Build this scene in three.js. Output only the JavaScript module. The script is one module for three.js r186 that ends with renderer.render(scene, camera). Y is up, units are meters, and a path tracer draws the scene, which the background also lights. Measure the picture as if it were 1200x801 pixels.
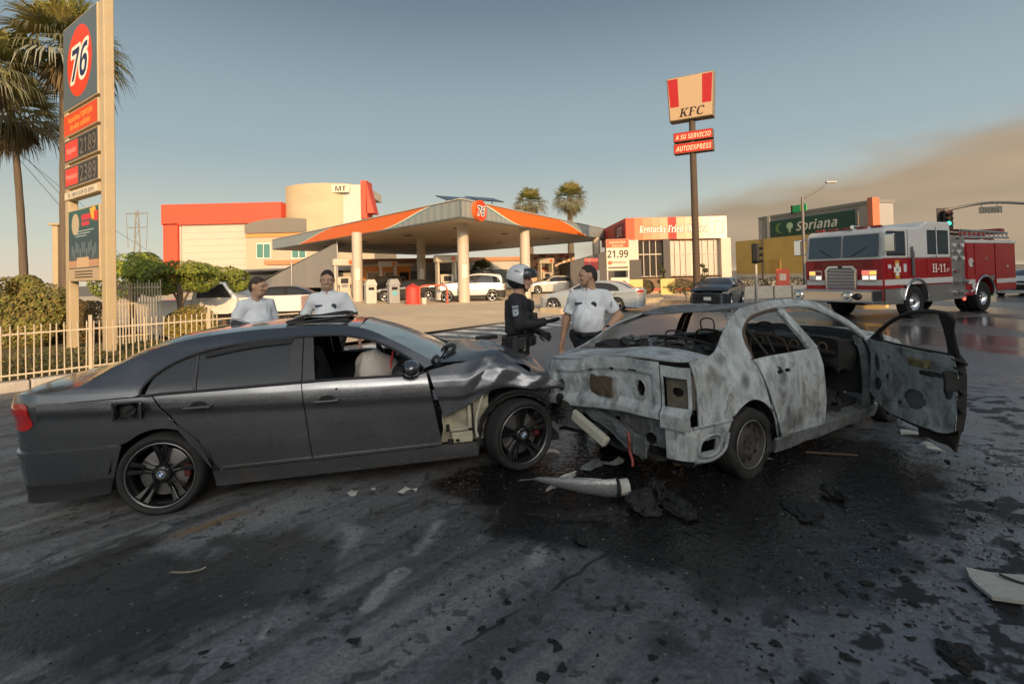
import * as THREE from 'three';
import { mergeGeometries, mergeVertices } from 'three/addons/utils/BufferGeometryUtils.js';
import { RoundedBoxGeometry } from 'three/addons/geometries/RoundedBoxGeometry.js';

// ---------------------------------------------------------------- camera, sky, sun, exposure
const scene = new THREE.Scene();
const EYE = 1.72, FOC = 600;
const camera = new THREE.PerspectiveCamera(2 * Math.atan(400.5 / FOC) * 180 / Math.PI, 1200 / 801, 0.1, 3000);
camera.position.set(0, EYE, 0);
camera.rotation.order = 'YXZ';
camera.rotation.set(0.0175, 0, -0.024);
camera.setViewOffset(1200, 801, 0, 89, 1200, 801);
camera.updateMatrixWorld(true);
const renderer = new THREE.WebGLRenderer({ antialias: true });
renderer.toneMapping = THREE.LinearToneMapping;
renderer.toneMappingExposure = 1.3;
renderer.shadowMap.enabled = true;

const SUN_AZ = 15 * Math.PI / 180, SUN_EL = 16.5 * Math.PI / 180;      // behind the photographer, a little to the right
const sunDir = new THREE.Vector3(Math.sin(SUN_AZ) * Math.cos(SUN_EL), Math.sin(SUN_EL), Math.cos(SUN_AZ) * Math.cos(SUN_EL));
const sun = new THREE.DirectionalLight(new THREE.Color(1, 0.62, 0.29), 3.5);
sun.target.position.set(0, 0, -25); sun.position.copy(sunDir).multiplyScalar(150).add(sun.target.position);
sun.castShadow = true; sun.shadow.mapSize.set(4096, 4096);
Object.assign(sun.shadow.camera, { left: -90, right: 90, top: 70, bottom: -60, near: 1, far: 400 });
scene.add(sun, sun.target);

// ---------------------------------------------------------------- noise
function rng(seed) { let a = seed | 0; return () => { a = (a + 0x6d2b79f5) | 0; let t = Math.imul(a ^ (a >>> 15), 1 | a); t = (t + Math.imul(t ^ (t >>> 7), 61 | t)) ^ t; return ((t ^ (t >>> 14)) >>> 0) / 4294967296; }; }
const PERM = new Float32Array(65536); { const r = rng(77); for (let i = 0; i < 65536; i++) PERM[i] = r(); }
const h2 = (x, y) => PERM[((x & 255) + ((y & 255) << 8)) & 65535];
function n2(x, y) { const ix = Math.floor(x), iy = Math.floor(y); let fx = x - ix, fy = y - iy; fx = fx * fx * (3 - 2 * fx); fy = fy * fy * (3 - 2 * fy); const a = h2(ix, iy), b = h2(ix + 1, iy), c = h2(ix, iy + 1), d = h2(ix + 1, iy + 1); return a + (b - a) * fx + (c - a) * fy + (a - b - c + d) * fx * fy; }
function fbm(x, y, o = 4) { let s = 0, a = 0.5, t = 0; for (let i = 0; i < o; i++) { s += a * n2(x, y); t += a; a *= 0.5; x = x * 2.03 + 17.3; y = y * 2.03 + 9.1; } return s / t; }
function n3(x, y, z) { const iz = Math.floor(z); let f = z - iz; f = f * f * (3 - 2 * f); const a = n2(x + iz * 31.7, y + iz * 17.3), b = n2(x + (iz + 1) * 31.7, y + (iz + 1) * 17.3); return a + (b - a) * f; }
const clamp = (x, a = 0, b = 1) => Math.min(b, Math.max(a, x)), mix = (a, b, t) => a + (b - a) * t, sstep = (a, b, x) => { const t = clamp((x - a) / (b - a)); return t * t * (3 - 2 * t); };
const mix3 = (a, b, t) => [mix(a[0], b[0], t), mix(a[1], b[1], t), mix(a[2], b[2], t)];

// ---------------------------------------------------------------- sky: dusk gradient, haze, a bank of smoke drifting from the right, glow round the low sun
{
  const W = 1024, H = 512, data = new Float32Array(W * H * 4);
  const zen = [0.10, 0.14, 0.185], mid = [0.265, 0.34, 0.375], low = [0.48, 0.5, 0.42], hor = [0.6, 0.5, 0.38], smoke = [0.275, 0.215, 0.15], smokeLit = [0.41, 0.305, 0.2];
  for (let j = 0; j < H; j++) for (let i = 0; i < W; i++) {
    const el = ((j + 0.5) / H - 0.5) * Math.PI, az = ((i + 0.5) / W - 0.5) * 2 * Math.PI;
    const d = [Math.cos(az) * Math.cos(el), Math.sin(el), Math.sin(az) * Math.cos(el)];
    const e = Math.max(0, el) * 180 / Math.PI;
    let c = e < 4 ? mix3(hor, low, e / 4) : e < 15 ? mix3(low, mid, sstep(2, 15, e)) : mix3(mid, zen, sstep(13, 34, e));
    // smoke: streaky bank, thickest low down, filling the sky from the right of the view round to behind
    const a = Math.atan2(d[0], -d[2]) * 180 / Math.PI;                  // 0 = straight ahead, + right
    const ar = a < -150 ? a + 360 : a;
    const top = 4.8 + 7.6 * sstep(8, 48, ar) * (1 - sstep(120, 200, ar));
    const wob = fbm(ar * 0.1 + e * 0.16, e * 0.4 - ar * 0.05, 6);
    let k = (1 - sstep(top * 0.72, top * 1.05 + 0.8, e + (wob - 0.5) * 5)) * sstep(2, 16, ar + (wob - 0.5) * 10) * (1 - sstep(150, 200, ar));
    k *= 0.97;
    const sm = mix3(smokeLit, smoke, clamp(fbm(ar * 0.045 - e * 0.05 + 7, e * 0.42 + ar * 0.02, 5) * 1.9 - 0.45));
    c = mix3(c, sm, k);
    const cs = d[0] * sunDir.x + d[1] * sunDir.y + d[2] * sunDir.z;      // forward scattering round the sun
    const g = Math.pow(Math.max(0, cs), 10) * 4.2 + Math.pow(Math.max(0, cs), 40) * 5;
    const o = (j * W + i) * 4;
    data[o] = c[0] + g; data[o + 1] = c[1] + g * 0.92; data[o + 2] = c[2] + g * 0.82; data[o + 3] = 1;
  }
  const t = new THREE.DataTexture(data, W, H, THREE.RGBAFormat, THREE.FloatType);
  t.mapping = THREE.EquirectangularReflectionMapping; t.magFilter = THREE.LinearFilter; t.needsUpdate = true;
  scene.background = t; scene.environment = t;
}

// ---------------------------------------------------------------- helpers
const V3 = (x = 0, y = 0, z = 0) => new THREE.Vector3(x, y, z);
const GY = (x) => { const t = 0.024 * (x + 1.3); return t < -0.07 ? -0.07 - 0.02 * (1 - Math.exp((t + 0.07) / 0.02)) : t > 0.015 ? 0.015 + 0.02 * (1 - Math.exp(-(t - 0.015) / 0.02)) : t; };   // the road falls gently to the left
const q0 = camera.quaternion.clone();
function at(u, v, Z) { const d = V3(u - 600, 311.5 - v, -FOC).applyQuaternion(q0); d.multiplyScalar(Z / -d.z); return d.add(V3(0, EYE, 0)); }   // a photographed point at a measured distance
const used = {};
function numbered(n) { if (used[n] === undefined) { used[n] = 0; return n; } return n + '_' + String(++used[n]).padStart(3, '0'); }
function mesh(name, geo, mat, parent) {
  if (Array.isArray(geo)) geo = join(geo);
  const m = new THREE.Mesh(geo, mat); m.castShadow = m.receiveShadow = true;
  m.name = parent ? name : numbered(name); (parent || scene).add(m); return m;
}
function thing(name, label, category, p = [0, 0, 0], turn = 0, group) {
  const o = new THREE.Group(); o.name = numbered(name); scene.add(o);
  o.position.set(...(p.isVector3 ? p.toArray() : p)); o.rotation.y = turn; o.userData = { label, category }; if (group) o.userData.group = group; return o;
}
function tag(o, label, category, group) { o.userData.label = label; o.userData.category = category; if (group) o.userData.group = group; return o; }
function struct(name, geo, mat) { const m = mesh(name, geo, mat); m.userData.kind = 'structure'; return m; }
function part(name, parent) { const g = new THREE.Group(); g.name = name; parent.add(g); return g; }
function norm(g) { if (g.index) g = g.toNonIndexed(); for (const k of Object.keys(g.attributes)) if (!['position', 'normal', 'uv', 'color'].includes(k)) g.deleteAttribute(k); if (!g.attributes.normal) g.computeVertexNormals(); if (!g.attributes.uv) g.setAttribute('uv', new THREE.BufferAttribute(new Float32Array(g.attributes.position.count * 2), 2)); return g; }
function join(list) { if (list.length === 1) return list[0]; const c = list.some((g) => g.attributes.color); return mergeGeometries(list.map((g) => { g = norm(g); if (c && !g.attributes.color) g.setAttribute('color', new THREE.BufferAttribute(new Float32Array(g.attributes.position.count * 3).fill(1), 3)); return g; })); }
function moved(g, x, y, z, rx = 0, ry = 0, rz = 0) { if (rx) g.rotateX(rx); if (rz) g.rotateZ(rz); if (ry) g.rotateY(ry); g.translate(x, y, z); return g; }
// box with its uv in metres; r rounds the edges
function bx(w, h, d, x = 0, y = 0, z = 0, r = 0, ry = 0) {
  const g = r ? new RoundedBoxGeometry(w, h, d, 2, Math.min(r, w * 0.49, h * 0.49, d * 0.49)) : new THREE.BoxGeometry(w, h, d);
  const p = g.attributes.position, n = g.attributes.normal, uv = g.attributes.uv;
  for (let i = 0; i < p.count; i++) { const ax = Math.abs(n.getX(i)), ay = Math.abs(n.getY(i)), az = Math.abs(n.getZ(i)); if (ay > ax && ay > az) uv.setXY(i, p.getX(i) + x, p.getZ(i) + z); else if (ax > az) uv.setXY(i, p.getZ(i) + z, p.getY(i) + y); else uv.setXY(i, p.getX(i) + x, p.getY(i) + y); }
  return moved(g, x, y, z, 0, ry);
}
function rod(a, b, r0, r1 = r0, seg = 10) { a = a.isVector3 ? a : V3(...a); b = b.isVector3 ? b : V3(...b); const d = b.clone().sub(a), L = d.length(), g = new THREE.CylinderGeometry(r1, r0, L, seg, 1); g.translate(0, L / 2, 0); g.applyQuaternion(new THREE.Quaternion().setFromUnitVectors(V3(0, 1, 0), d.normalize())); g.translate(a.x, a.y, a.z); return g; }
function bar(a, b, w, h) { a = V3(...a); b = V3(...b); const d = b.clone().sub(a), L = d.length(), g = new THREE.BoxGeometry(w, h, L); g.applyMatrix4(new THREE.Matrix4().lookAt(b, a, Math.abs(d.y) > 0.95 * L ? V3(1, 0, 0) : V3(0, 1, 0))); const c = a.add(b).multiplyScalar(0.5); g.translate(c.x, c.y, c.z); return g; }
function tube(pts, r, seg = 24, rs = 6, closed = false) { return new THREE.TubeGeometry(new THREE.CatmullRomCurve3(pts.map((p) => (p.isVector3 ? p : V3(...p))), closed), seg, r, rs, closed); }
function lathe(pts, seg = 32) { return new THREE.LatheGeometry(pts.map((p) => new THREE.Vector2(p[0], p[1])), seg); }
function prism(pts, depth, bevel = 0, holes = []) { const s = new THREE.Shape(pts.map((p) => new THREE.Vector2(p[0], p[1]))); for (const h of holes) s.holes.push(new THREE.Path(h.map((p) => new THREE.Vector2(p[0], p[1])))); const g = new THREE.ExtrudeGeometry(s, { depth: depth - 2 * bevel, bevelEnabled: bevel > 0, bevelSize: bevel, bevelThickness: bevel, bevelOffset: -bevel, bevelSegments: 2, curveSegments: 12 }); g.translate(0, 0, bevel - depth / 2); return g; }
function quadUV(g, sx = 1, sy = 1) { const uv = g.attributes.uv; for (let i = 0; i < uv.count; i++) uv.setXY(i, uv.getX(i) * sx, uv.getY(i) * sy); return g; }
function dent(g, amp, f, seed = 0) { const p = g.attributes.position; for (let i = 0; i < p.count; i++) { const x = p.getX(i), y = p.getY(i), z = p.getZ(i); p.setXYZ(i, x + (n3(x * f + seed, y * f, z * f) - 0.5) * amp, y + (n3(x * f, y * f + seed + 9, z * f) - 0.5) * amp, z + (n3(x * f, y * f, z * f + seed + 4) - 0.5) * amp); } g.computeVertexNormals(); return g; }
const M = {};
function std(c, rough = 0.7, metal = 0, o = {}) { const phys = ['clearcoat', 'transmission', 'sheen', 'anisotropy', 'ior', 'thickness'].some((k) => k in o); const m = new (phys ? THREE.MeshPhysicalMaterial : THREE.MeshStandardMaterial)({ roughness: rough, metalness: metal, side: THREE.DoubleSide, ...o }); m.color.setRGB(...c); return m; }
function dataTex(w, h, fn, o = {}) {          // fn(u, v) -> [r, g, b] linear for colour maps, raw otherwise
  const d = new Uint8Array(w * h * 4), enc = (x) => (o.color ? 255 * (x <= 0.0031308 ? 12.92 * x : 1.055 * Math.pow(x, 1 / 2.4) - 0.055) : 255 * x);
  for (let j = 0; j < h; j++) for (let i = 0; i < w; i++) { const c = fn((i + 0.5) / w, (j + 0.5) / h), k = (j * w + i) * 4; d[k] = clamp(enc(Math.max(0, c[0])), 0, 255); d[k + 1] = clamp(enc(Math.max(0, c[1])), 0, 255); d[k + 2] = clamp(enc(Math.max(0, c[2])), 0, 255); d[k + 3] = 255; }
  const t = new THREE.DataTexture(d, w, h); t.magFilter = THREE.LinearFilter; t.minFilter = THREE.LinearMipmapLinearFilter; t.generateMipmaps = true; t.wrapS = t.wrapT = o.clampEdge ? THREE.ClampToEdgeWrapping : THREE.RepeatWrapping;
  if (o.color) t.colorSpace = THREE.SRGBColorSpace; if (o.rep) t.repeat.set(...o.rep); t.needsUpdate = true; return t;
}
// tiling noise: fbm over a torus-like blend
function tileN(u, v, f, o = 4, s = 0) { const a = fbm(u * f + s, v * f + s, o), b = fbm((u - 1) * f + s, v * f + s, o), c = fbm(u * f + s, (v - 1) * f + s, o), d = fbm((u - 1) * f + s, (v - 1) * f + s, o); return mix(mix(a, b, u), mix(c, d, u), v); }
function canvasTex(w, h, draw) { const c = document.createElement('canvas'); c.width = w; c.height = h; const g = c.getContext('2d'); draw(g, w, h); const t = new THREE.CanvasTexture(c); t.colorSpace = THREE.SRGBColorSpace; t.magFilter = THREE.LinearFilter; return t; }
function printed(w, h, draw, rough = 0.6, o = {}) { return new THREE.MeshStandardMaterial({ map: canvasTex(w, h, draw), roughness: rough, side: THREE.DoubleSide, ...o }); }
const grain = dataTex(256, 256, (u, v) => { const n = tileN(u, v, 48, 3); return [n, n, n]; });
const cloudy = dataTex(512, 512, (u, v) => { const n = clamp(0.5 + (tileN(u, v, 7, 6, 3) - 0.5) * 1.6); return [n, n, n]; });
function rep(t, x, y = x) { const c = t.clone(); c.repeat.set(x, y); c.needsUpdate = true; return c; }
// a wall colour with blotches and fine grain; size in metres per tile; the blotch maps are shared
const blotch = [0.08, 0.13, 0.22, 0.5].map((amt, i) => [amt, dataTex(256, 256, (u, v) => { const n = tileN(u, v, 5, 5, i * 7 + 1) - 0.5, f = tileN(u, v, 60, 2, i * 5 + 5) - 0.5, k = 0.62 * (1 + n * amt * 2.4 + f * amt * 0.8); return [k, k, k * (1 - n * amt * 0.5)]; }, { color: true })]);
function plaster(c, amt = 0.12, size = 3, rough = 0.85, o = {}) {
  const best = blotch.reduce((a, b) => (Math.abs(b[0] - amt) < Math.abs(a[0] - amt) ? b : a)), t = rep(best[1], 1 / size); t.offset.set((c[0] * 7.3) % 1, (c[1] * 5.1 + c[2] * 3.3) % 1);
  return std(c.map((x) => x / 0.62), rough, 0, { map: t, bumpMap: rep(grain, 1.5), bumpScale: 0.004, ...o });
}
// ---------------------------------------------------------------- ground
// the street's left kerb runs along D; s = metres along it, q = metres to its right (the road side)
const DX = 0.656, DZ = 0.755, KX = -8.8, KZ = 8.75;
const SQ = (X, Z) => [(X - KX) * DX + (Z - KZ) * DZ, (X - KX) * DZ - (Z - KZ) * DX];
const XZ = (s, q) => [KX + s * DX + q * DZ, KZ + s * DZ - q * DX];
const onStreet = (s, q, y = 0) => { const [X, Z] = XZ(s, q); return V3(X, y, -Z); };
const segD = (X, Z, ax, az, bx_, bz) => { const vx = bx_ - ax, vz = bz - az, t = clamp(((X - ax) * vx + (Z - az) * vz) / (vx * vx + vz * vz)); return Math.hypot(X - ax - vx * t, Z - az - vz * t); };
function roadAt(X, Z) {
  const [s, q] = SQ(X, Z), far = sstep(6.5, 13, Z), near = 1 - far;
  const big = fbm(X * 0.45 + 3, Z * 0.45, 3), med = fbm(X * 2.1, Z * 2.1 + 40, 4), fine = n2(X * 95, Z * 95), fine2 = n2(X * 41 + 9, Z * 41), streak = fbm(s * 0.35 + 5, q * 4.2, 4);
  let k = 0.125 * (0.6 + 0.75 * big) * (0.72 + 0.56 * med) * (0.55 + 0.55 * fine + 0.36 * fine2);
  let c = [k * 0.96, k, k * 1.04], rough = 0.42 + 0.25 * med, h = 0.5 + 0.3 * (fine - 0.5) + 0.26 * (fine2 - 0.5);
  if (far > 0) c = mix3(c, [0.2, 0.195, 0.185].map((x) => x * (0.75 + 0.5 * med)), far * (0.5 + 0.5 * sstep(0.42, 0.62, streak)) * 0.75);
  const edge = near > 0 ? fbm(X * 3.1 + 8, Z * 3.1, 5) - 0.5 : 0, e2 = X > -1.5 && Z < 9 ? fbm(X * 1.4 + 30, Z * 1.4 + 7, 5) - 0.5 : 0;
  if (near > 0 && X < 1.4) {                     // run-off streaks dried along the street, light and dark
    const streak2 = fbm(s * 0.9 + 50, q * 11, 3), side = (1 - sstep(-0.4, 1.4, X)) * near, sk = sstep(0.5, 0.6, streak) * sstep(0.4, 0.58, streak2) * side, dk = sstep(0.5, 0.38, streak) * sstep(0.35, 0.55, streak2) * side;
    c = mix3(c, [0.22, 0.225, 0.22].map((x) => x * (0.7 + 0.5 * fine)), sk * 0.55); rough = mix(rough, 0.88, sk * 0.6); c = mix3(c, [0.022, 0.022, 0.022], dk * 0.5);
    if (X < -1.2 && X > -3.6 && Z < 4.4) { const rust = sstep(0.56, 0.72, fbm(s * 0.6 + 11, q * 5 + 3, 4)) * (1 - sstep(0.25, 0.8, Math.hypot((X + 2.4) / 1.0, (Z - 3.75) / 0.4))); c = mix3(c, [0.2, 0.12, 0.05], rust * 0.7); }
    if (Z < 5.5) for (const [ax, az, bx_, bz, r] of TONGUES) { const d = segD(X, Z, ax, az, bx_, bz) + edge * 0.5 * (0.35 + r * 3) + (med - 0.5) * 0.1, m = 1 - sstep(r * 0.4, r * 1.2, d); if (m > 0) { c = mix3(c, [0.25, 0.255, 0.25].map((x) => x * (0.5 + 0.6 * med + 0.4 * fine)), m * 0.8); rough = mix(rough, 0.9, m); } }
    if (Z < 4.5) { const oil = 1 - sstep(0.7, 1.2, Math.hypot((X + 2.15) / 1.1, (Z - 3.0) / 0.62) + edge * 1.7); if (oil > 0) { c = mix3(c, [0.016, 0.0155, 0.015], oil * 0.8); rough = mix(rough, 0.4, oil * 0.6); } }
  }
  let soot = 0;
  if (Z < 8 && X > -1.5 && X < 5) { soot = 1 - sstep(0.78, 1.12, Math.hypot((X - 1.75) / 2.15, (Z - 4.2) / 1.65) + e2 * 1.3); if (soot > 0) { const sk = 0.25 + 0.95 * med, f22 = fbm(X * 22, Z * 22, 3); c = mix3(c, [0.0095, 0.0093, 0.0095].map((x) => x * sk), soot * 0.95); rough = mix(rough, 0.1 + 0.32 * f22, soot); h += soot * (f22 - 0.5) * 0.45; } }
  if (X > 0.2 && Z < 8.5) {                      // ash film with wet sky sheen painted into its grey-blue, broken by black char
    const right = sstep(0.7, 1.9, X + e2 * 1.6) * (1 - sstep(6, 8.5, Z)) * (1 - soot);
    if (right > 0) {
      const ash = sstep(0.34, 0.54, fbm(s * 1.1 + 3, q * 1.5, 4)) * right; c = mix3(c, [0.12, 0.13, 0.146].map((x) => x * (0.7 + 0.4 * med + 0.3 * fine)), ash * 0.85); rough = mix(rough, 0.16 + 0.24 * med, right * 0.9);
      const cl = fbm(X * 1.1 + 70, Z * 1.3, 3), ch = fbm(X * 7 - Z * 3.4 + 3, Z * 9.5 + X * 2 + 60, 5) + (n2(X * 63, Z * 63) - 0.5) * 0.09 + (fine2 - 0.5) * 0.05, char = (sstep(0.535, 0.59, ch) * sstep(0.38, 0.52, cl) + sstep(0.62, 0.65, ch) * 0.8) * right; c = mix3(c, [0.006, 0.006, 0.007], clamp(char) * 0.95); rough = mix(rough, 0.6, clamp(char)); h += clamp(char) * 0.6;
    }
  }
  if (Z < 9) {
    if (h2(Math.floor(X * 70), Math.floor(Z * 70)) > 0.9962) c = mix3(c, [0.24, 0.24, 0.23], 0.6);
    const dk2 = fbm(X * 13 + 5, Z * 13 + 31, 4) + (fine2 - 0.5) * 0.12; if (dk2 > 0.67) c = mix3(c, [0.012, 0.012, 0.012], sstep(0.67, 0.72, dk2) * 0.6 * near);
    if (X > -2.2 && X < 1.3 && Z < 4) { const jd = Math.abs((X + 0.38) * 0.672 - (Z - 2.29) * 0.741 + (fbm(X * 9, Z * 9, 3) - 0.5) * 0.05), jm = (1 - sstep(0.004, 0.011, jd)) * sstep(-2.2, -1.2, X) * (1 - sstep(0.7, 1.3, X)) * sstep(0.35, 0.5, n2(X * 3.1, Z * 3.1)); c = mix3(c, [0.012, 0.012, 0.012], jm * 0.85); h -= jm * 0.8; }
  }
  if (X > 2.2 && Z > 6.3) {                      // fire water standing on the street below the engine
    const wet = sstep(2.2, 7, X) * sstep(6.3, 8, Z) * (1 - sstep(26, 34, Z)), pud = sstep(0.46, 0.56, fbm(X * 0.42 + 11, Z * 0.28 + 3, 5));
    c = mix3(c, [c[0] * 0.4, c[1] * 0.4, c[2] * 0.42], wet * (0.45 + 0.55 * pud)); rough = mix(rough, mix(0.36, 0.17, pud), wet); h = mix(h, 0.5, wet * pud);
  }
  return [c[0], c[1], c[2], clamp(rough, 0.06, 0.95), clamp(h)];
}
const TONGUES = [[-1.95, 3.55, -2.0, 2.95, 0.075], [-1.1, 3.5, -1.35, 3.0, 0.17], [-1.3, 3.05, -1.25, 2.5, 0.05], [-0.55, 3.6, -0.62, 3.2, 0.11], [-0.1, 3.75, -0.2, 3.45, 0.07], [-3.4, 4.2, -4.4, 3.1, 0.1], [-3.9, 4.6, -5.4, 3.2, 0.12], [-2.9, 3.45, -3.3, 2.75, 0.07], [0.15, 3.3, 0.1, 3.05, 0.06], [-2.5, 3.7, -2.9, 3.2, 0.06], [-0.7, 3.0, -0.8, 2.7, 0.05]];
function roadMat(X0, X1, Z0, Z1, w, hh, bump) {
  const A = new Uint8Array(w * hh * 4), B = new Uint8Array(w * hh * 4), C = new Uint8Array(w * hh * 4), enc = (x) => 255 * (x <= 0.0031308 ? 12.92 * x : 1.055 * Math.pow(x, 1 / 2.4) - 0.055);
  for (let j = 0; j < hh; j++) for (let i = 0; i < w; i++) { const r = roadAt(mix(X0, X1, (i + 0.5) / w), mix(Z0, Z1, (j + 0.5) / hh)), k = (j * w + i) * 4; A[k] = enc(r[0]); A[k + 1] = enc(r[1]); A[k + 2] = enc(r[2]); B[k] = B[k + 1] = B[k + 2] = r[3] * 255; C[k] = C[k + 1] = C[k + 2] = r[4] * 255; A[k + 3] = B[k + 3] = C[k + 3] = 255; }
  const mk = (d, col) => { const t = new THREE.DataTexture(d, w, hh); t.magFilter = THREE.LinearFilter; t.wrapS = t.wrapT = THREE.ClampToEdgeWrapping; if (col) t.colorSpace = THREE.SRGBColorSpace; t.needsUpdate = true; return t; };
  return new THREE.MeshStandardMaterial({ map: mk(A, true), roughnessMap: mk(B), roughness: 1, bumpMap: mk(C), bumpScale: bump, side: THREE.DoubleSide });
}
function sheet(X0, X1, Z0, Z1, nx, nz, yOf, inside) {        // a grid over the ground; uv 0..1 over its extent
  const pos = [], uv = [], idx = [];
  for (let j = 0; j <= nz; j++) for (let i = 0; i <= nx; i++) { const X = mix(X0, X1, i / nx), Z = mix(Z0, Z1, j / nz); pos.push(X, yOf(X, Z), -Z); uv.push(i / nx, j / nz); }
  for (let j = 0; j < nz; j++) for (let i = 0; i < nx; i++) { const a = j * (nx + 1) + i, b = a + 1, c = a + nx + 1, d = c + 1; if (inside && !inside(mix(X0, X1, (i + 0.5) / nx), mix(Z0, Z1, (j + 0.5) / nz))) continue; idx.push(a, b, c, b, d, c); }
  const g = new THREE.BufferGeometry(); g.setAttribute('position', new THREE.Float32BufferAttribute(pos, 3)); g.setAttribute('uv', new THREE.Float32BufferAttribute(uv, 2)); g.setIndex(idx); g.computeVertexNormals(); return g;
}
const DRAFT = false;
const tq = DRAFT ? 4 : 1;
struct('ground', (() => { const g = sheet(-700, 700, -300, 1100, 4, 4, () => -0.13); return quadUV(g, 1400, 1400); })(), plaster([0.19, 0.165, 0.13], 0.2, 9, 0.9));
struct('road', (() => {                          // the whole street, cut along its kerb
  const g = sheet(0, 1, 0, 1, 60, 60, () => 0), p = g.attributes.position, uv = g.attributes.uv;
  for (let i = 0; i < p.count; i++) { const s = mix(-45, 75, uv.getX(i)), q = mix(0.0, 46, uv.getY(i)), [X, Z] = XZ(s, q); p.setXYZ(i, X, GY(X) - 0.004 - (Z > 40 ? 0.0 : 0), -Z); uv.setXY(i, (X + 16) / 42, (Z - 1) / 42); }
  g.computeVertexNormals(); return g;
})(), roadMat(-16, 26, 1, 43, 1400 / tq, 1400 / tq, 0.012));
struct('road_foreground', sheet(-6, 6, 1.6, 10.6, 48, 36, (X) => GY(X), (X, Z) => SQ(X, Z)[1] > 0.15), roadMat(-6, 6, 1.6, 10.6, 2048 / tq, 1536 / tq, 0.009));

// forecourt and side lots, left of the kerb
const lotY = (q) => 0.025 + 0.21 * sstep(-0.2, -4.5, q);
const concreteTan = plaster([0.6, 0.5, 0.36], 0.22, 6, 0.8);
struct('forecourt_pavement', (() => {
  const g = sheet(0, 1, 0, 1, 80, 60, () => 0), p = g.attributes.position, uv = g.attributes.uv;
  for (let i = 0; i < p.count; i++) { const s = mix(3.6, 75, uv.getX(i)), q = mix(0.0, -75, uv.getY(i) ** 1.6), [X, Z] = XZ(s, q); p.setXYZ(i, X, lotY(q), -Z); uv.setXY(i, X, Z); }
  g.computeVertexNormals(); return g;
})(), concreteTan);
struct('planting_bed', (() => {
  const g = sheet(0, 1, 0, 1, 40, 30, () => 0), p = g.attributes.position, uv = g.attributes.uv;
  for (let i = 0; i < p.count; i++) { const s = mix(-16, 3.6, uv.getX(i)), q = mix(-0.2, -14, uv.getY(i)), [X, Z] = XZ(s, q); p.setXYZ(i, X, (uv.getY(i) < 0.01 ? 0.06 : 0.12) + fbm(X * 1.2, Z * 1.2, 3) * 0.06, -Z); uv.setXY(i, X, Z); }
  g.computeVertexNormals(); return g;
})(), plaster([0.11, 0.095, 0.035], 0.5, 2, 0.95));
// kerb: separate stones along the bed, then a flush edge at the forecourt
{
  const kerbMat = plaster([0.42, 0.4, 0.36], 0.2, 1.5, 0.85), k = thing('kerb', 'pale concrete kerb below the white picket fence', 'kerb', [0, 0, 0]);
  for (let s = -14; s < 3.4; s += 1.2) { const a = onStreet(s + 0.6, -0.12), g = bx(1.185, 0.34, 0.3, 0, 0, 0, 0.03, Math.atan2(DZ, DX)); g.translate(a.x, GY(a.x) + 0.0, a.z); mesh('kerb_stone', g, kerbMat, k); }
}
// zebra crossing over the forecourt entrance
{
  const paint = std([1, 1, 1], 0.75, 0, { map: dataTex(128, 256, (u, v) => { const n = tileN(u, v, 14, 4, 3), w = sstep(0.34, 0.5, n + 0.1 * Math.sin(v * 9)); const k = mix(0.16, 0.74, w); return [k, k * 0.97, k * 0.9]; }, { color: true }) });
  const z = thing('zebra_crossing', 'worn white zebra crossing stripes across the petrol station entrance', 'road marking');
  for (let i = 0; i < 12; i++) {
    const c = onStreet(6.0 + i * 0.86, 1.55), g = new THREE.PlaneGeometry(0.46, 2.3, 1, 6); g.rotateX(-Math.PI / 2); g.rotateY(Math.atan2(DZ, DX)); g.translate(c.x, 0, c.z);
    const p = g.attributes.position; for (let k = 0; k < p.count; k++) p.setY(k, GY(p.getX(k)) + 0.004); g.computeVertexNormals(); mesh('stripe', g, paint, z);
  }
}
// ---------------------------------------------------------------- the shop row across the street, behind the photographer, whose shadow lies over the road
{
  const wall = plaster([0.42, 0.36, 0.29], 0.15, 4), trim = std([0.3, 0.28, 0.25], 0.8), glass = std([0.02, 0.025, 0.03], 0.1), door = std([0.08, 0.06, 0.05], 0.6);
  let n = 0;
  for (const [s0, s1, h, lab] of [[-70, -30, 11.9, 'cream three storey shop building with dark shopfronts, lowest of the row'], [-30, 2, 12.2, 'cream three storey shop building in the middle of the row opposite'], [2, 38, 12.45, 'cream three storey shop building of wide front opposite the fire engine'], [38, 78, 12.9, 'tall cream shop building at the far end of the row opposite']]) {
    const base = onStreet(0, 0).add(V3(sunDir.x, 0, sunDir.z).normalize().multiplyScalar(12.6 / Math.tan(SUN_EL))), L = s1 - s0, mid = (s0 + s1) / 2 - 6;
    const t = thing('shop_building', lab, 'building', [base.x + mid * DX, 0, base.z - mid * DZ], Math.atan2(DZ, DX), 'shop row opposite');
    mesh('wall', bx(L, h, 14, 0, h / 2 - 0.1, 7), wall, t); mesh('parapet', bx(L - 0.02, 0.35, 0.5, 0, h - 0.5, -0.2), trim, t);
    for (let x = -L / 2 + 3; x < L / 2 - 1.5; x += 4) {
      const d = mesh('shopfront', bx(3, 2.6, 0.16, x, 1.35, -0.05), door, t); mesh('pane', bx(2.7, 2.1, 0.06, x, 1.45, -0.15), glass, d);
      for (const y of [5.2, 8.8]) { const w = mesh('window', bx(1.7, 1.7, 0.14, x, y, -0.05), trim, t); mesh('pane', bx(1.5, 1.5, 0.06, x, y, -0.12), glass, w); }
    }
    n++;
  }
}
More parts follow.
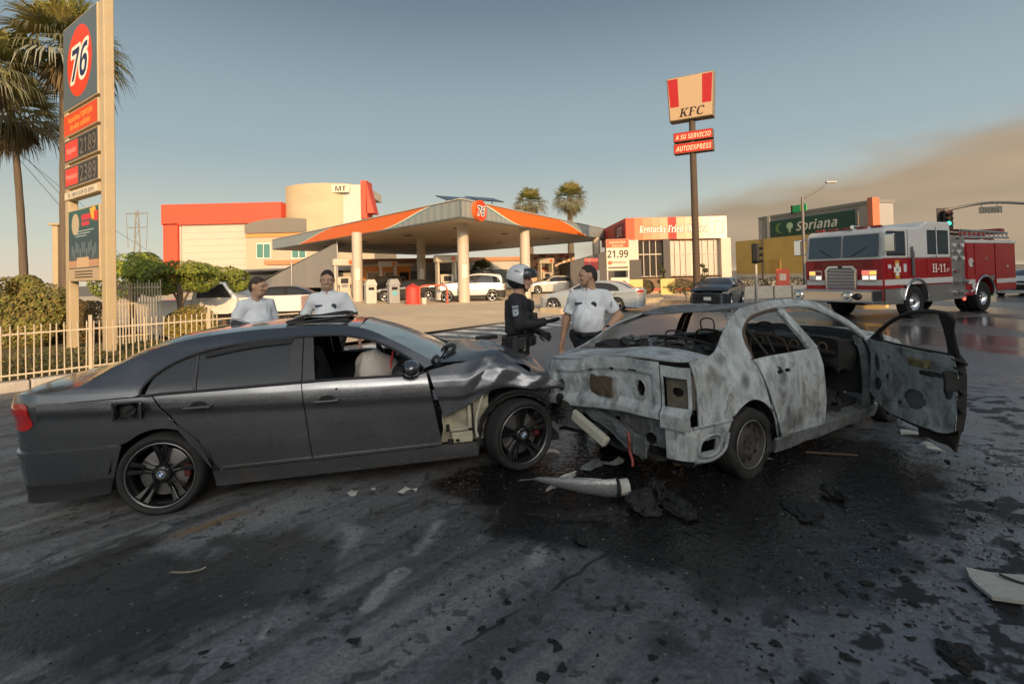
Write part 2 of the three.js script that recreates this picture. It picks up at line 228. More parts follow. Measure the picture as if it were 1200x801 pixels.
// ---------------------------------------------------------------- picket fence
M.cream = plaster([0.55, 0.48, 0.36], 0.14, 1.5, 0.7);
{
  const f = thing('picket_fence', 'cream metal picket fence along the kerb beside the planting bed', 'fence');
  const turn = Math.atan2(DZ, DX), pk = mergeGeometries([new THREE.CylinderGeometry(0.012, 0.012, 0.9, 6).translate(0, 0.45, 0).toNonIndexed(), new THREE.ConeGeometry(0.017, 0.06, 6).translate(0, 0.93, 0).toNonIndexed()]);
  const rail = (y, s0, s1) => { const a = onStreet((s0 + s1) / 2, -0.12), g = bx(s1 - s0, 0.03, 0.022, 0, 0, 0, 0, turn); g.translate(a.x, y + GY(a.x), a.z); return g; };
  for (let s = -9; s < 3.4; s += 2.05) { mesh('rail', rail(0.98, s, s + 2.04), M.cream, f); mesh('rail', rail(0.27, s, s + 2.04), M.cream, f); const a = onStreet(s, -0.12), g = bx(0.05, 1.1, 0.05, 0, 0.55, 0, 0, turn); g.translate(a.x, 0.14 + GY(a.x), a.z); mesh('post', g, M.cream, f); }
  for (let s = -8.9, i = 0; s < 3.5; s += 0.104, i++) { const a = onStreet(s, -0.12), m = mesh('picket', pk, M.cream, f); m.position.set(a.x, 0.19 + GY(a.x), a.z); m.rotation.set((h2(i, 3) - 0.5) * 0.03, 0, (h2(i, 7) - 0.5) * 0.03); }
  const f2 = thing('garden_gate', 'cream metal railing gate standing behind the sign posts', 'gate');
  const A = at(133, 372, 13.4), B = at(188, 371, 14.2), d = B.clone().sub(A);
  for (let i = 0; i <= 16; i++) { const p = A.clone().addScaledVector(d, i / 16), g = rod([p.x, 0.1, p.z], [p.x, 1.75 + (i % 4 === 0 ? 0.08 : 0), p.z], 0.016, 0.016, 6); mesh('picket', g, M.cream, f2); }
  for (const y of [0.35, 1.2, 1.62]) mesh('rail', bar([A.x, y, A.z], [B.x, y, B.z], 0.03, 0.035), M.cream, f2);
}
// ---------------------------------------------------------------- car bodies: panels laid over a shaped side surface
function resample(pts, n) { const o = []; for (let i = 0; i <= n; i++) { const f = i / n * (pts.length - 1), k = Math.min(pts.length - 2, Math.floor(f)), t = f - k, p0 = pts[Math.max(0, k - 1)], p1 = pts[k], p2 = pts[k + 1], p3 = pts[Math.min(pts.length - 1, k + 2)]; o.push([0, 1].map((c) => { const a = p0[c], b = p1[c], d = p2[c], e = p3[c]; return 0.5 * (2 * b + (d - a) * t + (2 * a - 5 * b + 4 * d - e) * t * t + (3 * b - 3 * d + e - a) * t * t * t); })); } return o; }
function gridGeo(P, uvs, thick, outward, skip) {             // P[j][i] points -> a sheet with real thickness and edge walls
  const nv = P.length - 1, nu = P[0].length - 1, N = [], a = V3(), b = V3();
  for (let j = 0; j <= nv; j++) { N.push([]); for (let i = 0; i <= nu; i++) { a.subVectors(P[j][Math.min(nu, i + 1)], P[j][Math.max(0, i - 1)]); b.subVectors(P[Math.min(nv, j + 1)][i], P[Math.max(0, j - 1)][i]); N[j].push(V3().crossVectors(a, b).normalize()); } }
  const mj = nv >> 1, mi = nu >> 1, sg = N[mj][mi].dot(V3().subVectors(P[mj][mi], outward)) < 0 ? -1 : 1;
  const pos = [], nor = [], uv = [], idx = [];
  const push = (p, n, t) => { pos.push(p.x, p.y, p.z); nor.push(n.x, n.y, n.z); uv.push(t[0], t[1]); return pos.length / 3 - 1; };
  const face = (off, s) => { const base = pos.length / 3; for (let j = 0; j <= nv; j++) for (let i = 0; i <= nu; i++) { const n = N[j][i]; push(V3().copy(P[j][i]).addScaledVector(n, -sg * off), V3().copy(n).multiplyScalar(sg * s), uvs[j][i]); } for (let j = 0; j < nv; j++) for (let i = 0; i < nu; i++) { if (skip && skip(i, j)) continue; const A = base + j * (nu + 1) + i, B = A + 1, C = A + nu + 1, D = C + 1; if (sg * s > 0) idx.push(A, B, C, B, D, C); else idx.push(A, C, B, B, C, D); } };
  face(0, 1);
  if (thick) {
    face(thick, -1);
    const wall = (list) => { for (let k = 0; k < list.length - 1; k++) { const [j0, i0] = list[k], [j1, i1] = list[k + 1], p = P[j0][i0], q = P[j1][i1], pi = V3().copy(p).addScaledVector(N[j0][i0], -sg * thick), qi = V3().copy(q).addScaledVector(N[j1][i1], -sg * thick), n = V3().crossVectors(V3().subVectors(q, p), V3().subVectors(pi, p)).normalize(); const A = push(p, n, uvs[j0][i0]), B = push(q, n, uvs[j1][i1]), C = push(pi, n, uvs[j0][i0]), D = push(qi, n, uvs[j1][i1]); idx.push(A, B, C, B, D, C); } };
    const r = (n) => [...Array(n + 1).keys()];
    wall(r(nu).map((i) => [0, i])); wall(r(nu).map((i) => [nv, i])); wall(r(nv).map((j) => [j, 0])); wall(r(nv).map((j) => [j, nu]));
  }
  const g = new THREE.BufferGeometry(); g.setAttribute('position', new THREE.Float32BufferAttribute(pos, 3)); g.setAttribute('normal', new THREE.Float32BufferAttribute(nor, 3)); g.setAttribute('uv', new THREE.Float32BufferAttribute(uv, 2)); g.setIndex(idx); return g;
}
function carShape(S) {
  const nS = 2.7, ctr = V3((S.xr + S.xf) / 2, 0.45, 0);
  function plan(s) {
    const rear = S.xr + S.ra, front = S.xf - S.fa;
    const mid = (x) => S.W * (1 - (S.taper ?? 0.05) * Math.pow(Math.abs((x - S.wx) / (S.xf - S.wx)), 2.4));
    if (s >= rear && s <= front) { const e = 0.02, dz = (mid(s + e) - mid(s - e)) / (2 * e), l = Math.hypot(1, dz); return [s, mid(s), -dz / l, 1 / l]; }
    const r = s < rear, x0 = r ? rear : front, a = r ? S.ra : S.fa, W0 = mid(x0), L = a + W0 * 0.72, t = clamp((r ? x0 - s : s - x0) / L);
    const f = (t) => { const th = t * Math.PI / 2; return [x0 + (r ? -1 : 1) * a * Math.pow(Math.sin(th), 2 / nS), W0 * Math.pow(Math.max(0, Math.cos(th)), 2 / nS)]; };
    const p = f(t), p0 = f(Math.max(0, t - 0.02)), p1 = f(Math.min(1, t + 0.02)); let nx = p1[1] - p0[1], nz = p1[0] - p0[0]; if (!r) { nx = -nx; } else { nz = -nz; } const l = Math.hypot(nx, nz) || 1;
    return [p[0], p[1], (r ? -1 : 1) * Math.abs(nx / l), Math.abs(nz / l)];
  }
  const tailS = S.xr + S.ra - (S.ra + S.W * 0.95 * 0.72), noseS = S.xf - S.fa + (S.fa + S.W * 0.95 * 0.72);
  function inset(y, s) {
    const T = S.inset, yy = y - (S.crease ? S.crease(clamp(s, -0.8, S.xf - 0.4)) : 0);
    if (yy <= T[0][0]) return T[0][1];
    for (let i = 0; i < T.length - 1; i++) if (yy <= T[i + 1][0]) { const t = (yy - T[i][0]) / (T[i + 1][0] - T[i][0]); return mix(T[i][1], T[i + 1][1], t); }
    const e = T[T.length - 1], f = T[T.length - 2]; return e[1] + (yy - e[0]) * (e[1] - f[1]) / (e[0] - f[0]);
  }
  function map(s, y, side = 1, off = 0) { const p = plan(s), d = inset(y, p[0]) + off; const v = V3(p[0] - p[2] * d, y, side * Math.max(0, p[1] - p[3] * d)); if (S.deform) S.deform(v); return v; }
  function ruled(lower, upper, nu, nv, side = 1, thick = 0.012, off = 0, hole) {
    const lo = resample(lower, nu), up = resample(upper, nu), P = [], U = [];
    for (let j = 0; j <= nv; j++) { P.push([]); U.push([]); for (let i = 0; i <= nu; i++) { const s = mix(lo[i][0], up[i][0], j / nv), y = mix(lo[i][1], up[i][1], j / nv); P[j].push(map(s, y, side, off)); U[j].push([s, y]); } }
    return gridGeo(P, U, thick, ctr, hole && ((i, j) => hole((U[j][i][0] + U[j + 1][i + 1][0]) / 2, (U[j][i][1] + U[j + 1][i + 1][1]) / 2)));
  }
  const zAt = (x, y) => { if (x >= S.xr + S.ra && x <= S.xf - S.fa) return map(x, y, 1).z; let a = x < 1 ? tailS : S.xf - S.fa, b = x < 1 ? S.xr + S.ra : noseS; for (let k = 0; k < 30; k++) { const m = (a + b) / 2; if (map(m, y, 1).x < x) a = m; else b = m; } return map((a + b) / 2, y, 1).z; };
  // a panel across the car: stations [x, edge height, crown, bow, half-width]
  function across(st, nu, nv, thick = 0.012, hole, zIn = 0) {
    const P = [], U = [], keys = [0, 1, 2, 3, 4];
    for (let i = 0; i <= nu; i++) {
      const f = i / nu * (st.length - 1), k = Math.min(st.length - 2, Math.floor(f)), t = f - k, q = keys.map((c) => { const g = (n) => st[clamp(n, 0, st.length - 1)][c] ?? 0; const a = g(k - 1), b = g(k), d = g(k + 1), e = g(k + 2); return 0.5 * (2 * b + (d - a) * t + (2 * a - 5 * b + 4 * d - e) * t * t + (3 * b - 3 * d + e - a) * t * t * t); });
      const zr = (st[k][4] ? q[4] : zAt(q[0], q[1])) - zIn;
      for (let j = 0; j <= nv; j++) { const w = j / nv * 2 - 1, c = 1 - w * w, cc = 1 - Math.pow(Math.abs(w), 3.2); (P[j] ||= []); (U[j] ||= []); const v = V3(q[0] + q[3] * c, q[1] + q[2] * cc, w * zr); if (S.deform) S.deform(v); P[j].push(v); U[j].push([q[0], w * zr + 5]); }
    }
    return gridGeo(P, U, thick, V3(1.2, -2, 0), hole && ((i, j) => hole(U[j][i][0], U[j][i][1] - 5)));
  }
  return { plan, map, ruled, across, tailS, noseS, S };
}
const pts = (...a) => a;
const archPts = (cx, cy, r, a0, a1, n) => [...Array(n + 1).keys()].map((i) => { const a = mix(a0, a1, i / n); return [cx + r * Math.cos(a), cy + r * Math.sin(a)]; });

// ---------------------------------------------------------------- wheels
M.rubber = std([0.018, 0.0175, 0.017], 0.78, 0, { bumpMap: rep(grain, 3), bumpScale: 0.003 });
M.blackTrim = std([0.014, 0.014, 0.015], 0.5);
M.dark = std([0.012, 0.012, 0.012], 0.85);
M.alu = std([0.55, 0.55, 0.56], 0.3, 1);
M.chrome = std([0.75, 0.75, 0.76], 0.12, 1);
M.discSteel = std([0.28, 0.27, 0.26], 0.35, 0.9);
function tyreGeo(R, w, rr, seg = 40) {
  const h = w / 2, p = [[rr, -h * 0.82], [rr + 0.012, -h * 0.93], [(rr + R) / 2, -h * 1.04], [R - 0.022, -h * 0.98], [R - 0.006, -h * 0.86]];
  for (const t of [-0.55, -0.5, -0.18, -0.13, 0.13, 0.18, 0.5, 0.55]) { p.push([R, h * t - 0.002]); }
  const tread = []; for (const t of [-0.55, -0.18, 0.13, 0.5]) tread.push([R, h * t], [R - 0.008, h * (t + 0.005)], [R - 0.008, h * (t + 0.045)], [R, h * (t + 0.05)]);
  const q = [...p.slice(0, 5), ...tread, [R - 0.006, h * 0.86], [R - 0.022, h * 0.98], [(rr + R) / 2, h * 1.04], [rr + 0.012, h * 0.93], [rr, h * 0.82]];
  return lathe(q, seg).rotateX(Math.PI / 2);
}
function wheel(parent, R, w, rr, style, m, side, name = 'wheel', lo = false) {
  const g = part(name, parent), seg = lo ? 24 : 48, h = w / 2;
  mesh('tyre', tyreGeo(R, w, rr, seg), m.tyre || M.rubber, g);
  const barrel = lathe([[rr + 0.004, h * 0.84], [rr - 0.004, h * 0.86], [rr - 0.016, h * 0.8], [rr - 0.03, h * 0.3], [rr - 0.035, -h * 0.7], [rr - 0.006, -h * 0.84]], seg).rotateX(Math.PI / 2), rim = [barrel];
  const face = h * 0.62;
  if (style === 'steel') {
    rim.push(lathe([[rr - 0.025, h * 0.5], [rr - 0.045, h * 0.3], [rr * 0.62, h * 0.42], [rr * 0.5, h * 0.62], [rr * 0.42, h * 0.64], [rr * 0.26, h * 0.48], [0.0, h * 0.48]], seg).rotateX(Math.PI / 2));
    for (let i = 0; i < 5; i++) { const a = i / 5 * 6.283; rim.push(rod([Math.cos(a) * rr * 0.2, Math.sin(a) * rr * 0.2, h * 0.45], [Math.cos(a) * rr * 0.2, Math.sin(a) * rr * 0.2, h * 0.62], 0.01, 0.01, 6)); }
    const hs = []; for (let i = 0; i < 10; i++) { const a = i / 10 * 6.283; hs.push(new THREE.CylinderGeometry(rr * 0.085, rr * 0.085, 0.01, 10).rotateX(Math.PI / 2).translate(Math.cos(a) * rr * 0.73, Math.sin(a) * rr * 0.73, h * 0.395)); }
    mesh('vent_holes', hs, M.dark, g);
  } else {
    const n = style === 'double' ? 5 : style === 'truck' ? 0 : 5;
    for (let i = 0; i < n; i++) for (const d of style === 'double' ? [-0.17, 0.17] : [0]) {
      const a = i / n * 6.283 + 0.3, wi = style === 'double' ? 0.03 : 0.07, wo = style === 'double' ? 0.045 : 0.06, L = rr - 0.02;
      const s = prism([[0.035, -wi * 0.45], [L * 0.55, -wi * 0.4], [L, -wo * 0.5], [L, wo * 0.5], [L * 0.55, wi * 0.4], [0.035, wi * 0.45]], 0.035, 0.007); const p = s.attributes.position; for (let k = 0; k < p.count; k++) { const x = p.getX(k), y = p.getY(k); p.setXYZ(k, x, y + d * x * 0.9, p.getZ(k) + face - 0.03 * Math.sin(clamp(x / L) * 3.14) - 0.012 + 0.02 * (x / L)); } s.computeVertexNormals(); s.rotateZ(a); rim.push(s);
    }
    rim.push(lathe([[0.075, face - 0.05], [0.07, face + 0.004], [0.04, face + 0.014], [0, face + 0.012]], 24).rotateX(Math.PI / 2));
    if (!lo) for (let i = 0; i < 5; i++) { const a = i / 5 * 6.283 + 0.93; rim.push(rod([Math.cos(a) * 0.056, Math.sin(a) * 0.056, face], [Math.cos(a) * 0.056, Math.sin(a) * 0.056, face + 0.016], 0.009, 0.008, 6)); }
  }
  mesh('rim', rim, m.rim, g);
  if (!lo) {
    if (m.lip) mesh('rim_lip', new THREE.TorusGeometry(rr - 0.004, 0.0045, 6, 60).translate(0, 0, h * 0.86), m.lip, g);
    mesh('brake_disc', lathe([[0.06, -0.01], [rr * 0.72, -0.01], [rr * 0.72, 0.012], [0.06, 0.012]], 32).rotateX(Math.PI / 2), m.disc || M.discSteel, g);
    if (m.caliper) mesh('brake_caliper', bx(0.05, 0.1, 0.06, rr * 0.68, 0.0, 0.02, 0.015), m.caliper, g);
    if (m.badge) mesh('hub_badge', new THREE.CircleGeometry(0.031, 32).translate(0, 0, face + 0.0155), m.badge, g);
  }
  if (side < 0) g.rotation.y = Math.PI;
  return g;
}
// ---------------------------------------------------------------- intact car from a set of curves
const SEDAN = {
  xr: -1.17, xf: 3.55, W: 0.905, wx: 1.0, taper: 0.09, ra: 0.40, fa: 0.5, wb: 2.8, wr: 0.31, arch: 0.345, archY: 0.31,
  crease: (x) => 0.035 - 0.045 * (x - 0.4), sillY: 0.155, doorY: 0.285,
  inset: [[0.15, 0.1], [0.28, 0.07], [0.45, 0.043], [0.6, 0.03], [0.71, 0.027], [0.738, 0.012], [0.75, 0.004], [0.765, 0.004], [0.83, 0.014], [0.88, 0.026], [0.92, 0.045], [1.02, 0.1], [1.15, 0.175], [1.28, 0.255], [1.36, 0.32], [1.42, 0.385]],
  dlo: [[-0.05, 0.925], [-0.01, 1.03], [0.12, 1.145], [0.38, 1.245], [0.7, 1.29], [1.0, 1.306], [1.3, 1.313], [1.6, 1.292], [1.85, 1.228], [2.05, 1.13], [2.2, 1.03], [2.31, 0.945]],
  gut: [[0.4, 1.378], [0.7, 1.4], [1.0, 1.404], [1.3, 1.405], [1.55, 1.39], [1.78, 1.342], [1.98, 1.25], [2.2, 1.125], [2.43, 0.985]],
  cpLow: [[-0.72, 0.905], [-0.45, 0.91], [-0.2, 0.915], [-0.06, 0.925], [-0.01, 1.035], [0.14, 1.155], [0.38, 1.245]], cpUp: [[-0.72, 0.995], [-0.54, 1.012], [-0.42, 1.06], [-0.24, 1.19], [-0.02, 1.295], [0.18, 1.348], [0.4, 1.378]],
  belt: 0.905, quarterX: [-0.72, 0.05], doorR: [[0.05, 0.905], [0.4, 0.285]], bp: [1.285, 1.325], doorF: [2.3, 2.34],
  roof: [[0.4, 1.378, 0.035], [0.8, 1.402, 0.028], [1.2, 1.402, 0.022], [1.55, 1.386, 0.024], [1.72, 1.355, 0.034]],
  screen: [[1.72, 1.355, 0.04, 0.03], [2.0, 1.235, 0.05, 0.06], [2.22, 1.11, 0.06, 0.09], [2.43, 0.985, 0.05, 0.13]], back: [[-0.5, 1.005, 0.035, -0.07], [-0.25, 1.185, 0.045, -0.05], [0.06, 1.32, 0.045, -0.02], [0.4, 1.378, 0.035]],
  boot: [[-0.5, 1.0, 0.035, -0.09], [-0.7, 1.002, 0.04, -0.07], [-0.9, 0.998, 0.035, -0.05], [-1.0, 0.985, 0.025, -0.03], [-1.045, 0.955, 0.012, -0.01]],
  hood: [[2.43, 0.985, 0.05, 0.13], [2.8, 0.93, 0.06, 0.06], [3.15, 0.84, 0.06, 0.04], [3.42, 0.72, 0.05, 0.03]],
  bumperTop: 0.555, deckY: 0.955, noseY: 0.72
};
{ const fx = (x) => (x > -0.04 ? -0.11 + 0.9 * (x + 0.04) : x - 0.07), f = (a) => a.forEach((p) => { p[0] = fx(p[0]); });
  for (const k of ['dlo', 'gut', 'cpLow', 'cpUp', 'roof', 'screen', 'back', 'hood']) f(SEDAN[k]); SEDAN.boot.forEach((p, i) => { if (!i) p[0] = fx(p[0]); });
  const fy = (y) => (y > 0.905 ? 0.905 + (y - 0.905) * 0.86 : y);
  for (const k of ['dlo', 'gut', 'cpLow', 'cpUp', 'roof', 'screen', 'back', 'hood', 'boot']) SEDAN[k].forEach((p) => { p[1] = fy(p[1]); });
  SEDAN.inset = SEDAN.inset.map((p) => [p[0] > 0.92 ? fy(p[0]) : p[0], p[1]]); SEDAN.deckY = fy(0.955);
  SEDAN.quarterX = [-0.79, -0.03]; SEDAN.doorR[0][0] = -0.03; SEDAN.bp = [1.035, 1.09]; SEDAN.doorF = [2.02, 2.13]; }
function buildCar(car, S, m, o = {}) {
  const C = carShape(S), q = o.q ?? 1, n = (k) => Math.max(3, Math.round(k * q)), skip = new Set(o.skip || []), th = o.thick ?? 0.014, out = {};
  const add = (name, geo, mat, parent = car) => { out[name] = mesh(name, geo, mat, parent); return out[name]; };
  const AR = S.arch, AY = S.archY, aY = (x, c) => { const d = AR * AR - (x - c) * (x - c); return d > 0 ? AY + Math.sqrt(d) : AY; };
  for (const sd of [1, -1]) {
    const R = sd > 0 ? 'right' : 'left', has = (k) => !skip.has(k) && !skip.has(k + '_' + R);
    // rear quarter
    const K = 16, ql = [], qu = [];
    for (let i = 0; i <= K; i++) { const t = i / K, xl = mix(S.quarterX[0], AR + 0.012, t), xu = mix(S.quarterX[0], S.quarterX[1] - 0.006, t); ql.push([xl, Math.max(xl < -0.2 ? S.bumperTop : 0, aY(xl, 0) + (xl > AR ? -0.02 : 0))]); qu.push([xu, S.belt]); }
    if (has('quarter')) add('quarter_panel', [C.ruled(ql, qu, n(40), n(16), sd, th, 0, sd > 0 ? o.holeQ : null), C.ruled(S.cpLow, S.cpUp, n(30), n(8), sd, th)], m.paint);
    // sill
    if (has('sill')) add('sill', C.ruled([[AR + 0.02, S.sillY], [S.wb - AR - 0.02, S.sillY]], [[AR + 0.005, S.doorY - 0.006], [S.wb - AR - 0.01, S.doorY - 0.006]], n(10), 3, sd, 0.03, -0.012), m.sill || m.paint);
    // doors
    const bp = S.bp, e = 0.004, dl = [], du = [];
    for (let i = 0; i <= 8; i++) { const t = i / 8; dl.push([mix(S.doorR[1][0] + e, bp[1] - e, t), S.doorY]); du.push([mix(S.doorR[0][0] + e, bp[0] - e, t), S.belt]); }
    dl[0] = [S.doorR[1][0] + e, S.doorY];
    const rdGeo = (() => { const lo = [], up = []; const N = 10; for (let i = 0; i <= N; i++) { const t = i / N; lo.push([mix(S.doorR[1][0] + e, bp[1] - e, t), S.doorY]); up.push([mix(S.doorR[0][0] + e, bp[0] - e, t), S.belt]); } return C.ruled(lo, up, n(26), n(22), sd, th, 0, sd > 0 ? o.holeRD : null); })();
    const handle = (d, x, y) => { if (!m.handle) return; const p = C.map(x, y, sd), h = mesh('handle', [bx(0.2, 0.026, 0.022, 0, 0, 0.03, 0.01), bx(0.03, 0.022, 0.03, -0.085, 0, 0.014, 0.008), bx(0.03, 0.022, 0.03, 0.085, 0, 0.014, 0.008)], m.handle, d); h.position.copy(p); if (sd < 0) h.rotation.y = Math.PI; const c = mesh('handle_recess', new THREE.SphereGeometry(1, 16, 8).scale(0.055, 0.03, 0.006), M.dark, d); c.position.copy(p).add(V3(0, 0.014, sd * 0.001)); };
    if (has('rear_door')) { const d = add('rear_door', rdGeo, m.paint); handle(d, 0.29, S.belt - 0.105); }
    if (has('front_door')) { const d = add('front_door', C.ruled([[bp[1] + e, S.doorY], [S.doorF[1], S.doorY]], [[bp[0] + e, S.belt], [S.doorF[0], S.belt]], n(26), n(22), sd, th), m.paint); handle(d, bp[0] + 0.19, S.belt - 0.145); }
    // glasshouse
    const gut = S.gut, dlo = S.dlo, dTop = dlo.slice(3);
    if (has('roof_rail')) add('roof_rail', C.ruled(dTop, gut, n(40), n(6), sd, th), m.paint);
    if (m.frame && has('frame')) { const c = dlo.map((p) => C.map(p[0], p[1], sd, -0.002)); c.push(C.map(S.doorF[0] - 0.01, S.belt + 0.012, sd, -0.002), C.map(1.2, S.belt + 0.012, sd, -0.002), C.map(0.05, S.belt + 0.012, sd, -0.002)); add('window_trim', tube(c, 0.011, n(90), 5, true), m.frame); }
    const topY = (x) => { for (let i = 0; i < dlo.length - 1; i++) if (x <= dlo[i + 1][0]) return mix(dlo[i][1], dlo[i + 1][1], clamp((x - dlo[i][0]) / (dlo[i + 1][0] - dlo[i][0]))); return dlo[dlo.length - 1][1]; };
    const pane = (x0, x1, xt0, xt1, k = 12) => { const lo = [], up = []; for (let i = 0; i <= k; i++) { const t = i / k, a = mix(x0, x1, t), b = mix(xt0, xt1, t); lo.push([a, S.belt + 0.004]); up.push([b, topY(b) + 0.002]); } return C.ruled(lo, up, n(14), n(6), sd, 0.004, 0.012); };
    if (has('rear_glass')) { add('rear_door_glass', pane(0.27, bp[0] - 0.1, 0.24, bp[0] - 0.11), m.glass); add('quarter_glass', pane(-0.09, 0.24, -0.05, 0.21), m.glass); }
    if (has('front_glass')) add('front_door_glass', pane(bp[0] + 0.1, S.doorF[0], bp[0] + 0.06, S.doorF[0] - 0.02), m.glass);
    if (has('pillar')) { add('pillar', [pane(bp[0] - 0.1, bp[0] - 0.004, bp[0] - 0.11, bp[0] - 0.02, 2), pane(bp[0] + 0.004, bp[0] + 0.1, bp[0] - 0.012, bp[0] + 0.06, 2)].map((g) => g.translate(0, 0, sd * 0.009)), m.pillar || M.blackTrim); if (has('rear_glass')) add('window_divider', pane(0.24, 0.265, 0.215, 0.238, 2).translate(0, 0, sd * 0.006), m.pillar || M.blackTrim); }
    // front wing
    if (has('front_wing')) { const lo = [], up = [], x1 = S.xf - S.fa + 0.1; for (let i = 0; i <= K; i++) { const t = i / K, xl = mix(S.doorF[1] + 0.006, x1, t), xu = mix(S.doorF[0] + 0.006, x1, t); lo.push([xl, Math.max(xl > S.wb + 0.2 ? S.bumperTop - 0.03 : S.doorY, aY(xl, S.wb) + (Math.abs(xl - S.wb) > AR ? -0.03 : 0))]); up.push([xu, mix(S.belt + 0.01, S.noseY + 0.06, Math.pow(t, 1.6))]); } const hoodE = S.hood.map((p) => [p[0], p[1]]); add('front_wing', [C.ruled(lo, up, n(34), n(12), sd, th), C.ruled(up, resample([[S.doorF[0] + 0.006, S.hood[0][1] - 0.01], ...hoodE.slice(1, 3).map((p) => [p[0], p[1] - 0.004]), [x1, S.hood[2][1] - 0.07]], K), n(34), 3, sd, th)], m.paint); }
    // lamps
    if (has('tail_lamp')) add('tail_lamp', C.ruled([[C.tailS + 0.42, 0.735], [-0.93, 0.72], [-0.83, 0.76]], [[C.tailS + 0.42, 0.915], [-0.95, 0.925], [-0.865, 0.905]], n(14), n(6), sd, 0.03, -0.006), m.tail);
    if (has('head_lamp')) add('head_lamp', C.ruled([[S.xf - S.fa + 0.02, 0.62], [S.xf - S.fa + 0.62, 0.58]], [[S.xf - S.fa - 0.1, 0.74], [S.xf - S.fa + 0.62, 0.7]], n(12), n(5), sd, 0.03, -0.004), m.head);
    // backing behind the shut lines, wheel housings
    add('inner_shell', [C.ruled([[AR + 0.03, S.sillY + 0.02], [sd > 0 && o.shellEnd ? o.shellEnd : S.doorF[1], S.sillY + 0.02]], [[0.1, S.belt - 0.02], [sd > 0 && o.shellEnd ? o.shellEnd : S.doorF[0], S.belt - 0.02]], n(12), n(6), sd, 0.004, o.shellOff ?? 0.03)], m.shell || M.dark);
    for (const c of [0, S.wb]) { if (o.frontOpen && c) continue; const g = new THREE.CylinderGeometry(AR + 0.012, AR + 0.012, 0.32, 24, 1, true, Math.PI + 0.1, Math.PI - 0.2); g.rotateX(-Math.PI / 2); g.rotateZ(-Math.PI / 2); g.translate(c, AY, sd * (S.W - 0.21)); add('wheel_housing', g, m.shell || M.dark); }
    if (!o.noMirror && has('mirror')) { const p = C.map(S.doorF[0] - 0.12, S.belt + 0.06, sd), mm = part('mirror', car); mesh('housing', new THREE.SphereGeometry(1, 18, 12).scale(0.075, 0.07, 0.11).translate(0, 0, 0.1), m.mirror || m.paint, mm); mesh('mirror_glass', new THREE.CircleGeometry(0.055, 18).scale(1.5, 1, 1).rotateY(-Math.PI / 2).translate(-0.07, 0, 0.1), M.chrome, mm); mesh('arm', rod([0, -0.04, -0.03], [0, -0.02, 0.07], 0.022), M.blackTrim, mm); mm.position.copy(p); if (sd < 0) mm.scale.z = -1; }
  }
  const both = (f) => [f(1), f(-1)];
  if (!skip.has('rear_bumper')) add('rear_bumper', both((sd) => C.ruled([[C.tailS, 0.2], [-0.85, 0.2], [-AR - 0.02, 0.22]], [[C.tailS, S.bumperTop - 0.004], [-0.85, S.bumperTop - 0.004], [-AR * 0.75, S.bumperTop - 0.004]], n(30), n(10), sd, 0.02, -0.016)), m.bumper || m.paint);
  if (!skip.has('rear_panel')) add('rear_panel', both((sd) => C.ruled([[C.tailS, S.bumperTop], [S.quarterX[0], S.bumperTop]], [[C.tailS, S.deckY], [S.quarterX[0], S.deckY + 0.04]], n(16), n(8), sd, th)), m.paint);
  if (!skip.has('front_bumper')) { const x1 = S.xf - S.fa + 0.1; add('front_bumper', both((sd) => C.ruled([[S.wb + AR + 0.02, 0.2], [S.xf - S.fa, 0.17], [C.noseS, 0.17]], [[S.wb + AR * 0.8, S.bumperTop - 0.035], [S.xf - S.fa + 0.12, 0.6], [C.noseS, 0.7]], n(30), n(10), sd, 0.02, -0.01)), m.paint); if (m.grille) add('grille', both((sd) => C.ruled([[C.noseS - 0.42, 0.33], [C.noseS, 0.33]], [[C.noseS - 0.36, 0.6], [C.noseS, 0.6]], n(8), 4, sd, 0.01, -0.018)), m.grille); }
  if (!skip.has('roof')) add('roof', C.across(S.roof, n(24), n(24), th, o.holeRoof), m.roof || m.paint);
  if (!skip.has('windscreen')) add('windscreen', C.across(S.screen, n(16), n(20), 0.005, null, 0.012), m.screen || m.glass);
  if (!skip.has('rear_window')) add('rear_window', C.across(S.back, n(16), n(20), 0.005, null, 0.012), m.glass);
  if (!skip.has('boot_lid')) add('boot_lid', C.across(S.boot, n(16), n(24), th), m.paint);
  if (!skip.has('bonnet')) add('bonnet', C.across(S.hood, n(20), n(24), th, null, 0.004), m.paint);
  if (!skip.has('floor')) add('floor_pan', [bx(S.xf - S.xr - 0.7, 0.05, S.W * 2 - 0.5, (S.xf + S.xr) / 2, S.sillY + 0.03, 0), bx(0.6, 0.3, S.W * 2 - 0.6, S.xr + 0.55, 0.4, 0), bx(0.05, 0.5, S.W * 2 - 0.2, S.wb - 0.42, 0.6, 0)], m.shell || M.dark);
  out.C = C; return out;
}
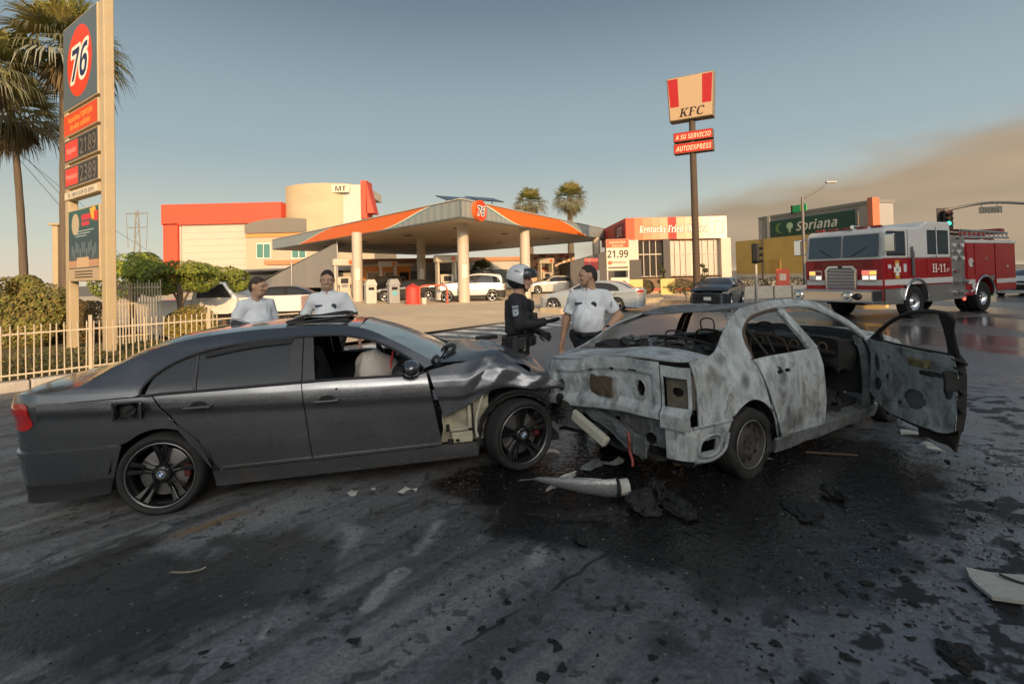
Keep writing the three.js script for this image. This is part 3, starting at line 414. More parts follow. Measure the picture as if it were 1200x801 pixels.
// ---------------------------------------------------------------- the crashed grey saloon
const dustRough = dataTex(512, 512, (u, v) => { const n = clamp(0.26 + (tileN(u, v, 6, 5, 9) - 0.5) * 0.3 + (tileN(u, v, 70, 2, 2) - 0.5) * 0.08, 0.19, 0.5); return [n, n, n]; });
const roundel = printed(128, 128, (g) => { g.fillStyle = '#16181b'; g.fillRect(0, 0, 128, 128); g.fillStyle = '#c9ccd0'; g.beginPath(); g.arc(64, 64, 62, 0, 7); g.fill(); g.fillStyle = '#101214'; g.beginPath(); g.arc(64, 64, 57, 0, 7); g.fill(); for (let i = 0; i < 4; i++) { g.fillStyle = i % 2 ? '#e6e8ea' : '#3f7fc0'; g.beginPath(); g.moveTo(64, 64); g.arc(64, 64, 37, i * Math.PI / 2, (i + 1) * Math.PI / 2); g.fill(); } g.fillStyle = '#d8dadc'; g.font = 'bold 20px sans-serif'; g.textAlign = 'center'; g.fillText('M', 64, 21); g.fillText('B', 24, 36); g.fillText('W', 104, 36); }, 0.3);
let bmwShape;
{
  const car = thing('crashed_sedan', 'dark grey saloon with crumpled bonnet and black wheels, nose against the burnt car', 'car', [-2.866, GY(-2.866), -4.763], 0.1937);
  car.rotation.z = 0.0236;
  const paint = std([0.15, 0.154, 0.163], 1, 0.85, { clearcoat: 1, clearcoatRoughness: 0.1, roughnessMap: rep(dustRough, 0.8) });
  const glass = std([0.2, 0.21, 0.22], 0.03, 0, { transmission: 0.75, thickness: 0, ior: 1.7 });
  const screen = std([0.62, 0.72, 0.74], 0.12, 0, { transmission: 0.55, thickness: 0 });
  const red = std([0.42, 0.012, 0.012], 0.15, 0, { clearcoat: 1, clearcoatRoughness: 0.05 });
  const cloth = std([0.045, 0.045, 0.05], 0.9), plastic = std([0.02, 0.02, 0.021], 0.55), satin = std([0.10, 0.103, 0.108], 0.35, 0.8), rawCream = plaster([0.4, 0.37, 0.27], 0.45, 0.35, 0.6);
  const o = buildCar(car, SEDAN, { paint, glass, screen, frame: M.blackTrim, handle: satin, tail: red, head: M.blackTrim, bumper: paint, shell: M.dark, pillar: std([0.055, 0.055, 0.057], 0.4) }, {
    skip: ['front_wing', 'front_bumper', 'bonnet', 'head_lamp', 'front_glass', 'mirror_left'], frontOpen: true,
    holeQ: (s, y) => Math.abs(s + 0.205) < 0.085 && Math.abs(y - 0.81) < 0.06, holeRoof: (x, z) => x > 0.86 && x < 1.34 && Math.abs(z) < 0.4
  });
  const C = bmwShape = o.C;
  // lower black valance of the bumper
  mesh('bumper_valance', [1, -1].map((sd) => C.ruled([[C.tailS, 0.17], [-0.7, 0.17], [-0.37, 0.19]], [[C.tailS, 0.3], [-0.7, 0.3], [-0.345, 0.315]], 24, 4, sd, 0.02, -0.022)), plastic, car);
  // fuel filler: pocket, cap and the open flap
  { const f = part('fuel_filler', car), p = C.map(-0.205, 0.81, 1); f.position.copy(p);
    mesh('pocket', [bx(0.17, 0.125, 0.01, 0, 0, -0.075), bx(0.01, 0.125, 0.08, -0.085, 0, -0.04), bx(0.01, 0.125, 0.08, 0.085, 0, -0.04), bx(0.17, 0.01, 0.08, 0, 0.062, -0.04), bx(0.17, 0.01, 0.08, 0, -0.062, -0.04), bx(0.19, 0.012, 0.014, 0, 0.064, 0), bx(0.19, 0.012, 0.014, 0, -0.064, 0), bx(0.012, 0.13, 0.014, -0.09, 0, 0), bx(0.012, 0.13, 0.014, 0.09, 0, 0)], plastic, f);
    mesh('cap', [new THREE.CylinderGeometry(0.042, 0.045, 0.03, 24).rotateX(Math.PI / 2).translate(0.005, 0, -0.045), bx(0.075, 0.014, 0.02, 0.005, 0, -0.025, 0.005, 0).rotateZ(0.5)], M.blackTrim, f);
    mesh('flap', bx(0.012, 0.13, 0.1, 0.108, 0.002, 0.035, 0.005, 0.5), paint, f); }
  // roof details
  mesh('antenna_fin', prism([[-0.11, 0], [0.09, 0], [-0.045, 0.062], [-0.1, 0.066]], 0.045, 0.012).translate(0.36, 1.34, 0), paint, car);
  { const s = part('sunroof', car); mesh('frame', [bx(0.52, 0.02, 0.03, 1.1, 1.363, 0.41), bx(0.52, 0.02, 0.03, 1.1, 1.363, -0.41), bx(0.03, 0.02, 0.84, 0.85, 1.370, 0)], plastic, s); mesh('deflector', [tube([[1.0, 1.363, 0.42], [1.24, 1.385, 0.42], [1.32, 1.378, 0.3], [1.34, 1.382, 0], [1.32, 1.378, -0.3], [1.24, 1.385, -0.42], [1.0, 1.363, -0.42]], 0.014, 40, 6)], plastic, s); mesh('dark_infill', bx(0.5, 0.02, 0.8, 1.1, 1.29, 0), M.dark, s); }  // dark sheet under the sunroof opening stands in for the shade inside
  mesh('window_visor', C.ruled([[0.3, 1.155], [0.62, 1.2], [0.93, 1.215]], [[0.27, 1.18], [0.62, 1.24], [0.95, 1.256]], 16, 3, 1, 0.004, -0.012), M.blackTrim, car);
  mesh('door_moulding', C.ruled([[0.42, 0.285], [2.12, 0.285]], [[0.42, 0.305], [2.12, 0.305]], 20, 2, 1, 0.006, -0.008), paint, car);
  // wheels
  const wm = { rim: std([0.016, 0.016, 0.017], 0.28, 0.4, { clearcoat: 0.8, clearcoatRoughness: 0.2 }), lip: std([0.4, 0.4, 0.41], 0.35, 1), caliper: std([0.09, 0.012, 0.012], 0.5), badge: roundel };
  for (const [x, sd, y, ry, rx] of [[0, 1, 0.305, 0, 0], [0, -1, 0.305, 0, 0], [2.8, 1, 0.303, 0.36, 0.03], [2.78, -1, 0.3, 0.3, 0]]) { const w = wheel(car, 0.305, 0.225, 0.245, 'double', wm, sd); w.position.set(x, y, sd * 0.775); w.rotation.y += ry; w.rotation.x = rx; }
  // front damage
  const tri = (t) => Math.abs(((t % 1) + 1) % 1 - 0.5) * 2;
  const crumple = (g, amp, f, seed, x0) => {          // sheet metal folding along straight creases
    const r = rng(seed * 100 | 0), F = [...Array(5).keys()].map((i) => { const a = r() * 6.283, b = r() * 1.2 - 0.6; return [Math.cos(a) * Math.cos(b), Math.sin(b), Math.sin(a) * Math.cos(b), f * (0.22 + 0.16 * i * (0.5 + r())), r() * 9, 1 / (1 + 0.55 * i)]; }), p = g.attributes.position;
    for (let i = 0; i < p.count; i++) { const x = p.getX(i), y = p.getY(i), z = p.getZ(i), k = sstep(x0, x0 + 0.4, x); let d = 0, e = 0, w = 0; for (const [nx, ny, nz, q, ph, am] of F) { const t = tri((x * nx + y * ny * 1.5 + z * nz) * q * 0.5 + ph); d += (t - 0.5) * am; e += (tri((x * nz + z * nx + y) * q * 0.43 + ph * 2) - 0.5) * am; w += am; } p.setXYZ(i, x + e / w * amp * k * 1.2, y + d / w * amp * k * 2.6, z + e / w * amp * k * 1.6); }
    g.computeVertexNormals(); return g; };
  const bonnetMat = std([0.115, 0.122, 0.135], 1, 0.55, { clearcoat: 0.35, clearcoatRoughness: 0.3, roughnessMap: rep(dustRough, 1.3), bumpMap: rep(cloudy, 1.1), bumpScale: 0.0025 });
  mesh('bonnet', crumple(C.across([[2.13, 0.97, 0.045, 0.12, 0.76], [2.35, 0.965, 0.05, 0.11, 0.755], [2.6, 0.93, 0.06, 0.08, 0.745], [2.8, 0.885, 0.065, 0.05, 0.73], [2.95, 0.835, 0.055, 0.04, 0.71], [3.06, 0.765, 0.06, 0.04, 0.68], [3.16, 0.705, 0.04, 0.03, 0.64], [3.23, 0.645, 0.025, 0.02, 0.6]], 90, 80, 0.006), 0.06, 8, 3.1, 2.35), bonnetMat, car);
  for (const sd of [1, -1]) mesh('front_wing', crumple(C.ruled([[2.15, 0.53], [2.28, 0.585], [2.5, 0.645], [2.75, 0.672], [2.95, 0.655], [3.08, 0.635], [3.2, 0.64]], [[2.04, 0.92], [2.3, 0.955], [2.58, 0.925], [2.8, 0.875], [2.95, 0.815], [3.08, 0.745], [3.2, 0.685]], 80, 36, sd, 0.005, -0.012), 0.08, 7.5, sd * 4 + 9, 2.15), bonnetMat, car);
  { const w = part('inner_wing', car); mesh('panel', dent(C.ruled([[2.14, 0.275], [2.5, 0.275]], [[2.14, 0.69], [2.56, 0.71]], 22, 26, 1, 0.006, 0.09), 0.03, 14, 2), rawCream, w); mesh('rib', [bx(0.035, 0.2, 0.03, 2.37, 0.5, 0.81, 0.008), bx(0.15, 0.03, 0.03, 2.28, 0.4, 0.81, 0.006), bx(0.1, 0.07, 0.02, 2.22, 0.575, 0.81, 0.004), bx(0.2, 0.025, 0.03, 2.32, 0.62, 0.81, 0.006), bx(0.18, 0.09, 0.03, 2.3, 0.33, 0.81, 0.01)], rawCream, w); mesh('bracket', [bx(0.07, 0.03, 0.02, 2.19, 0.575, 0.83, 0.004), bx(0.03, 0.06, 0.02, 2.18, 0.42, 0.825), bx(0.05, 0.03, 0.02, 2.2, 0.31, 0.828), rod([2.24, 0.31, 0.81], [2.27, 0.31, 0.84], 0.012)], M.dark, w); mesh('flange', tube([[2.5, 0.7, 0.82], [2.46, 0.6, 0.84], [2.43, 0.5, 0.84], [2.42, 0.4, 0.83], [2.43, 0.32, 0.83]], 0.012, 20, 6), std([0.5, 0.47, 0.38], 0.5), w); }
  const liner = (sd) => { const g = [], A = archPts(2.8, 0.31, 0.375, Math.PI * 1.06, Math.PI * 0.22, 26), B = archPts(2.8, 0.31, 0.335, Math.PI * 1.06, Math.PI * 0.22, 26); const P = [0, 1, 2, 3].map((j) => A.map((a, i) => V3(mix(a[0], B[i][0], j / 3), mix(a[1], B[i][1], j / 3), sd * (0.845 - 0.012 * j + 0.01 * Math.sin(i * 1.7))))); g.push(gridGeo(P, P.map((r) => r.map((v) => [v.x, v.y])), 0.008, V3(2.8, 0.3, 0))); const Q = [0, 1, 2, 3, 4].map((j) => B.map((b, i) => V3(b[0] + 0.012 * Math.sin(i * 2.1 + j), b[1], sd * (0.845 - j * 0.09)))); g.push(gridGeo(Q, Q.map((r) => r.map((v) => [v.x, v.z])), 0.004, V3(2.8, 3, 0))); return join(g); };
  mesh('wheel_arch_liner', liner(1), std([0.03, 0.03, 0.03], 0.7), car); mesh('wheel_arch_liner', liner(-1), plastic, car);
  const r = rng(5), burnt = std([0.012, 0.011, 0.011], 0.6), dull = std([0.03, 0.027, 0.024], 0.5, 0.4);
  mesh('radiator', dent(new THREE.BoxGeometry(0.06, 0.32, 1.2, 3, 8, 20).rotateZ(0.2).translate(3.0, 0.5, 0), 0.12, 5, 8), burnt, car);
  mesh('engine_block', [bx(0.6, 0.4, 0.5, 2.6, 0.6, 0, 0.05), bx(0.45, 0.1, 0.35, 2.62, 0.84, 0.05, 0.03), bx(0.4, 0.25, 0.3, 2.65, 0.55, -0.45, 0.03)], burnt, car);
  for (let i = 0; i < 46; i++) {
    const z = i < 24 ? mix(0.28, 0.8, r()) : mix(-0.75, 0.4, r()), x = mix(2.9, 3.26, r()), y = mix(0.34, 0.68, r()), kind = r();
    const g = kind < 0.45 ? dent(new THREE.BoxGeometry(0.04 + r() * 0.12, 0.02 + r() * 0.08, 0.05 + r() * 0.14, 3, 3, 3), 0.06, 14, i) : kind < 0.75 ? tube([[0, 0, 0], [0.05 * r(), 0.06 - 0.12 * r(), 0.05], [0.1 - 0.2 * r(), 0.1 - 0.2 * r(), 0.1]], 0.006 + r() * 0.012, 12, 6) : dent(new THREE.PlaneGeometry(0.12 + r() * 0.12, 0.1 + r() * 0.1, 5, 5), 0.08, 11, i);
    g.rotateX(r() * 3).rotateY(r() * 3); g.translate(x, y, z); mesh(kind < 0.45 ? 'crushed_bracket' : kind < 0.75 ? 'hose' : 'torn_plastic', g, r() < 0.75 ? burnt : dull, car);
  }
  mesh('crushed_headlamp', dent(new THREE.SphereGeometry(0.13, 18, 12).scale(1.2, 0.6, 0.8).translate(2.98, 0.66, 0.68), 0.09, 12, 3), std([0.035, 0.035, 0.037], 0.25), car);
  mesh('bumper_beam', bar([3.1, 0.42, -0.6], [3.16, 0.46, 0.5], 0.06, 0.1), dull, car);
  // scuttle, wipers, hinge bits thrown up at the base of the screen
  mesh('scuttle', tube([[2.18, 0.985, 0.66], [2.27, 1.02, 0.5], [2.3, 1.05, 0.32], [2.22, 1.04, 0.33], [2.16, 1.0, 0.52]], 0.018, 30, 6), plastic, car);
  mesh('wiper', [rod([2.24, 1.02, 0.3], [2.08, 1.065, -0.1], 0.009), rod([2.27, 1.02, -0.2], [2.1, 1.06, -0.52], 0.009)], plastic, car);
  mesh('bonnet_catch', [bx(0.22, 0.04, 0.12, 2.72, 1.01, -0.42, 0.01, 0.3), bx(0.08, 0.07, 0.05, 2.64, 0.99, -0.45, 0.01)], M.blackTrim, car);
  mesh('bonnet_hinge', [tube([[2.1, 0.96, 0.78], [2.08, 1.0, 0.8], [2.12, 1.03, 0.78], [2.14, 0.98, 0.8]], 0.015, 14, 6)], M.blackTrim, car);
  // inside
  const seat = (z) => { const s = part('seat', car); mesh('cushion', bx(0.5, 0.16, 0.5, 1.32, 0.42, z, 0.06), cloth, s); mesh('backrest', bx(0.16, 0.62, 0.5, 0, 0, 0, 0.06).rotateZ(0.35).translate(0.97, 0.74, z), cloth, s); mesh('headrest', bx(0.1, 0.16, 0.26, 0, 0, 0, 0.04).rotateZ(0.35).translate(0.83, 1.08, z), cloth, s); };
  seat(0.36); seat(-0.36);
  mesh('rear_bench', [bx(0.5, 0.2, 1.25, 0.45, 0.42, 0, 0.07), bx(0.18, 0.6, 1.25, 0, 0, 0, 0.06).rotateZ(0.4).translate(0.13, 0.75, 0)], cloth, car);
  mesh('dashboard', [bx(0.42, 0.22, 1.4, 1.93, 0.82, 0, 0.07), bx(0.3, 0.35, 0.3, 1.83, 0.62, 0, 0.05)], plastic, car);
  mesh('steering_wheel', new THREE.TorusGeometry(0.18, 0.016, 8, 30).rotateY(Math.PI / 2).rotateZ(0.4).translate(1.62, 0.86, -0.36), plastic, car);
  const bag = new THREE.SphereGeometry(0.24, 30, 20).scale(0.75, 0.9, 1.0); bag.translate(1.56, 0.86, 0.36);
  mesh('airbag', dent(bag, 0.14, 8, 2), plaster([0.5, 0.45, 0.4], 0.25, 0.3, 0.9), car);
  mesh('red_strap', [bx(0.014, 0.36, 0.055, 0, 0, 0, 0.004).rotateZ(-0.22).translate(1.72, 0.97, 0.42), bx(0.016, 0.33, 0.018, 0, 0, 0, 0.004).rotateZ(-0.22).translate(1.725, 0.97, 0.452)], std([0.55, 0.03, 0.03], 0.5), car);
  for (const [x, y, z] of [[1.84, 0.93, 0.5], [1.87, 0.96, 0.3], [1.9, 0.93, 0.62], [1.82, 0.95, 0.1]]) mesh('torn_trim', dent(new THREE.BoxGeometry(0.1, 0.05, 0.1, 4, 4, 4).translate(x, y, z), 0.08, 16, x * 9), plastic, car);
  mesh('far_door_card', C.ruled([[0.4, 0.3], [2.05, 0.3]], [[0.4, 0.93], [2.0, 0.93]], 16, 8, -1, 0.03, 0.07), plastic, car);
  mesh('loose_bolt_hole', new THREE.CircleGeometry(0.009, 12).translate(...C.map(1.3, 0.845, 1).add(V3(0, 0, 0.002)).toArray()), M.dark, car);
}
// ---------------------------------------------------------------- the burnt-out saloon
const burntMaps = (() => {
  const w = 1280, h = 640, A = new Uint8Array(w * h * 4), B = new Uint8Array(w * h * 4), enc = (x) => 255 * (1.055 * Math.pow(Math.max(x, 0.0005), 1 / 2.4) - 0.055);
  for (let j = 0; j < h; j++) for (let i = 0; i < w; i++) {
    const x = i / w * 5, y = j / h * 2, a = fbm(x * 2.2 + 3, y * 2.2, 5), b = fbm(x * 5.5 + 20, y * 5.5 + 9, 5), c = fbm(x * 16, y * 9 + 40, 4), st = fbm(x * 9 + 60, y * 1.6, 4), f = n2(x * 150, y * 150), l = fbm(x * 1.1 + 80, y * 1.5 + 8, 3);
    let k = [0.46, 0.505, 0.51].map((v) => v * (0.5 + 0.95 * b) * (0.85 + 0.3 * f) * (0.35 + 1.3 * c));
    k = mix3(k, [0.56, 0.6, 0.6], sstep(0.56, 0.72, st) * 0.65 + sstep(0.62, 0.74, c) * 0.4);                 // white ash runs
    k = mix3(k, [0.15, 0.115, 0.08], sstep(0.52, 0.7, a * 0.55 + c * 0.45) * 0.5);                             // rust bloom
    k = mix3(k, [0.06, 0.057, 0.052], sstep(0.52, 0.74, b * 0.4 + l * 0.3 + c * 0.3) * 0.75);                            // burnt primer
    k = mix3(k, [0.016, 0.016, 0.016], sstep(0.63, 0.74, fbm(x * 11 + 7, y * 11 + 70, 4)) * 0.3);                // soot flakes
    for (const [sx, sy, r] of [[1.95, 0.74, 0.1], [1.93, 0.6, 0.075], [1.44, 0.78, 0.09], [1.2, 0.98, 0.08], [2.02, 0.36, 0.15], [2.2, 0.33, 0.1], [1.02, 0.4, 0.1], [2.5, 0.34, 0.07]]) { const d = Math.hypot((x - sx), (y - sy)) + (c - 0.5) * 0.09; k = mix3(k, [0.022, 0.021, 0.021], (1 - sstep(r * 0.1, r * 1.1, d)) * 0.6); }
    const o = (j * w + i) * 4; A[o] = enc(k[0]); A[o + 1] = enc(k[1]); A[o + 2] = enc(k[2]); A[o + 3] = 255; const hgt = clamp(0.5 + (b - 0.5) * 0.7 + (c - 0.5) * 0.8 + (f - 0.5) * 0.15); B[o] = B[o + 1] = B[o + 2] = hgt * 255; B[o + 3] = 255;
  }
  const mk = (d, col) => { const t = new THREE.DataTexture(d, w, h); t.magFilter = THREE.LinearFilter; t.wrapS = t.wrapT = THREE.RepeatWrapping; if (col) t.colorSpace = THREE.SRGBColorSpace; t.repeat.set(0.2, 0.5); t.offset.set(0.3, 0); t.needsUpdate = true; return t; };
  return { map: mk(A, true), bumpMap: mk(B) };
})();
const ash = std([1, 1, 1], 0.62, 0.25, { ...burntMaps, bumpScale: 0.012 }), charred = plaster([0.02, 0.019, 0.018], 0.7, 0.5, 0.75), rusty = plaster([0.10, 0.07, 0.045], 0.75, 0.45, 0.8), ashDark = std([0.36, 0.36, 0.37], 0.75, 0.1, { ...burntMaps, bumpScale: 0.015 });
{
  const car = thing('burnt_car', 'burnt out saloon bare to the ashen metal, its front door hanging open', 'car', [1.484, 0.03, -4.897], 0.5655);
  const S = {
    xr: -0.88, xf: 3.3, W: 0.86, wx: 1.0, taper: 0.1, ra: 0.3, fa: 0.5, wb: 2.6, wr: 0.29, arch: 0.335, archY: 0.285, crease: null, sillY: 0.12, doorY: 0.24,
    inset: [[0.12, 0.07], [0.25, 0.03], [0.45, 0.006], [0.62, 0.004], [0.8, 0.018], [0.9, 0.045], [0.95, 0.07], [1.05, 0.115], [1.2, 0.19], [1.3, 0.25], [1.38, 0.31], [1.45, 0.38]],
    dlo: [[0.1, 0.95], [0.1, 1.06], [0.15, 1.17], [0.3, 1.255], [0.55, 1.305], [0.85, 1.325], [1.15, 1.325], [1.4, 1.3], [1.65, 1.22], [1.85, 1.12], [2.0, 1.03], [2.11, 0.955]],
    gut: [[0.26, 1.34], [0.5, 1.375], [0.8, 1.39], [1.1, 1.39], [1.35, 1.375], [1.55, 1.33], [1.78, 1.225], [2.0, 1.1], [2.2, 0.98]],
    cpLow: [[-0.66, 0.94], [-0.4, 0.94], [-0.1, 0.94], [0.09, 0.95], [0.09, 1.06], [0.14, 1.17], [0.3, 1.255]], cpUp: [[-0.66, 1.0], [-0.5, 1.01], [-0.36, 1.03], [-0.22, 1.1], [-0.06, 1.2], [0.08, 1.28], [0.26, 1.34]],
    belt: 0.94, quarterX: [-0.66, 0.1], doorR: [[0.1, 0.94], [0.42, 0.24]], bp: [1.11, 1.14], doorF: [2.1, 2.16],
    roof: [[0.26, 1.34, -0.015], [0.55, 1.38, -0.05], [0.9, 1.39, -0.06], [1.2, 1.387, -0.03], [1.5, 1.345, 0.02]], screen: [[1.5, 1.345, 0.02], [2.2, 0.98, 0.05]], back: [[-0.45, 1.0, 0], [0.26, 1.34, 0]],
    boot: [[-0.4, 1.015, 0.02], [-0.55, 1.012, 0.02], [-0.72, 1.0, 0.01], [-0.83, 0.985, 0.005]], hood: [[2.2, 0.98, 0.05, 0.1], [2.6, 0.93, 0.05, 0.05], [2.95, 0.84, 0.05, 0.03], [3.15, 0.74, 0.04, 0.02]],
    bumperTop: 0.52, deckY: 0.97, noseY: 0.72,
    deform: (v) => {
      const k = sstep(0.35, -0.8, v.z) * sstep(0.5, -0.75, v.x); v.y -= 0.12 * k * v.y; v.x -= 0.2 * k;
      const t = sstep(1.1, 1.38, v.y) * sstep(0.5, -0.6, v.z); v.y -= 0.085 * t;
      const w = 0.018; v.x += (n3(v.x * 4, v.y * 4, v.z * 4 + 9) - 0.5) * w; v.y += (n3(v.x * 3.5 + 7, v.y * 4, v.z * 4) - 0.5) * w * 1.3; v.z += (n3(v.x * 4.5, v.y * 4.5 + 3, v.z * 3) - 0.5) * w * 1.6;
    }
  };
  const o = buildCar(car, S, { paint: ash, shell: charred, pillar: rusty, sill: ashDark, roof: ashDark }, { skip: ['front_glass', 'rear_glass', 'front_door_right', 'rear_bumper', 'rear_panel', 'windscreen', 'rear_window', 'tail_lamp', 'head_lamp', 'frame', 'mirror', 'pillar_right', 'front_bumper'], noMirror: true, shellOff: 0.1, shellEnd: 1.1, holeRD: (s, y) => Math.hypot(s - 0.43, (y - 0.8)) < 0.03 || Math.hypot(s - 0.53, (y - 0.8)) < 0.024 });
  const C = o.C, D = (x, y, z) => { const v = V3(x, y, z); S.deform(v); return v; };
  // inner frames of the openings, right side: door frames, pillars
  const rail = (list, r, mat, name) => mesh(name, tube(list.map((p) => C.map(p[0], p[1], p[2] ?? 1, p[3] ?? 0.01)), r, 40, 7), mat, car);
  rail([[0.11, 0.95], [0.115, 1.06], [0.165, 1.165], [0.3, 1.24], [0.55, 1.29], [0.8, 1.305]], 0.016, rusty, 'door_frame');
  rail([[0.8, 1.31], [1.15, 1.318], [1.4, 1.29], [1.65, 1.21], [1.85, 1.11], [2.08, 0.965]], 0.02, ash, 'door_aperture');
  mesh('pillar', C.ruled([[1.0, 0.94], [1.13, 0.94]], [[0.8, 1.31], [0.9, 1.32]], 6, 14, 1, 0.03, 0.004), ash, car);
  mesh('pillar', C.ruled([[1.02, 0.14], [1.13, 0.14]], [[1.02, 0.94], [1.13, 0.94]], 6, 14, 1, 0.06, 0.05), charred, car);
  mesh('window_divider', [rod(C.map(0.36, 0.94, 1, 0.02), C.map(0.22, 1.2, 1, 0.02), 0.012), rod(C.map(0.55, 0.94, 1, 0.1), C.map(0.56, 1.08, 1, 0.1), 0.01)], charred, car);
  mesh('pillar', C.ruled([[2.08, 0.14], [2.19, 0.14]], [[2.06, 0.98], [2.2, 0.98]], 8, 20, 1, 0.05, 0.045), ashDark, car);
  mesh('door_sill', [C.ruled([[1.1, 0.12], [2.2, 0.12]], [[1.1, 0.21], [2.2, 0.21]], 20, 3, 1, 0.12, 0.02)], ashDark, car);
  // rear face: panel with lamp holes, boot lid seam, number plate recess
  const face = (w0, w1, y0, y1, nu, nv, x, hole, th = 0.008, mat = ash, name = 'rear_face') => { const P = [], U = []; for (let j = 0; j <= nv; j++) { P.push([]); U.push([]); for (let i = 0; i <= nu; i++) { const w = mix(w0, w1, i / nu), y = mix(y0, y1, j / nv), press = 0.018 * sstep(0.64, 0.67, y) * (1 - sstep(0.86, 0.89, y)) * (1 - sstep(0.5, 0.53, Math.abs(w))) - 0.03 * (1 - sstep(0.6, 0.66, y)); P[j].push(D(x + 0.1 * Math.pow(Math.abs(w) / 0.8, 3) + press, y, w)); U[j].push([w + 0.6, y]); } } return mesh(name, gridGeo(P, U, th, V3(1, 0.6, 0), hole && ((i, j) => hole((U[j][i][0] + U[j + 1][i + 1][0]) / 2 - 0.6, (U[j][i][1] + U[j + 1][i + 1][1]) / 2))), mat, car); };
  const lidX = -0.845;
  face(-0.7, 0.585, 0.555, 0.985, 110, 44, lidX, (w, y) => Math.hypot((w - 0.41) / 0.045, (y - 0.76) / 0.06) < 1 || Math.hypot((w + 0.45) / 0.045, (y - 0.74) / 0.06) < 1 || (Math.abs(w - 0.33) < 0.04 && Math.abs(y - 0.885) < 0.012) || Math.hypot((w - 0.12) / 0.03, (y - 0.885) / 0.014) < 1 || Math.hypot((w + 0.1) / 0.025, (y - 0.88) / 0.012) < 1 || (w < -0.6 && y < 0.8 && n2(w * 30, y * 30) > 0.4), 0.008, ash, 'boot_lid_face');
  face(0.6, 0.83, 0.5, 0.97, 26, 44, lidX - 0.005, (w, y) => w > 0.615 && w < 0.8 && y > 0.655 && y < 0.885, 0.008, ash, 'corner_panel');
  face(0.6, 0.82, 0.65, 0.9, 48, 52, lidX + 0.05, (w, y) => Math.hypot((w - 0.69) / 0.045, (y - 0.765) / 0.036) < 1, 0.006, plaster([0.13, 0.115, 0.085], 0.7, 0.2, 0.8), 'lamp_pocket');
  mesh('lamp_cavity', [new THREE.CylinderGeometry(0.07, 0.06, 0.1, 20, 1, true).rotateZ(Math.PI / 2).translate(lidX + 0.1, 0.76, 0.41), new THREE.BoxGeometry(0.01, 0.3, 0.4).translate(lidX + 0.16, 0.76, 0.6), new THREE.BoxGeometry(0.01, 0.3, 0.9).translate(lidX + 0.12, 0.74, 0)], charred, car);
  mesh('lamp_ring', [0.41].map((w) => new THREE.TorusGeometry(0.075, 0.009, 8, 30).scale(0.8, 1, 1).rotateY(Math.PI / 2).translate(lidX + 0.012, 0.76, w)), ash, car);
  { const g = dent(new THREE.BoxGeometry(0.02, 0.16, 0.26, 2, 10, 14), 0.03, 18, 4); const v = D(lidX - 0.006, 0.735, 0.02); mesh('plate_recess', g.translate(v.x, v.y, v.z), rusty, car); }
  mesh('lid_lip', tube([-0.68, -0.4, 0, 0.3, 0.57].map((w) => D(lidX - 0.02 + 0.1 * Math.pow(Math.abs(w) / 0.8, 3), 0.555, w)), 0.012, 40, 6), ashDark, car);
  face(-0.62, 0.6, 0.3, 0.56, 50, 16, lidX + 0.1, (w, y) => n2(w * 9, y * 9) > 0.78, 0.008, ashDark, 'lower_rear_panel');
  // quarter corner below the lamp: bumper mount with a vent opening
  mesh('bumper_mount', [C.ruled([[C.tailS + 0.42, 0.25], [-0.5, 0.24], [-0.36, 0.27]], [[C.tailS + 0.42, 0.52], [-0.5, 0.52], [-0.24, 0.515]], 36, 20, 1, 0.012, 0.006, (s, y) => s > -0.6 && s < -0.43 && y > 0.295 && y < 0.4), tube([[-0.62, 0.285], [-0.41, 0.285], [-0.4, 0.41], [-0.6, 0.415]].map((p) => C.map(p[0], p[1], 1, 0)), 0.012, 30, 6, true), tube([[-0.75, 0.515], [-0.5, 0.515], [-0.26, 0.51]].map((p) => C.map(p[0], p[1], 1, -0.004)), 0.012, 20, 6), tube([[-0.7, 0.24], [-0.45, 0.235], [-0.33, 0.3], [-0.3, 0.42]].map((p) => C.map(p[0], p[1], 1, -0.004)), 0.014, 24, 6)], ash, car);
  mesh('left_bumper_mount', C.ruled([[C.tailS + 0.42, 0.25], [-0.36, 0.27]], [[C.tailS + 0.42, 0.52], [-0.24, 0.515]], 16, 8, -1, 0.012, 0.006), ashDark, car);
  // bumper beam torn loose on one side, foam block, hanging strip
  mesh('bumper_beam', [dent(new THREE.BoxGeometry(0.05, 0.12, 0.75, 3, 5, 16), 0.035, 9, 5).rotateX(0.32).translate(-0.86, 0.40, 0.12), bx(0.012, 0.16, 0.14, -0.9, 0.33, 0.45, 0.003)], ashDark, car);
  mesh('bumper_foam', dent(new RoundedBoxGeometry(0.06, 0.1, 0.42, 5, 0.028), 0.04, 9, 1).rotateX(0.42).rotateY(0.1).translate(-0.97, 0.355, -0.06), plaster([0.42, 0.41, 0.34], 0.35, 0.3, 0.8), car);
  mesh('melted_strip', [tube([[-0.93, 0.42, 0.36], [-0.94, 0.36, 0.38], [-0.93, 0.28, 0.37], [-0.94, 0.21, 0.41], [-0.95, 0.17, 0.42]], 0.012, 20, 6)], std([0.22, 0.04, 0.03], 0.5), car);
  mesh('undertray', dent(new THREE.BoxGeometry(0.3, 0.03, 1.2, 6, 2, 16).translate(-0.72, 0.24, 0), 0.09, 6, 2), charred, car);
  mesh('exhaust_box', new THREE.CylinderGeometry(0.09, 0.09, 0.5, 16).rotateX(Math.PI / 2).scale(1.3, 0.8, 1).translate(-0.62, 0.26, 0.2), charred, car);
  // wheels: bare steel rims with what is left of the tyres
  const wm = { tyre: charred, rim: plaster([0.05, 0.046, 0.042], 0.6, 0.2, 0.7), lip: std([0.3, 0.3, 0.28], 0.5, 0.7), disc: rusty };
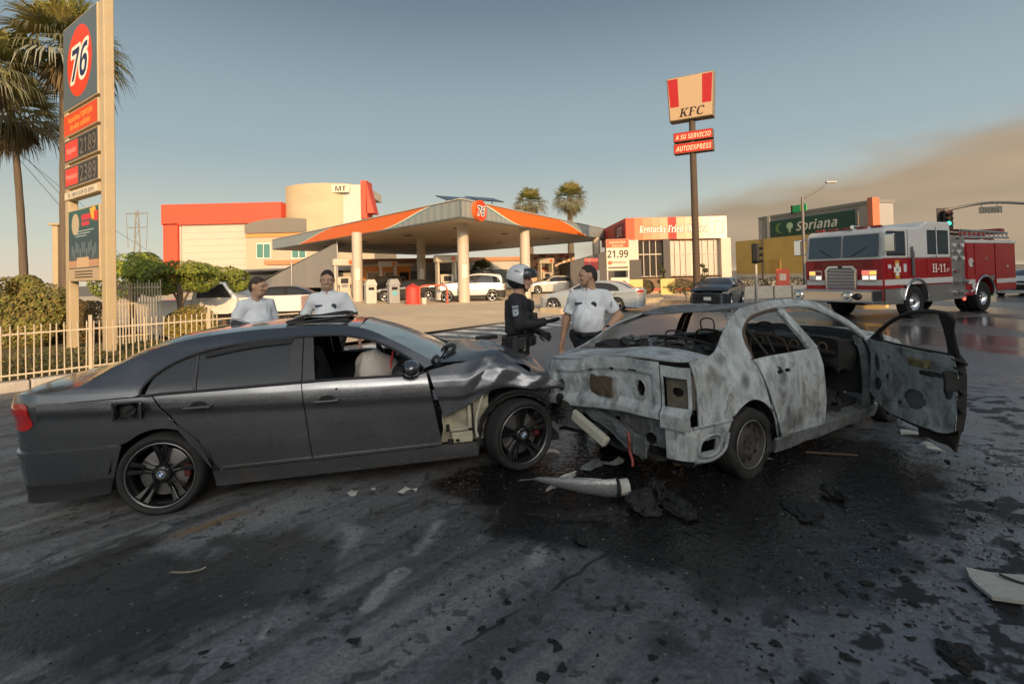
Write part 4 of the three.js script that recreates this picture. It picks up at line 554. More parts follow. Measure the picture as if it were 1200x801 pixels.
  for (const [x, sd] of [[0, 1], [0, -1], [2.6, 1], [2.6, -1]]) { const w = wheel(car, 0.285, 0.19, 0.195, 'steel', wm, sd); w.position.set(x, 0.26, sd * 0.735); w.rotation.z = x; dent(w.children[0].geometry, 0.045, 9, x + sd); }
  // inside: burnt seat frames, parcel shelf, dash carcass, ash
  const wire = (p, r = 0.01, cl = false) => tube(p, r, 30, 6, cl), S2 = (x, z) => { const s = part('seat_frame', car); mesh('frame', [wire([[x, 0.35, z - 0.2], [x - 0.18, 0.9, z - 0.2], [x - 0.2, 1.0, z - 0.15], [x - 0.2, 1.0, z + 0.15], [x - 0.18, 0.9, z + 0.2], [x, 0.35, z + 0.2]], 0.014), wire([[x + 0.5, 0.32, z - 0.2], [x, 0.33, z - 0.2], [x, 0.33, z + 0.2], [x + 0.5, 0.32, z + 0.2]], 0.014)], rusty, s); mesh('springs', [0, 1, 2, 3, 4].map((i) => wire([[x - 0.02 - 0.03 * i, 0.42 + 0.1 * i, z - 0.2], [x + 0.02 - 0.03 * i, 0.43 + 0.1 * i, z], [x - 0.02 - 0.03 * i, 0.42 + 0.1 * i, z + 0.2]], 0.005)), charred, s); mesh('headrest_wire', wire([[x - 0.2, 0.98, z - 0.09], [x - 0.21, 1.13, z - 0.09], [x - 0.21, 1.14, z + 0.06], [x - 0.2, 0.98, z + 0.07]], 0.008), charred, s); };
  S2(1.25, 0.34); S2(1.25, -0.34);
  mesh('rear_seat_frame', [wire([[0.35, 0.4, -0.55], [0.12, 0.95, -0.55], [0.12, 0.95, 0.55], [0.35, 0.4, 0.55]], 0.014), wire([[0.12, 0.95, -0.12], [0.1, 1.09, -0.12], [0.1, 1.09, 0.1], [0.12, 0.95, 0.1]], 0.008)], charred, car);
  mesh('parcel_shelf', dent(new THREE.BoxGeometry(0.55, 0.03, 1.2, 20, 2, 40).translate(-0.12, 0.975, 0), 0.06, 11, 3), charred, car);
  const r = rng(12);
  for (let i = 0; i < 34; i++) { const g = dent(new THREE.BoxGeometry(0.04 + 0.12 * r(), 0.015 + 0.02 * r(), 0.04 + 0.14 * r(), 3, 2, 3), 0.05, 15, i); g.rotateY(r() * 3).rotateX(r() - 0.5).translate(mix(-0.35, 0.2, r()), 1.0 + 0.012 * r(), mix(-0.55, 0.55, r())); mesh('ash_flake', g, r() < 0.5 ? charred : ashDark, car); }
  mesh('dash_carcass', [dent(new THREE.BoxGeometry(0.3, 0.3, 1.35, 8, 8, 30).translate(1.95, 0.78, 0), 0.09, 7, 6), wire([[1.75, 0.8, -0.65], [1.76, 0.82, 0], [1.75, 0.8, 0.65]], 0.025), bx(0.25, 0.4, 0.25, 1.9, 0.5, 0, 0.03)], charred, car);
  mesh('dash_vents', [0.2, 0.35, 0.5, -0.2, -0.4].map((z, i) => new THREE.TorusGeometry(0.045, 0.012, 6, 18).rotateY(Math.PI / 2).translate(1.79, 0.85, z)), rusty, car);
  mesh('steering_rim', [new THREE.TorusGeometry(0.18, 0.011, 6, 30).rotateY(Math.PI / 2).rotateZ(0.4).translate(1.6, 0.85, -0.34), rod([1.6, 0.85, -0.34], [1.9, 0.72, -0.34], 0.02)], charred, car);
  mesh('burnt_debris', dent(new THREE.BoxGeometry(1.5, 0.1, 1.3, 40, 3, 30).translate(1.35, 0.24, 0), 0.16, 9, 7), charred, car);
  for (let i = 0; i < 26; i++) { const g = dent(new THREE.BoxGeometry(0.05 + 0.1 * r(), 0.03 + 0.03 * r(), 0.05 + 0.1 * r(), 3, 2, 3), 0.05, 15, i + 50); g.rotateY(r() * 3).translate(mix(1.1, 2.1, r()), 0.32 + 0.06 * r(), mix(0, 0.7, r())); mesh('ash_flake', g, r() < 0.7 ? charred : ash, car); }
  // open front door, hung on its hinges
  { const d = part('open_door', car), hx = 2.15, hp = V3(hx, 0, 0.80); d.position.copy(hp); d.rotation.y = 1.03; d.rotation.x = 0.03;
    const L = (g) => g.translate(-hp.x, 0, -hp.z);
    const lo = [[1.145, 0.3], [1.3, 0.24], [1.75, 0.24], [2.0, 0.3], [2.15, 0.4]], up = [[1.115, 0.94], [1.3, 0.94], [1.75, 0.94], [2.0, 0.945], [2.1, 0.95]];
    mesh('outer_skin', L(C.ruled(lo, up, 30, 26, 1, 0.006, 0)), ashDark, d);
    const inHole = (s, y) => Math.hypot((s - 1.58) / 0.12, (y - 0.46) / 0.09) < 1 || Math.hypot((s - 2.03) / 0.035, (y - 0.72) / 0.09) < 1 || Math.hypot((s - 1.9) / 0.02, (y - 0.6) / 0.03) < 1 || Math.hypot((s - 2.03) / 0.045, (y - 0.5) / 0.07) < 1 || (Math.abs(s - 1.35) < 0.07 && Math.abs(y - 0.745) < 0.02) || Math.hypot((s - 1.75) / 0.018, (y - 0.38) / 0.018) < 1 || Math.hypot((s - 1.22) / 0.05, (y - 0.62) / 0.08) < 1 || Math.hypot((s - 1.86) / 0.014, (y - 0.8) / 0.02) < 1 || Math.hypot((s - 1.68) / 0.012, (y - 0.68) / 0.014) < 1;
    mesh('inner_panel', L(dent(C.ruled(lo, up, 70, 52, 1, 0.005, 0.075, inHole), 0.012, 13, 3)), ash, d);
    mesh('speaker', L(C.ruled([[1.44, 0.36], [1.72, 0.36]], [[1.44, 0.56], [1.72, 0.56]], 10, 8, 1, 0.004, 0.05)), plaster([0.14, 0.15, 0.16], 0.3, 0.3), d);
    mesh('door_cavity', L(C.ruled([[1.16, 0.3], [2.12, 0.36]], [[1.14, 0.92], [2.1, 0.93]], 12, 8, 1, 0.004, 0.04)), ashDark, d);
    mesh('door_edge', [L(C.ruled([[1.142, 0.3], [1.142, 0.31]], [[1.112, 0.94], [1.112, 0.95]], 2, 16, 1, 0.085, 0)), L(tube(lo.map((p) => C.map(p[0], p[1], 1, 0.04)), 0.03, 30, 6))], charred, d);
    mesh('armrest', L(bx(0.2, 0.07, 0.06, 1.42, 0.83, 0.68, 0.012)), plaster([0.16, 0.13, 0.06], 0.6, 0.2), d);
    mesh('pull_handle', L(bx(0.14, 0.04, 0.03, 1.36, 0.745, 0.7, 0.01)), charred, d);
    mesh('window_frame', L(tube([[1.118, 0.93], [1.0, 1.15], [0.955, 1.285], [1.12, 1.31], [1.4, 1.285], [1.65, 1.2], [1.85, 1.1], [2.08, 0.955]].map((p) => C.map(p[0] + (p[0] < 1.1 ? 0.12 * (1 - (p[1] - 0.93) / 0.5) : 0), p[1], 1, 0.03)), 0.019, 60, 7)), charred, d);
    mesh('frame_upright', L(C.ruled([[1.12, 0.93], [1.21, 0.93]], [[1.0, 1.29], [1.1, 1.3]], 4, 10, 1, 0.02, 0.02)), charred, d);
    mesh('mirror_base', L(C.ruled([[1.94, 0.945], [2.08, 0.955]], [[1.93, 1.055], [1.95, 1.05]], 5, 5, 1, 0.03, 0.02)), charred, d);
    mesh('sill_seal', L(tube([[1.13, 0.945], [1.6, 0.945], [2.08, 0.955]].map((p) => C.map(p[0], p[1], 1, 0.05)), 0.013, 20, 6)), charred, d);
    mesh('latch', L(dent(bx(0.05, 0.14, 0.1, 1.16, 0.72, 0.74, 0.01), 0.04, 14, 2)), charred, d);
    mesh('hanging_liner', L(dent(new THREE.BoxGeometry(0.36, 0.2, 0.02, 12, 8, 2).translate(1.34, 0.23, 0.79), 0.05, 9, 4)), std([0.03, 0.024, 0.02], 0.7), d);
  }
}
// ---------------------------------------------------------------- people: distance fields meshed into one skin
function surfaceNet(f, lo, hi, cell) {
  const nx = Math.ceil((hi[0] - lo[0]) / cell) + 1, ny = Math.ceil((hi[1] - lo[1]) / cell) + 1, nz = Math.ceil((hi[2] - lo[2]) / cell) + 1, F = new Float32Array(nx * ny * nz), id = new Int32Array(nx * ny * nz).fill(-1), at3 = (i, j, k) => (k * ny + j) * nx + i;
  for (let k = 0; k < nz; k++) for (let j = 0; j < ny; j++) for (let i = 0; i < nx; i++) F[at3(i, j, k)] = f(lo[0] + i * cell, lo[1] + j * cell, lo[2] + k * cell);
  const pos = [], idx = [], E = [[0, 0, 0, 1, 0, 0], [0, 0, 0, 0, 1, 0], [0, 0, 0, 0, 0, 1], [1, 0, 0, 1, 1, 0], [1, 0, 0, 1, 0, 1], [0, 1, 0, 1, 1, 0], [0, 1, 0, 0, 1, 1], [0, 0, 1, 1, 0, 1], [0, 0, 1, 0, 1, 1], [1, 1, 0, 1, 1, 1], [1, 0, 1, 1, 1, 1], [0, 1, 1, 1, 1, 1]];
  for (let k = 0; k < nz - 1; k++) for (let j = 0; j < ny - 1; j++) for (let i = 0; i < nx - 1; i++) {
    let n = 0, x = 0, y = 0, z = 0;
    for (const e of E) { const a = F[at3(i + e[0], j + e[1], k + e[2])], b = F[at3(i + e[3], j + e[4], k + e[5])]; if ((a < 0) !== (b < 0)) { const t = a / (a - b); n++; x += e[0] + (e[3] - e[0]) * t; y += e[1] + (e[4] - e[1]) * t; z += e[2] + (e[5] - e[2]) * t; } }
    if (n) { id[at3(i, j, k)] = pos.length / 3; pos.push(lo[0] + (i + x / n) * cell, lo[1] + (j + y / n) * cell, lo[2] + (k + z / n) * cell); }
  }
  const quad = (a, b, c, d, flip) => { if (a < 0 || b < 0 || c < 0 || d < 0) return; if (flip) idx.push(a, c, b, a, d, c); else idx.push(a, b, c, a, c, d); };
  for (let k = 1; k < nz - 1; k++) for (let j = 1; j < ny - 1; j++) for (let i = 1; i < nx - 1; i++) {
    const a = F[at3(i, j, k)] < 0;
    if (a !== F[at3(i + 1, j, k)] < 0) quad(id[at3(i, j - 1, k - 1)], id[at3(i, j, k - 1)], id[at3(i, j, k)], id[at3(i, j - 1, k)], !a);
    if (a !== F[at3(i, j + 1, k)] < 0) quad(id[at3(i - 1, j, k - 1)], id[at3(i - 1, j, k)], id[at3(i, j, k)], id[at3(i, j, k - 1)], !a);
    if (a !== F[at3(i, j, k + 1)] < 0) quad(id[at3(i - 1, j - 1, k)], id[at3(i, j - 1, k)], id[at3(i, j, k)], id[at3(i - 1, j, k)], !a);
  }
  const g = new THREE.BufferGeometry(); g.setAttribute('position', new THREE.Float32BufferAttribute(pos, 3)); g.setIndex(idx); g.computeVertexNormals(); return g;
}
const smin = (a, b, k) => { const h = Math.max(k - Math.abs(a - b), 0) / k; return Math.min(a, b) - h * h * k * 0.25; };
function cone(a, b, ra, rb, zs = 1) { const ax = a[0], ay = a[1], az = a[2], bx_ = b[0] - ax, by = b[1] - ay, bz = b[2] - az, L2 = bx_ * bx_ + by * by + bz * bz || 1e-9; return (x, y, z) => { let px = x - ax, py = y - ay, pz = z - az; const t = clamp((px * bx_ + py * by + pz * bz) / L2); px -= bx_ * t; py -= by * t; pz = (pz - bz * t) * zs; return Math.sqrt(px * px + py * py + pz * pz) - (ra + (rb - ra) * t); }; }
function ell(c, r) { const m = Math.min(...r); return (x, y, z) => (Math.hypot((x - c[0]) / r[0], (y - c[1]) / r[1], (z - c[2]) / r[2]) - 1) * m; }
const blend = (list, k) => (x, y, z) => { let d = list[0](x, y, z); for (let i = 1; i < list.length; i++) d = smin(d, list[i](x, y, z), k); return d; };
const skinMat = (c) => std(c, 0.55, 0, { bumpMap: rep(grain, 8), bumpScale: 0.0006 });
const lerp3 = (a, b, t) => [mix(a[0], b[0], t), mix(a[1], b[1], t), mix(a[2], b[2], t)];
// a hand in its own frame: wrist at the origin, fingers along +y, palm facing +z, thumb towards +x * s
function handGeo(s, curl, spread = 1, r = 0.0095) {
  const P = [cone([0, -0.02, 0], [0, 0.03, 0], 0.025, 0.03, 1.35), cone([-0.022, 0.03, 0], [-0.026, 0.085, 0.002], 0.017, 0.014, 1.1), cone([0.022, 0.03, 0], [0.026, 0.085, 0.002], 0.018, 0.014, 1.1), cone([0, 0.03, 0], [0, 0.09, 0], 0.02, 0.015, 1.1)];
  [[0.031, 0.075], [0.0105, 0.083], [-0.0105, 0.077], [-0.031, 0.06]].forEach(([x, L], i) => { let p = [x, 0.088 - (i === 3 ? 0.008 : 0), 0], a = curl * 0.35, dx = x * 1.6 * spread; const seg = [0.45, 0.31, 0.24]; for (let k = 0; k < 3; k++) { const q = [p[0] + dx * seg[k] * L * 4, p[1] + Math.cos(a) * L * seg[k], p[2] + Math.sin(a) * L * seg[k]]; P.push(cone(p, q, r - k * 0.0008, r - (k + 1) * 0.0009)); p = q; a += curl * (0.8 - 0.15 * k); } });
  let p = [0.026, 0.02, 0.008]; for (const [q, ra, rb] of [[[0.05, 0.045, 0.016 + 0.01 * curl], 0.014, 0.011], [[0.062, 0.075, 0.02 + 0.018 * curl], 0.011, 0.0095], [[0.06, 0.1, 0.024 + 0.022 * curl], 0.0095, 0.008]]) { P.push(cone(p, q, ra, rb)); p = q; }
  const g = surfaceNet(blend(P, 0.008), [-0.075, -0.05, -0.05], [0.095, 0.19, 0.115], 0.0045); if (s < 0) { g.scale(-1, 1, 1); const ix = g.index.array; for (let i = 0; i < ix.length; i += 3) { const t = ix[i]; ix[i] = ix[i + 1]; ix[i + 1] = t; } g.computeVertexNormals(); } return g;
}
function headGeo(smile) {            // centre of the head at the origin, face towards +z
  const H = blend([ell([0, 0.025, -0.012], [0.077, 0.098, 0.097]), ell([0, -0.035, 0.022], [0.062, 0.082, 0.07]), cone([-0.035, -0.09, 0.04], [0.035, -0.09, 0.04], 0.028, 0.028), cone([0, -0.17, -0.03], [0, -0.05, -0.02], 0.06, 0.056), ell([0, 0.022, 0.078], [0.055, 0.014, 0.016])], 0.035);
  const D = [cone([0, 0.012, 0.09], [0, -0.03, 0.112], 0.009, 0.0135), cone([-0.014, -0.034, 0.1], [0.014, -0.034, 0.1], 0.009, 0.009), cone([-0.024, -0.066 + smile * 0.004, 0.085], [0.024, -0.066 + smile * 0.004, 0.085], 0.009, 0.009), cone([-0.017, -0.075, 0.089], [0.017, -0.075, 0.089], 0.009, 0.009), ell([-0.079, -0.003, -0.012], [0.011, 0.031, 0.02]), ell([0.079, -0.003, -0.012], [0.011, 0.031, 0.02]), ell([-0.042, -0.03, 0.07], [0.022, 0.022, 0.02]), ell([0.042, -0.03, 0.07], [0.022, 0.022, 0.02])];
  const eyeL = ell([-0.032, 0.008, 0.095], [0.017, 0.011, 0.012]), eyeR = ell([0.032, 0.008, 0.095], [0.017, 0.011, 0.012]);
  const f = (x, y, z) => { let d = H(x, y, z); for (const q of D) d = smin(d, q(x, y, z), 0.012); d = -smin(-d, eyeL(x, y, z), 0.006); d = -smin(-d, eyeR(x, y, z), 0.006); return d; };
  return surfaceNet(f, [-0.105, -0.19, -0.125], [0.105, 0.14, 0.14], 0.0055);
}
function person(o) {
  const p = thing('person', o.label, 'person', o.pos, o.turn, o.group), J = { hipL: [0.09, 0.93, 0], hipR: [-0.09, 0.93, 0], kneeL: [0.11, 0.5, 0.02], kneeR: [-0.11, 0.5, 0.02], ankL: [0.12, 0.09, -0.02], ankR: [-0.12, 0.09, -0.02], shL: [0.178, 1.44, -0.01], shR: [-0.178, 1.44, -0.01], elL: [0.25, 1.16, -0.02], elR: [-0.26, 1.16, -0.02], wrL: [0.27, 0.92, 0.06], wrR: [-0.27, 0.92, 0.06], ...(o.J || {}) };
  const S = o.scale ?? 1, b = o.belly ?? 0; p.scale.setScalar(S);
  const skin = skinMat(o.skin), cl = o.cell ?? 0.014;
  // trousers
  const leg = (h, k, a) => [cone(h, k, 0.098, 0.072), cone(k, a, 0.072, 0.062), cone(k, lerp3(k, a, 0.45), 0.07, 0.072)];
  const tr = blend([cone([-0.07, 0.97, 0], [0.07, 0.97, 0], 0.135 + b * 0.04, 0.135 + b * 0.04, 1.2), ...leg(J.hipL, J.kneeL, J.ankL), ...leg(J.hipR, J.kneeR, J.ankR)], 0.05);
  const rip = (x, y, z) => (n3(x * 12 + y * 5, y * 7, z * 12) - 0.5) * 0.034 + (n3(x * 30 - y * 14, y * 16, z * 30 + 5) - 0.5) * 0.016;
  mesh('trousers', surfaceNet((x, y, z) => Math.max(tr(x, y, z) + rip(x, y, z), y - 1.04, 0.06 - y), [-0.32, 0.02, -0.26], [0.32, 1.08, 0.28], cl), o.trousers, p);
  // shirt
  const sl = (s, e, w) => [cone(s, lerp3(s, e, o.sleeve ?? 0.8), 0.068, 0.066)].concat(o.longSleeve ? [cone(s, e, 0.07, 0.06), cone(e, w, 0.06, 0.046)] : []);
  const torso = [cone([0, 1.05, 0.005], [0, 1.2, 0.012], 0.158 + 0.03 * b, 0.156 + 0.03 * b, 1.28), cone([0, 1.2, 0.01], [0, 1.36, 0.0], 0.157, 0.16, 1.3), cone([-0.13, 1.42, -0.01], [0.13, 1.42, -0.01], 0.085, 0.085, 1.05), ell([0, 1.16, 0.07], [0.15 + 0.03 * b, 0.19, 0.1 + 0.07 * b])];
  const sh = blend([...torso, ...sl(J.shL, J.elL, J.wrL), ...sl(J.shR, J.elR, J.wrR)], 0.045), cuts = o.longSleeve ? [] : [[J.shL, J.elL], [J.shR, J.elR]].map(([a, e]) => { const n = V3(e[0] - a[0], e[1] - a[1], e[2] - a[2]), L = n.length(); n.normalize(); const q = lerp3(a, e, (o.sleeve ?? 0.8)); return (x, y, z) => (x - q[0]) * n.x + (y - q[1]) * n.y + (z - q[2]) * n.z - 0.015; });
  const shirtF = (x, y, z) => { let d = sh(x, y, z) + rip(x, y + 3, z) * 0.9; for (const [i, c] of cuts.entries()) { const side = i ? -1 : 1; if (x * side > 0.17 - 0.0) { const near = cone(i ? J.shR : J.shL, i ? J.elR : J.elL, 0.12, 0.12)(x, y, z); if (near < 0.02) d = Math.max(d, c(x, y, z)); } } return Math.max(d, 1.0 + (o.hem ?? 0.02) - y, y - 1.525 + Math.abs(x) * 0.15); };
  const ext = Math.max(...['elL', 'elR', 'wrL', 'wrR'].map((k) => Math.max(Math.abs(J[k][0]), Math.abs(J[k][2])))) + 0.1;
  mesh(o.longSleeve ? 'jacket' : 'shirt', surfaceNet(shirtF, [-Math.max(0.36, ext), 0.9, -Math.max(0.28, ext)], [Math.max(0.36, ext), 1.56, Math.max(0.32, ext)], cl), o.shirt, p);
  // skin: trunk and limbs inside the clothes, head, forearms and hands in one surface
  const hp = o.head ?? { yaw: 0, pitch: 0, pos: [0, 1.66, 0.02] }, hpos = hp.pos ?? [0, 1.66, 0.02];
  const arm = (s, e, w) => [cone(s, e, 0.052, 0.043), cone(e, w, 0.043, 0.029), cone(e, lerp3(e, w, 0.35), 0.04, 0.043)];
  const body = blend([cone([0, 1.0, 0], [0, 1.4, 0], 0.12, 0.13, 1.4), cone([-0.14, 1.42, -0.01], [0.14, 1.42, -0.01], 0.06, 0.06), cone([0, 1.4, -0.01], [hpos[0], 1.56, hpos[2] - 0.03], 0.065, 0.056), ...arm(J.shL, J.elL, J.wrL), ...arm(J.shR, J.elR, J.wrR), cone(J.hipL, J.kneeL, 0.07, 0.05), cone(J.kneeL, J.ankL, 0.05, 0.04), cone(J.hipR, J.kneeR, 0.07, 0.05), cone(J.kneeR, J.ankR, 0.05, 0.04)], 0.03);
  const geos = [surfaceNet(body, [-Math.max(0.34, ext), 0.05, -Math.max(0.22, ext)], [Math.max(0.34, ext), 1.6, Math.max(0.26, ext)], cl)];
  const hq = new THREE.Quaternion().setFromEuler(new THREE.Euler(hp.pitch || 0, hp.yaw || 0, hp.roll || 0, 'YXZ')), put = (g) => g.applyQuaternion(hq).translate(...hpos);
  geos.push(put(headGeo(o.smile ?? 0)));
  const hands = [];
  for (const [w, e, s, k] of [[J.wrL, J.elL, 1, 'handL'], [J.wrR, J.elR, -1, 'handR']]) {
    const h = o[k] || {}, dir = V3(...(h.dir ? h.dir : [w[0] - e[0], w[1] - e[1], w[2] - e[2]])).normalize(), palm = V3(...(h.palm || [-s, 0, 0])), zz = palm.addScaledVector(dir, -palm.dot(dir)).normalize(), xx = V3().crossVectors(dir, zz), m = new THREE.Matrix4().makeBasis(xx, dir, zz);
    const thumb = h.thumb ?? 1, g = handGeo(thumb, h.curl ?? 0.5, h.spread ?? 0.6, o.gloves ? 0.0115 : 0.0095); g.applyMatrix4(m); g.translate(w[0] + dir.x * 0.02, w[1] + dir.y * 0.02, w[2] + dir.z * 0.02); hands.push(g);
  }
  if (o.gloves) mesh('gloves', hands, o.gloves, p); else geos.push(...hands);
  mesh('body', geos, skin, p);
  // face details
  const eyeW = std([0.6, 0.57, 0.53], 0.3), iris = std([0.02, 0.013, 0.01], 0.2), brow = o.hair || std([0.01, 0.009, 0.008], 0.8);
  mesh('eyes', [-1, 1].map((s) => put(new THREE.SphereGeometry(0.0115, 12, 8).translate(s * 0.032, 0.008, 0.079))), eyeW, p); mesh('irises', [-1, 1].map((s) => put(new THREE.SphereGeometry(0.0062, 10, 8).translate(s * 0.032, 0.008, 0.0862))), iris, p);
  mesh('eyebrows', [-1, 1].map((s) => put(tube([[s * 0.015, 0.028, 0.093], [s * 0.033, 0.034, 0.09], [s * 0.05, 0.029, 0.078]], 0.0042, 10, 5))), brow, p);
  mesh('lips', put(tube([[-0.026, -0.067 + 0.008 * (o.smile ?? 0), 0.087], [-0.01, -0.069, 0.0965], [0.01, -0.069, 0.0965], [0.026, -0.067 + 0.008 * (o.smile ?? 0), 0.087]], 0.0045, 12, 5)), std([o.skin[0] * 0.75, o.skin[1] * 0.5, o.skin[2] * 0.5], 0.5), p);
  if (o.smile) mesh('teeth', put(bx(0.03, 0.007, 0.006, 0, -0.067, 0.0975, 0.002)), std([0.7, 0.68, 0.62], 0.3), p);
  if (o.hair) { const sk = blend([ell([0, 0.027, -0.013], [0.0795, 0.101, 0.0985]), ell([0, -0.012, -0.04], [0.0755, 0.083, 0.075])], 0.02); mesh('hair', put(surfaceNet((x, y, z) => Math.max(sk(x, y, z) + (n3(x * 60, y * 60, z * 60) - 0.5) * 0.006, z - 0.03 - (y - (o.hairline ?? 0.03)) * 1.0 + (n3(x * 90, y * 20, z * 90) - 0.5) * 0.03, (Math.abs(x) > 0.05 && z > -0.03 ? 0.02 : -0.075) - y + (Math.abs(x) > 0.05 && z > -0.03 ? -0.012 : 0)), [-0.1, -0.12, -0.14], [0.1, 0.16, 0.12], 0.006)), o.hair, p); }
  if (o.stubble) mesh('beard', put(surfaceNet((x, y, z) => Math.max(blend([cone([-0.035, -0.09, 0.04], [0.035, -0.09, 0.04], 0.03, 0.03), cone([-0.06, -0.03, 0.01], [-0.04, -0.09, 0.035], 0.02, 0.024), cone([0.06, -0.03, 0.01], [0.04, -0.09, 0.035], 0.02, 0.024)], 0.02)(x, y, z), y + 0.05), [-0.1, -0.14, -0.05], [0.1, -0.03, 0.12], 0.006)), std([o.skin[0] * 0.5, o.skin[1] * 0.45, o.skin[2] * 0.45], 0.8), p);
  // belt, shoes, collar
  const belt = [lathe([[0.172 + b * 0.03, 0.985], [0.178 + b * 0.03, 0.988], [0.178 + b * 0.03, 1.028], [0.172 + b * 0.03, 1.031]], 40).scale(1, 1, 0.84 + b * 0.12)]; if (o.pouches) for (const [a, w, h] of o.pouches) belt.push(bx(w, h, 0.05, 0, 0, 0, 0.012).rotateY(a).translate(Math.sin(a) * 0.2, 1.0 - h * 0.25, Math.cos(a) * 0.17)); else belt.push(bx(0.05, 0.09, 0.035, 0.185, 0.995, 0.07, 0.01), bx(0.04, 0.07, 0.04, -0.18, 0.99, 0.08, 0.01));
  mesh('belt', belt, M.blackTrim, p);
  for (const a of [J.ankL, J.ankR]) mesh('shoe', surfaceNet(blend([cone([a[0], 0.05, a[2] - 0.04], [a[0], 0.045, a[2] + 0.15], 0.045, 0.04, 1), cone([a[0], 0.06, a[2]], [a[0], 0.12, a[2]], 0.05, 0.048)], 0.03), [a[0] - 0.08, -0.02, a[2] - 0.12], [a[0] + 0.08, 0.2, a[2] + 0.24], 0.015).translate(0, 0.0, 0), M.blackTrim, p);
  if (o.collar) mesh('collar', [1, -1].map((s) => { const g = new THREE.BoxGeometry(0.07, 0.045, 0.006, 4, 3, 1); g.rotateX(-0.5).rotateY(s * 0.5).translate(s * 0.042, 1.505, 0.062); return g; }).concat([new THREE.TorusGeometry(0.072, 0.014, 8, 30, Math.PI * 1.6).rotateZ(Math.PI * 0.7).rotateX(Math.PI / 2 - 0.25).scale(1, 1, 1.1).translate(0, 1.515, -0.005)]), o.shirt, p);
  if (o.badge) { const onChest = (x, y) => { let z = 0.3; while (z > 0 && shirtF(x, y, z) > 0.002) z -= 0.004; return z; }; const bmat = o.badge;
    const z1 = onChest(0.09, 1.335), z2 = onChest(-0.085, 1.34); mesh('badge', [new THREE.CylinderGeometry(0.036, 0.036, 0.004, 8).rotateX(Math.PI / 2).translate(0.09, 1.335, z1 + 0.006), new THREE.TorusGeometry(0.026, 0.005, 5, 16).translate(0.09, 1.335, z1 + 0.009)], bmat, p); mesh('name_strip', bx(0.085, 0.03, 0.006, -0.085, 1.345, z2 + 0.006), bmat, p); mesh('placket', [0, 1, 2, 3].map((i) => { const y = 1.46 - i * 0.055; return new THREE.SphereGeometry(0.005, 8, 6).translate(0, y, onChest(0, y) + 0.004); }), std([0.3, 0.3, 0.3], 0.5), p); }
  return p;
}
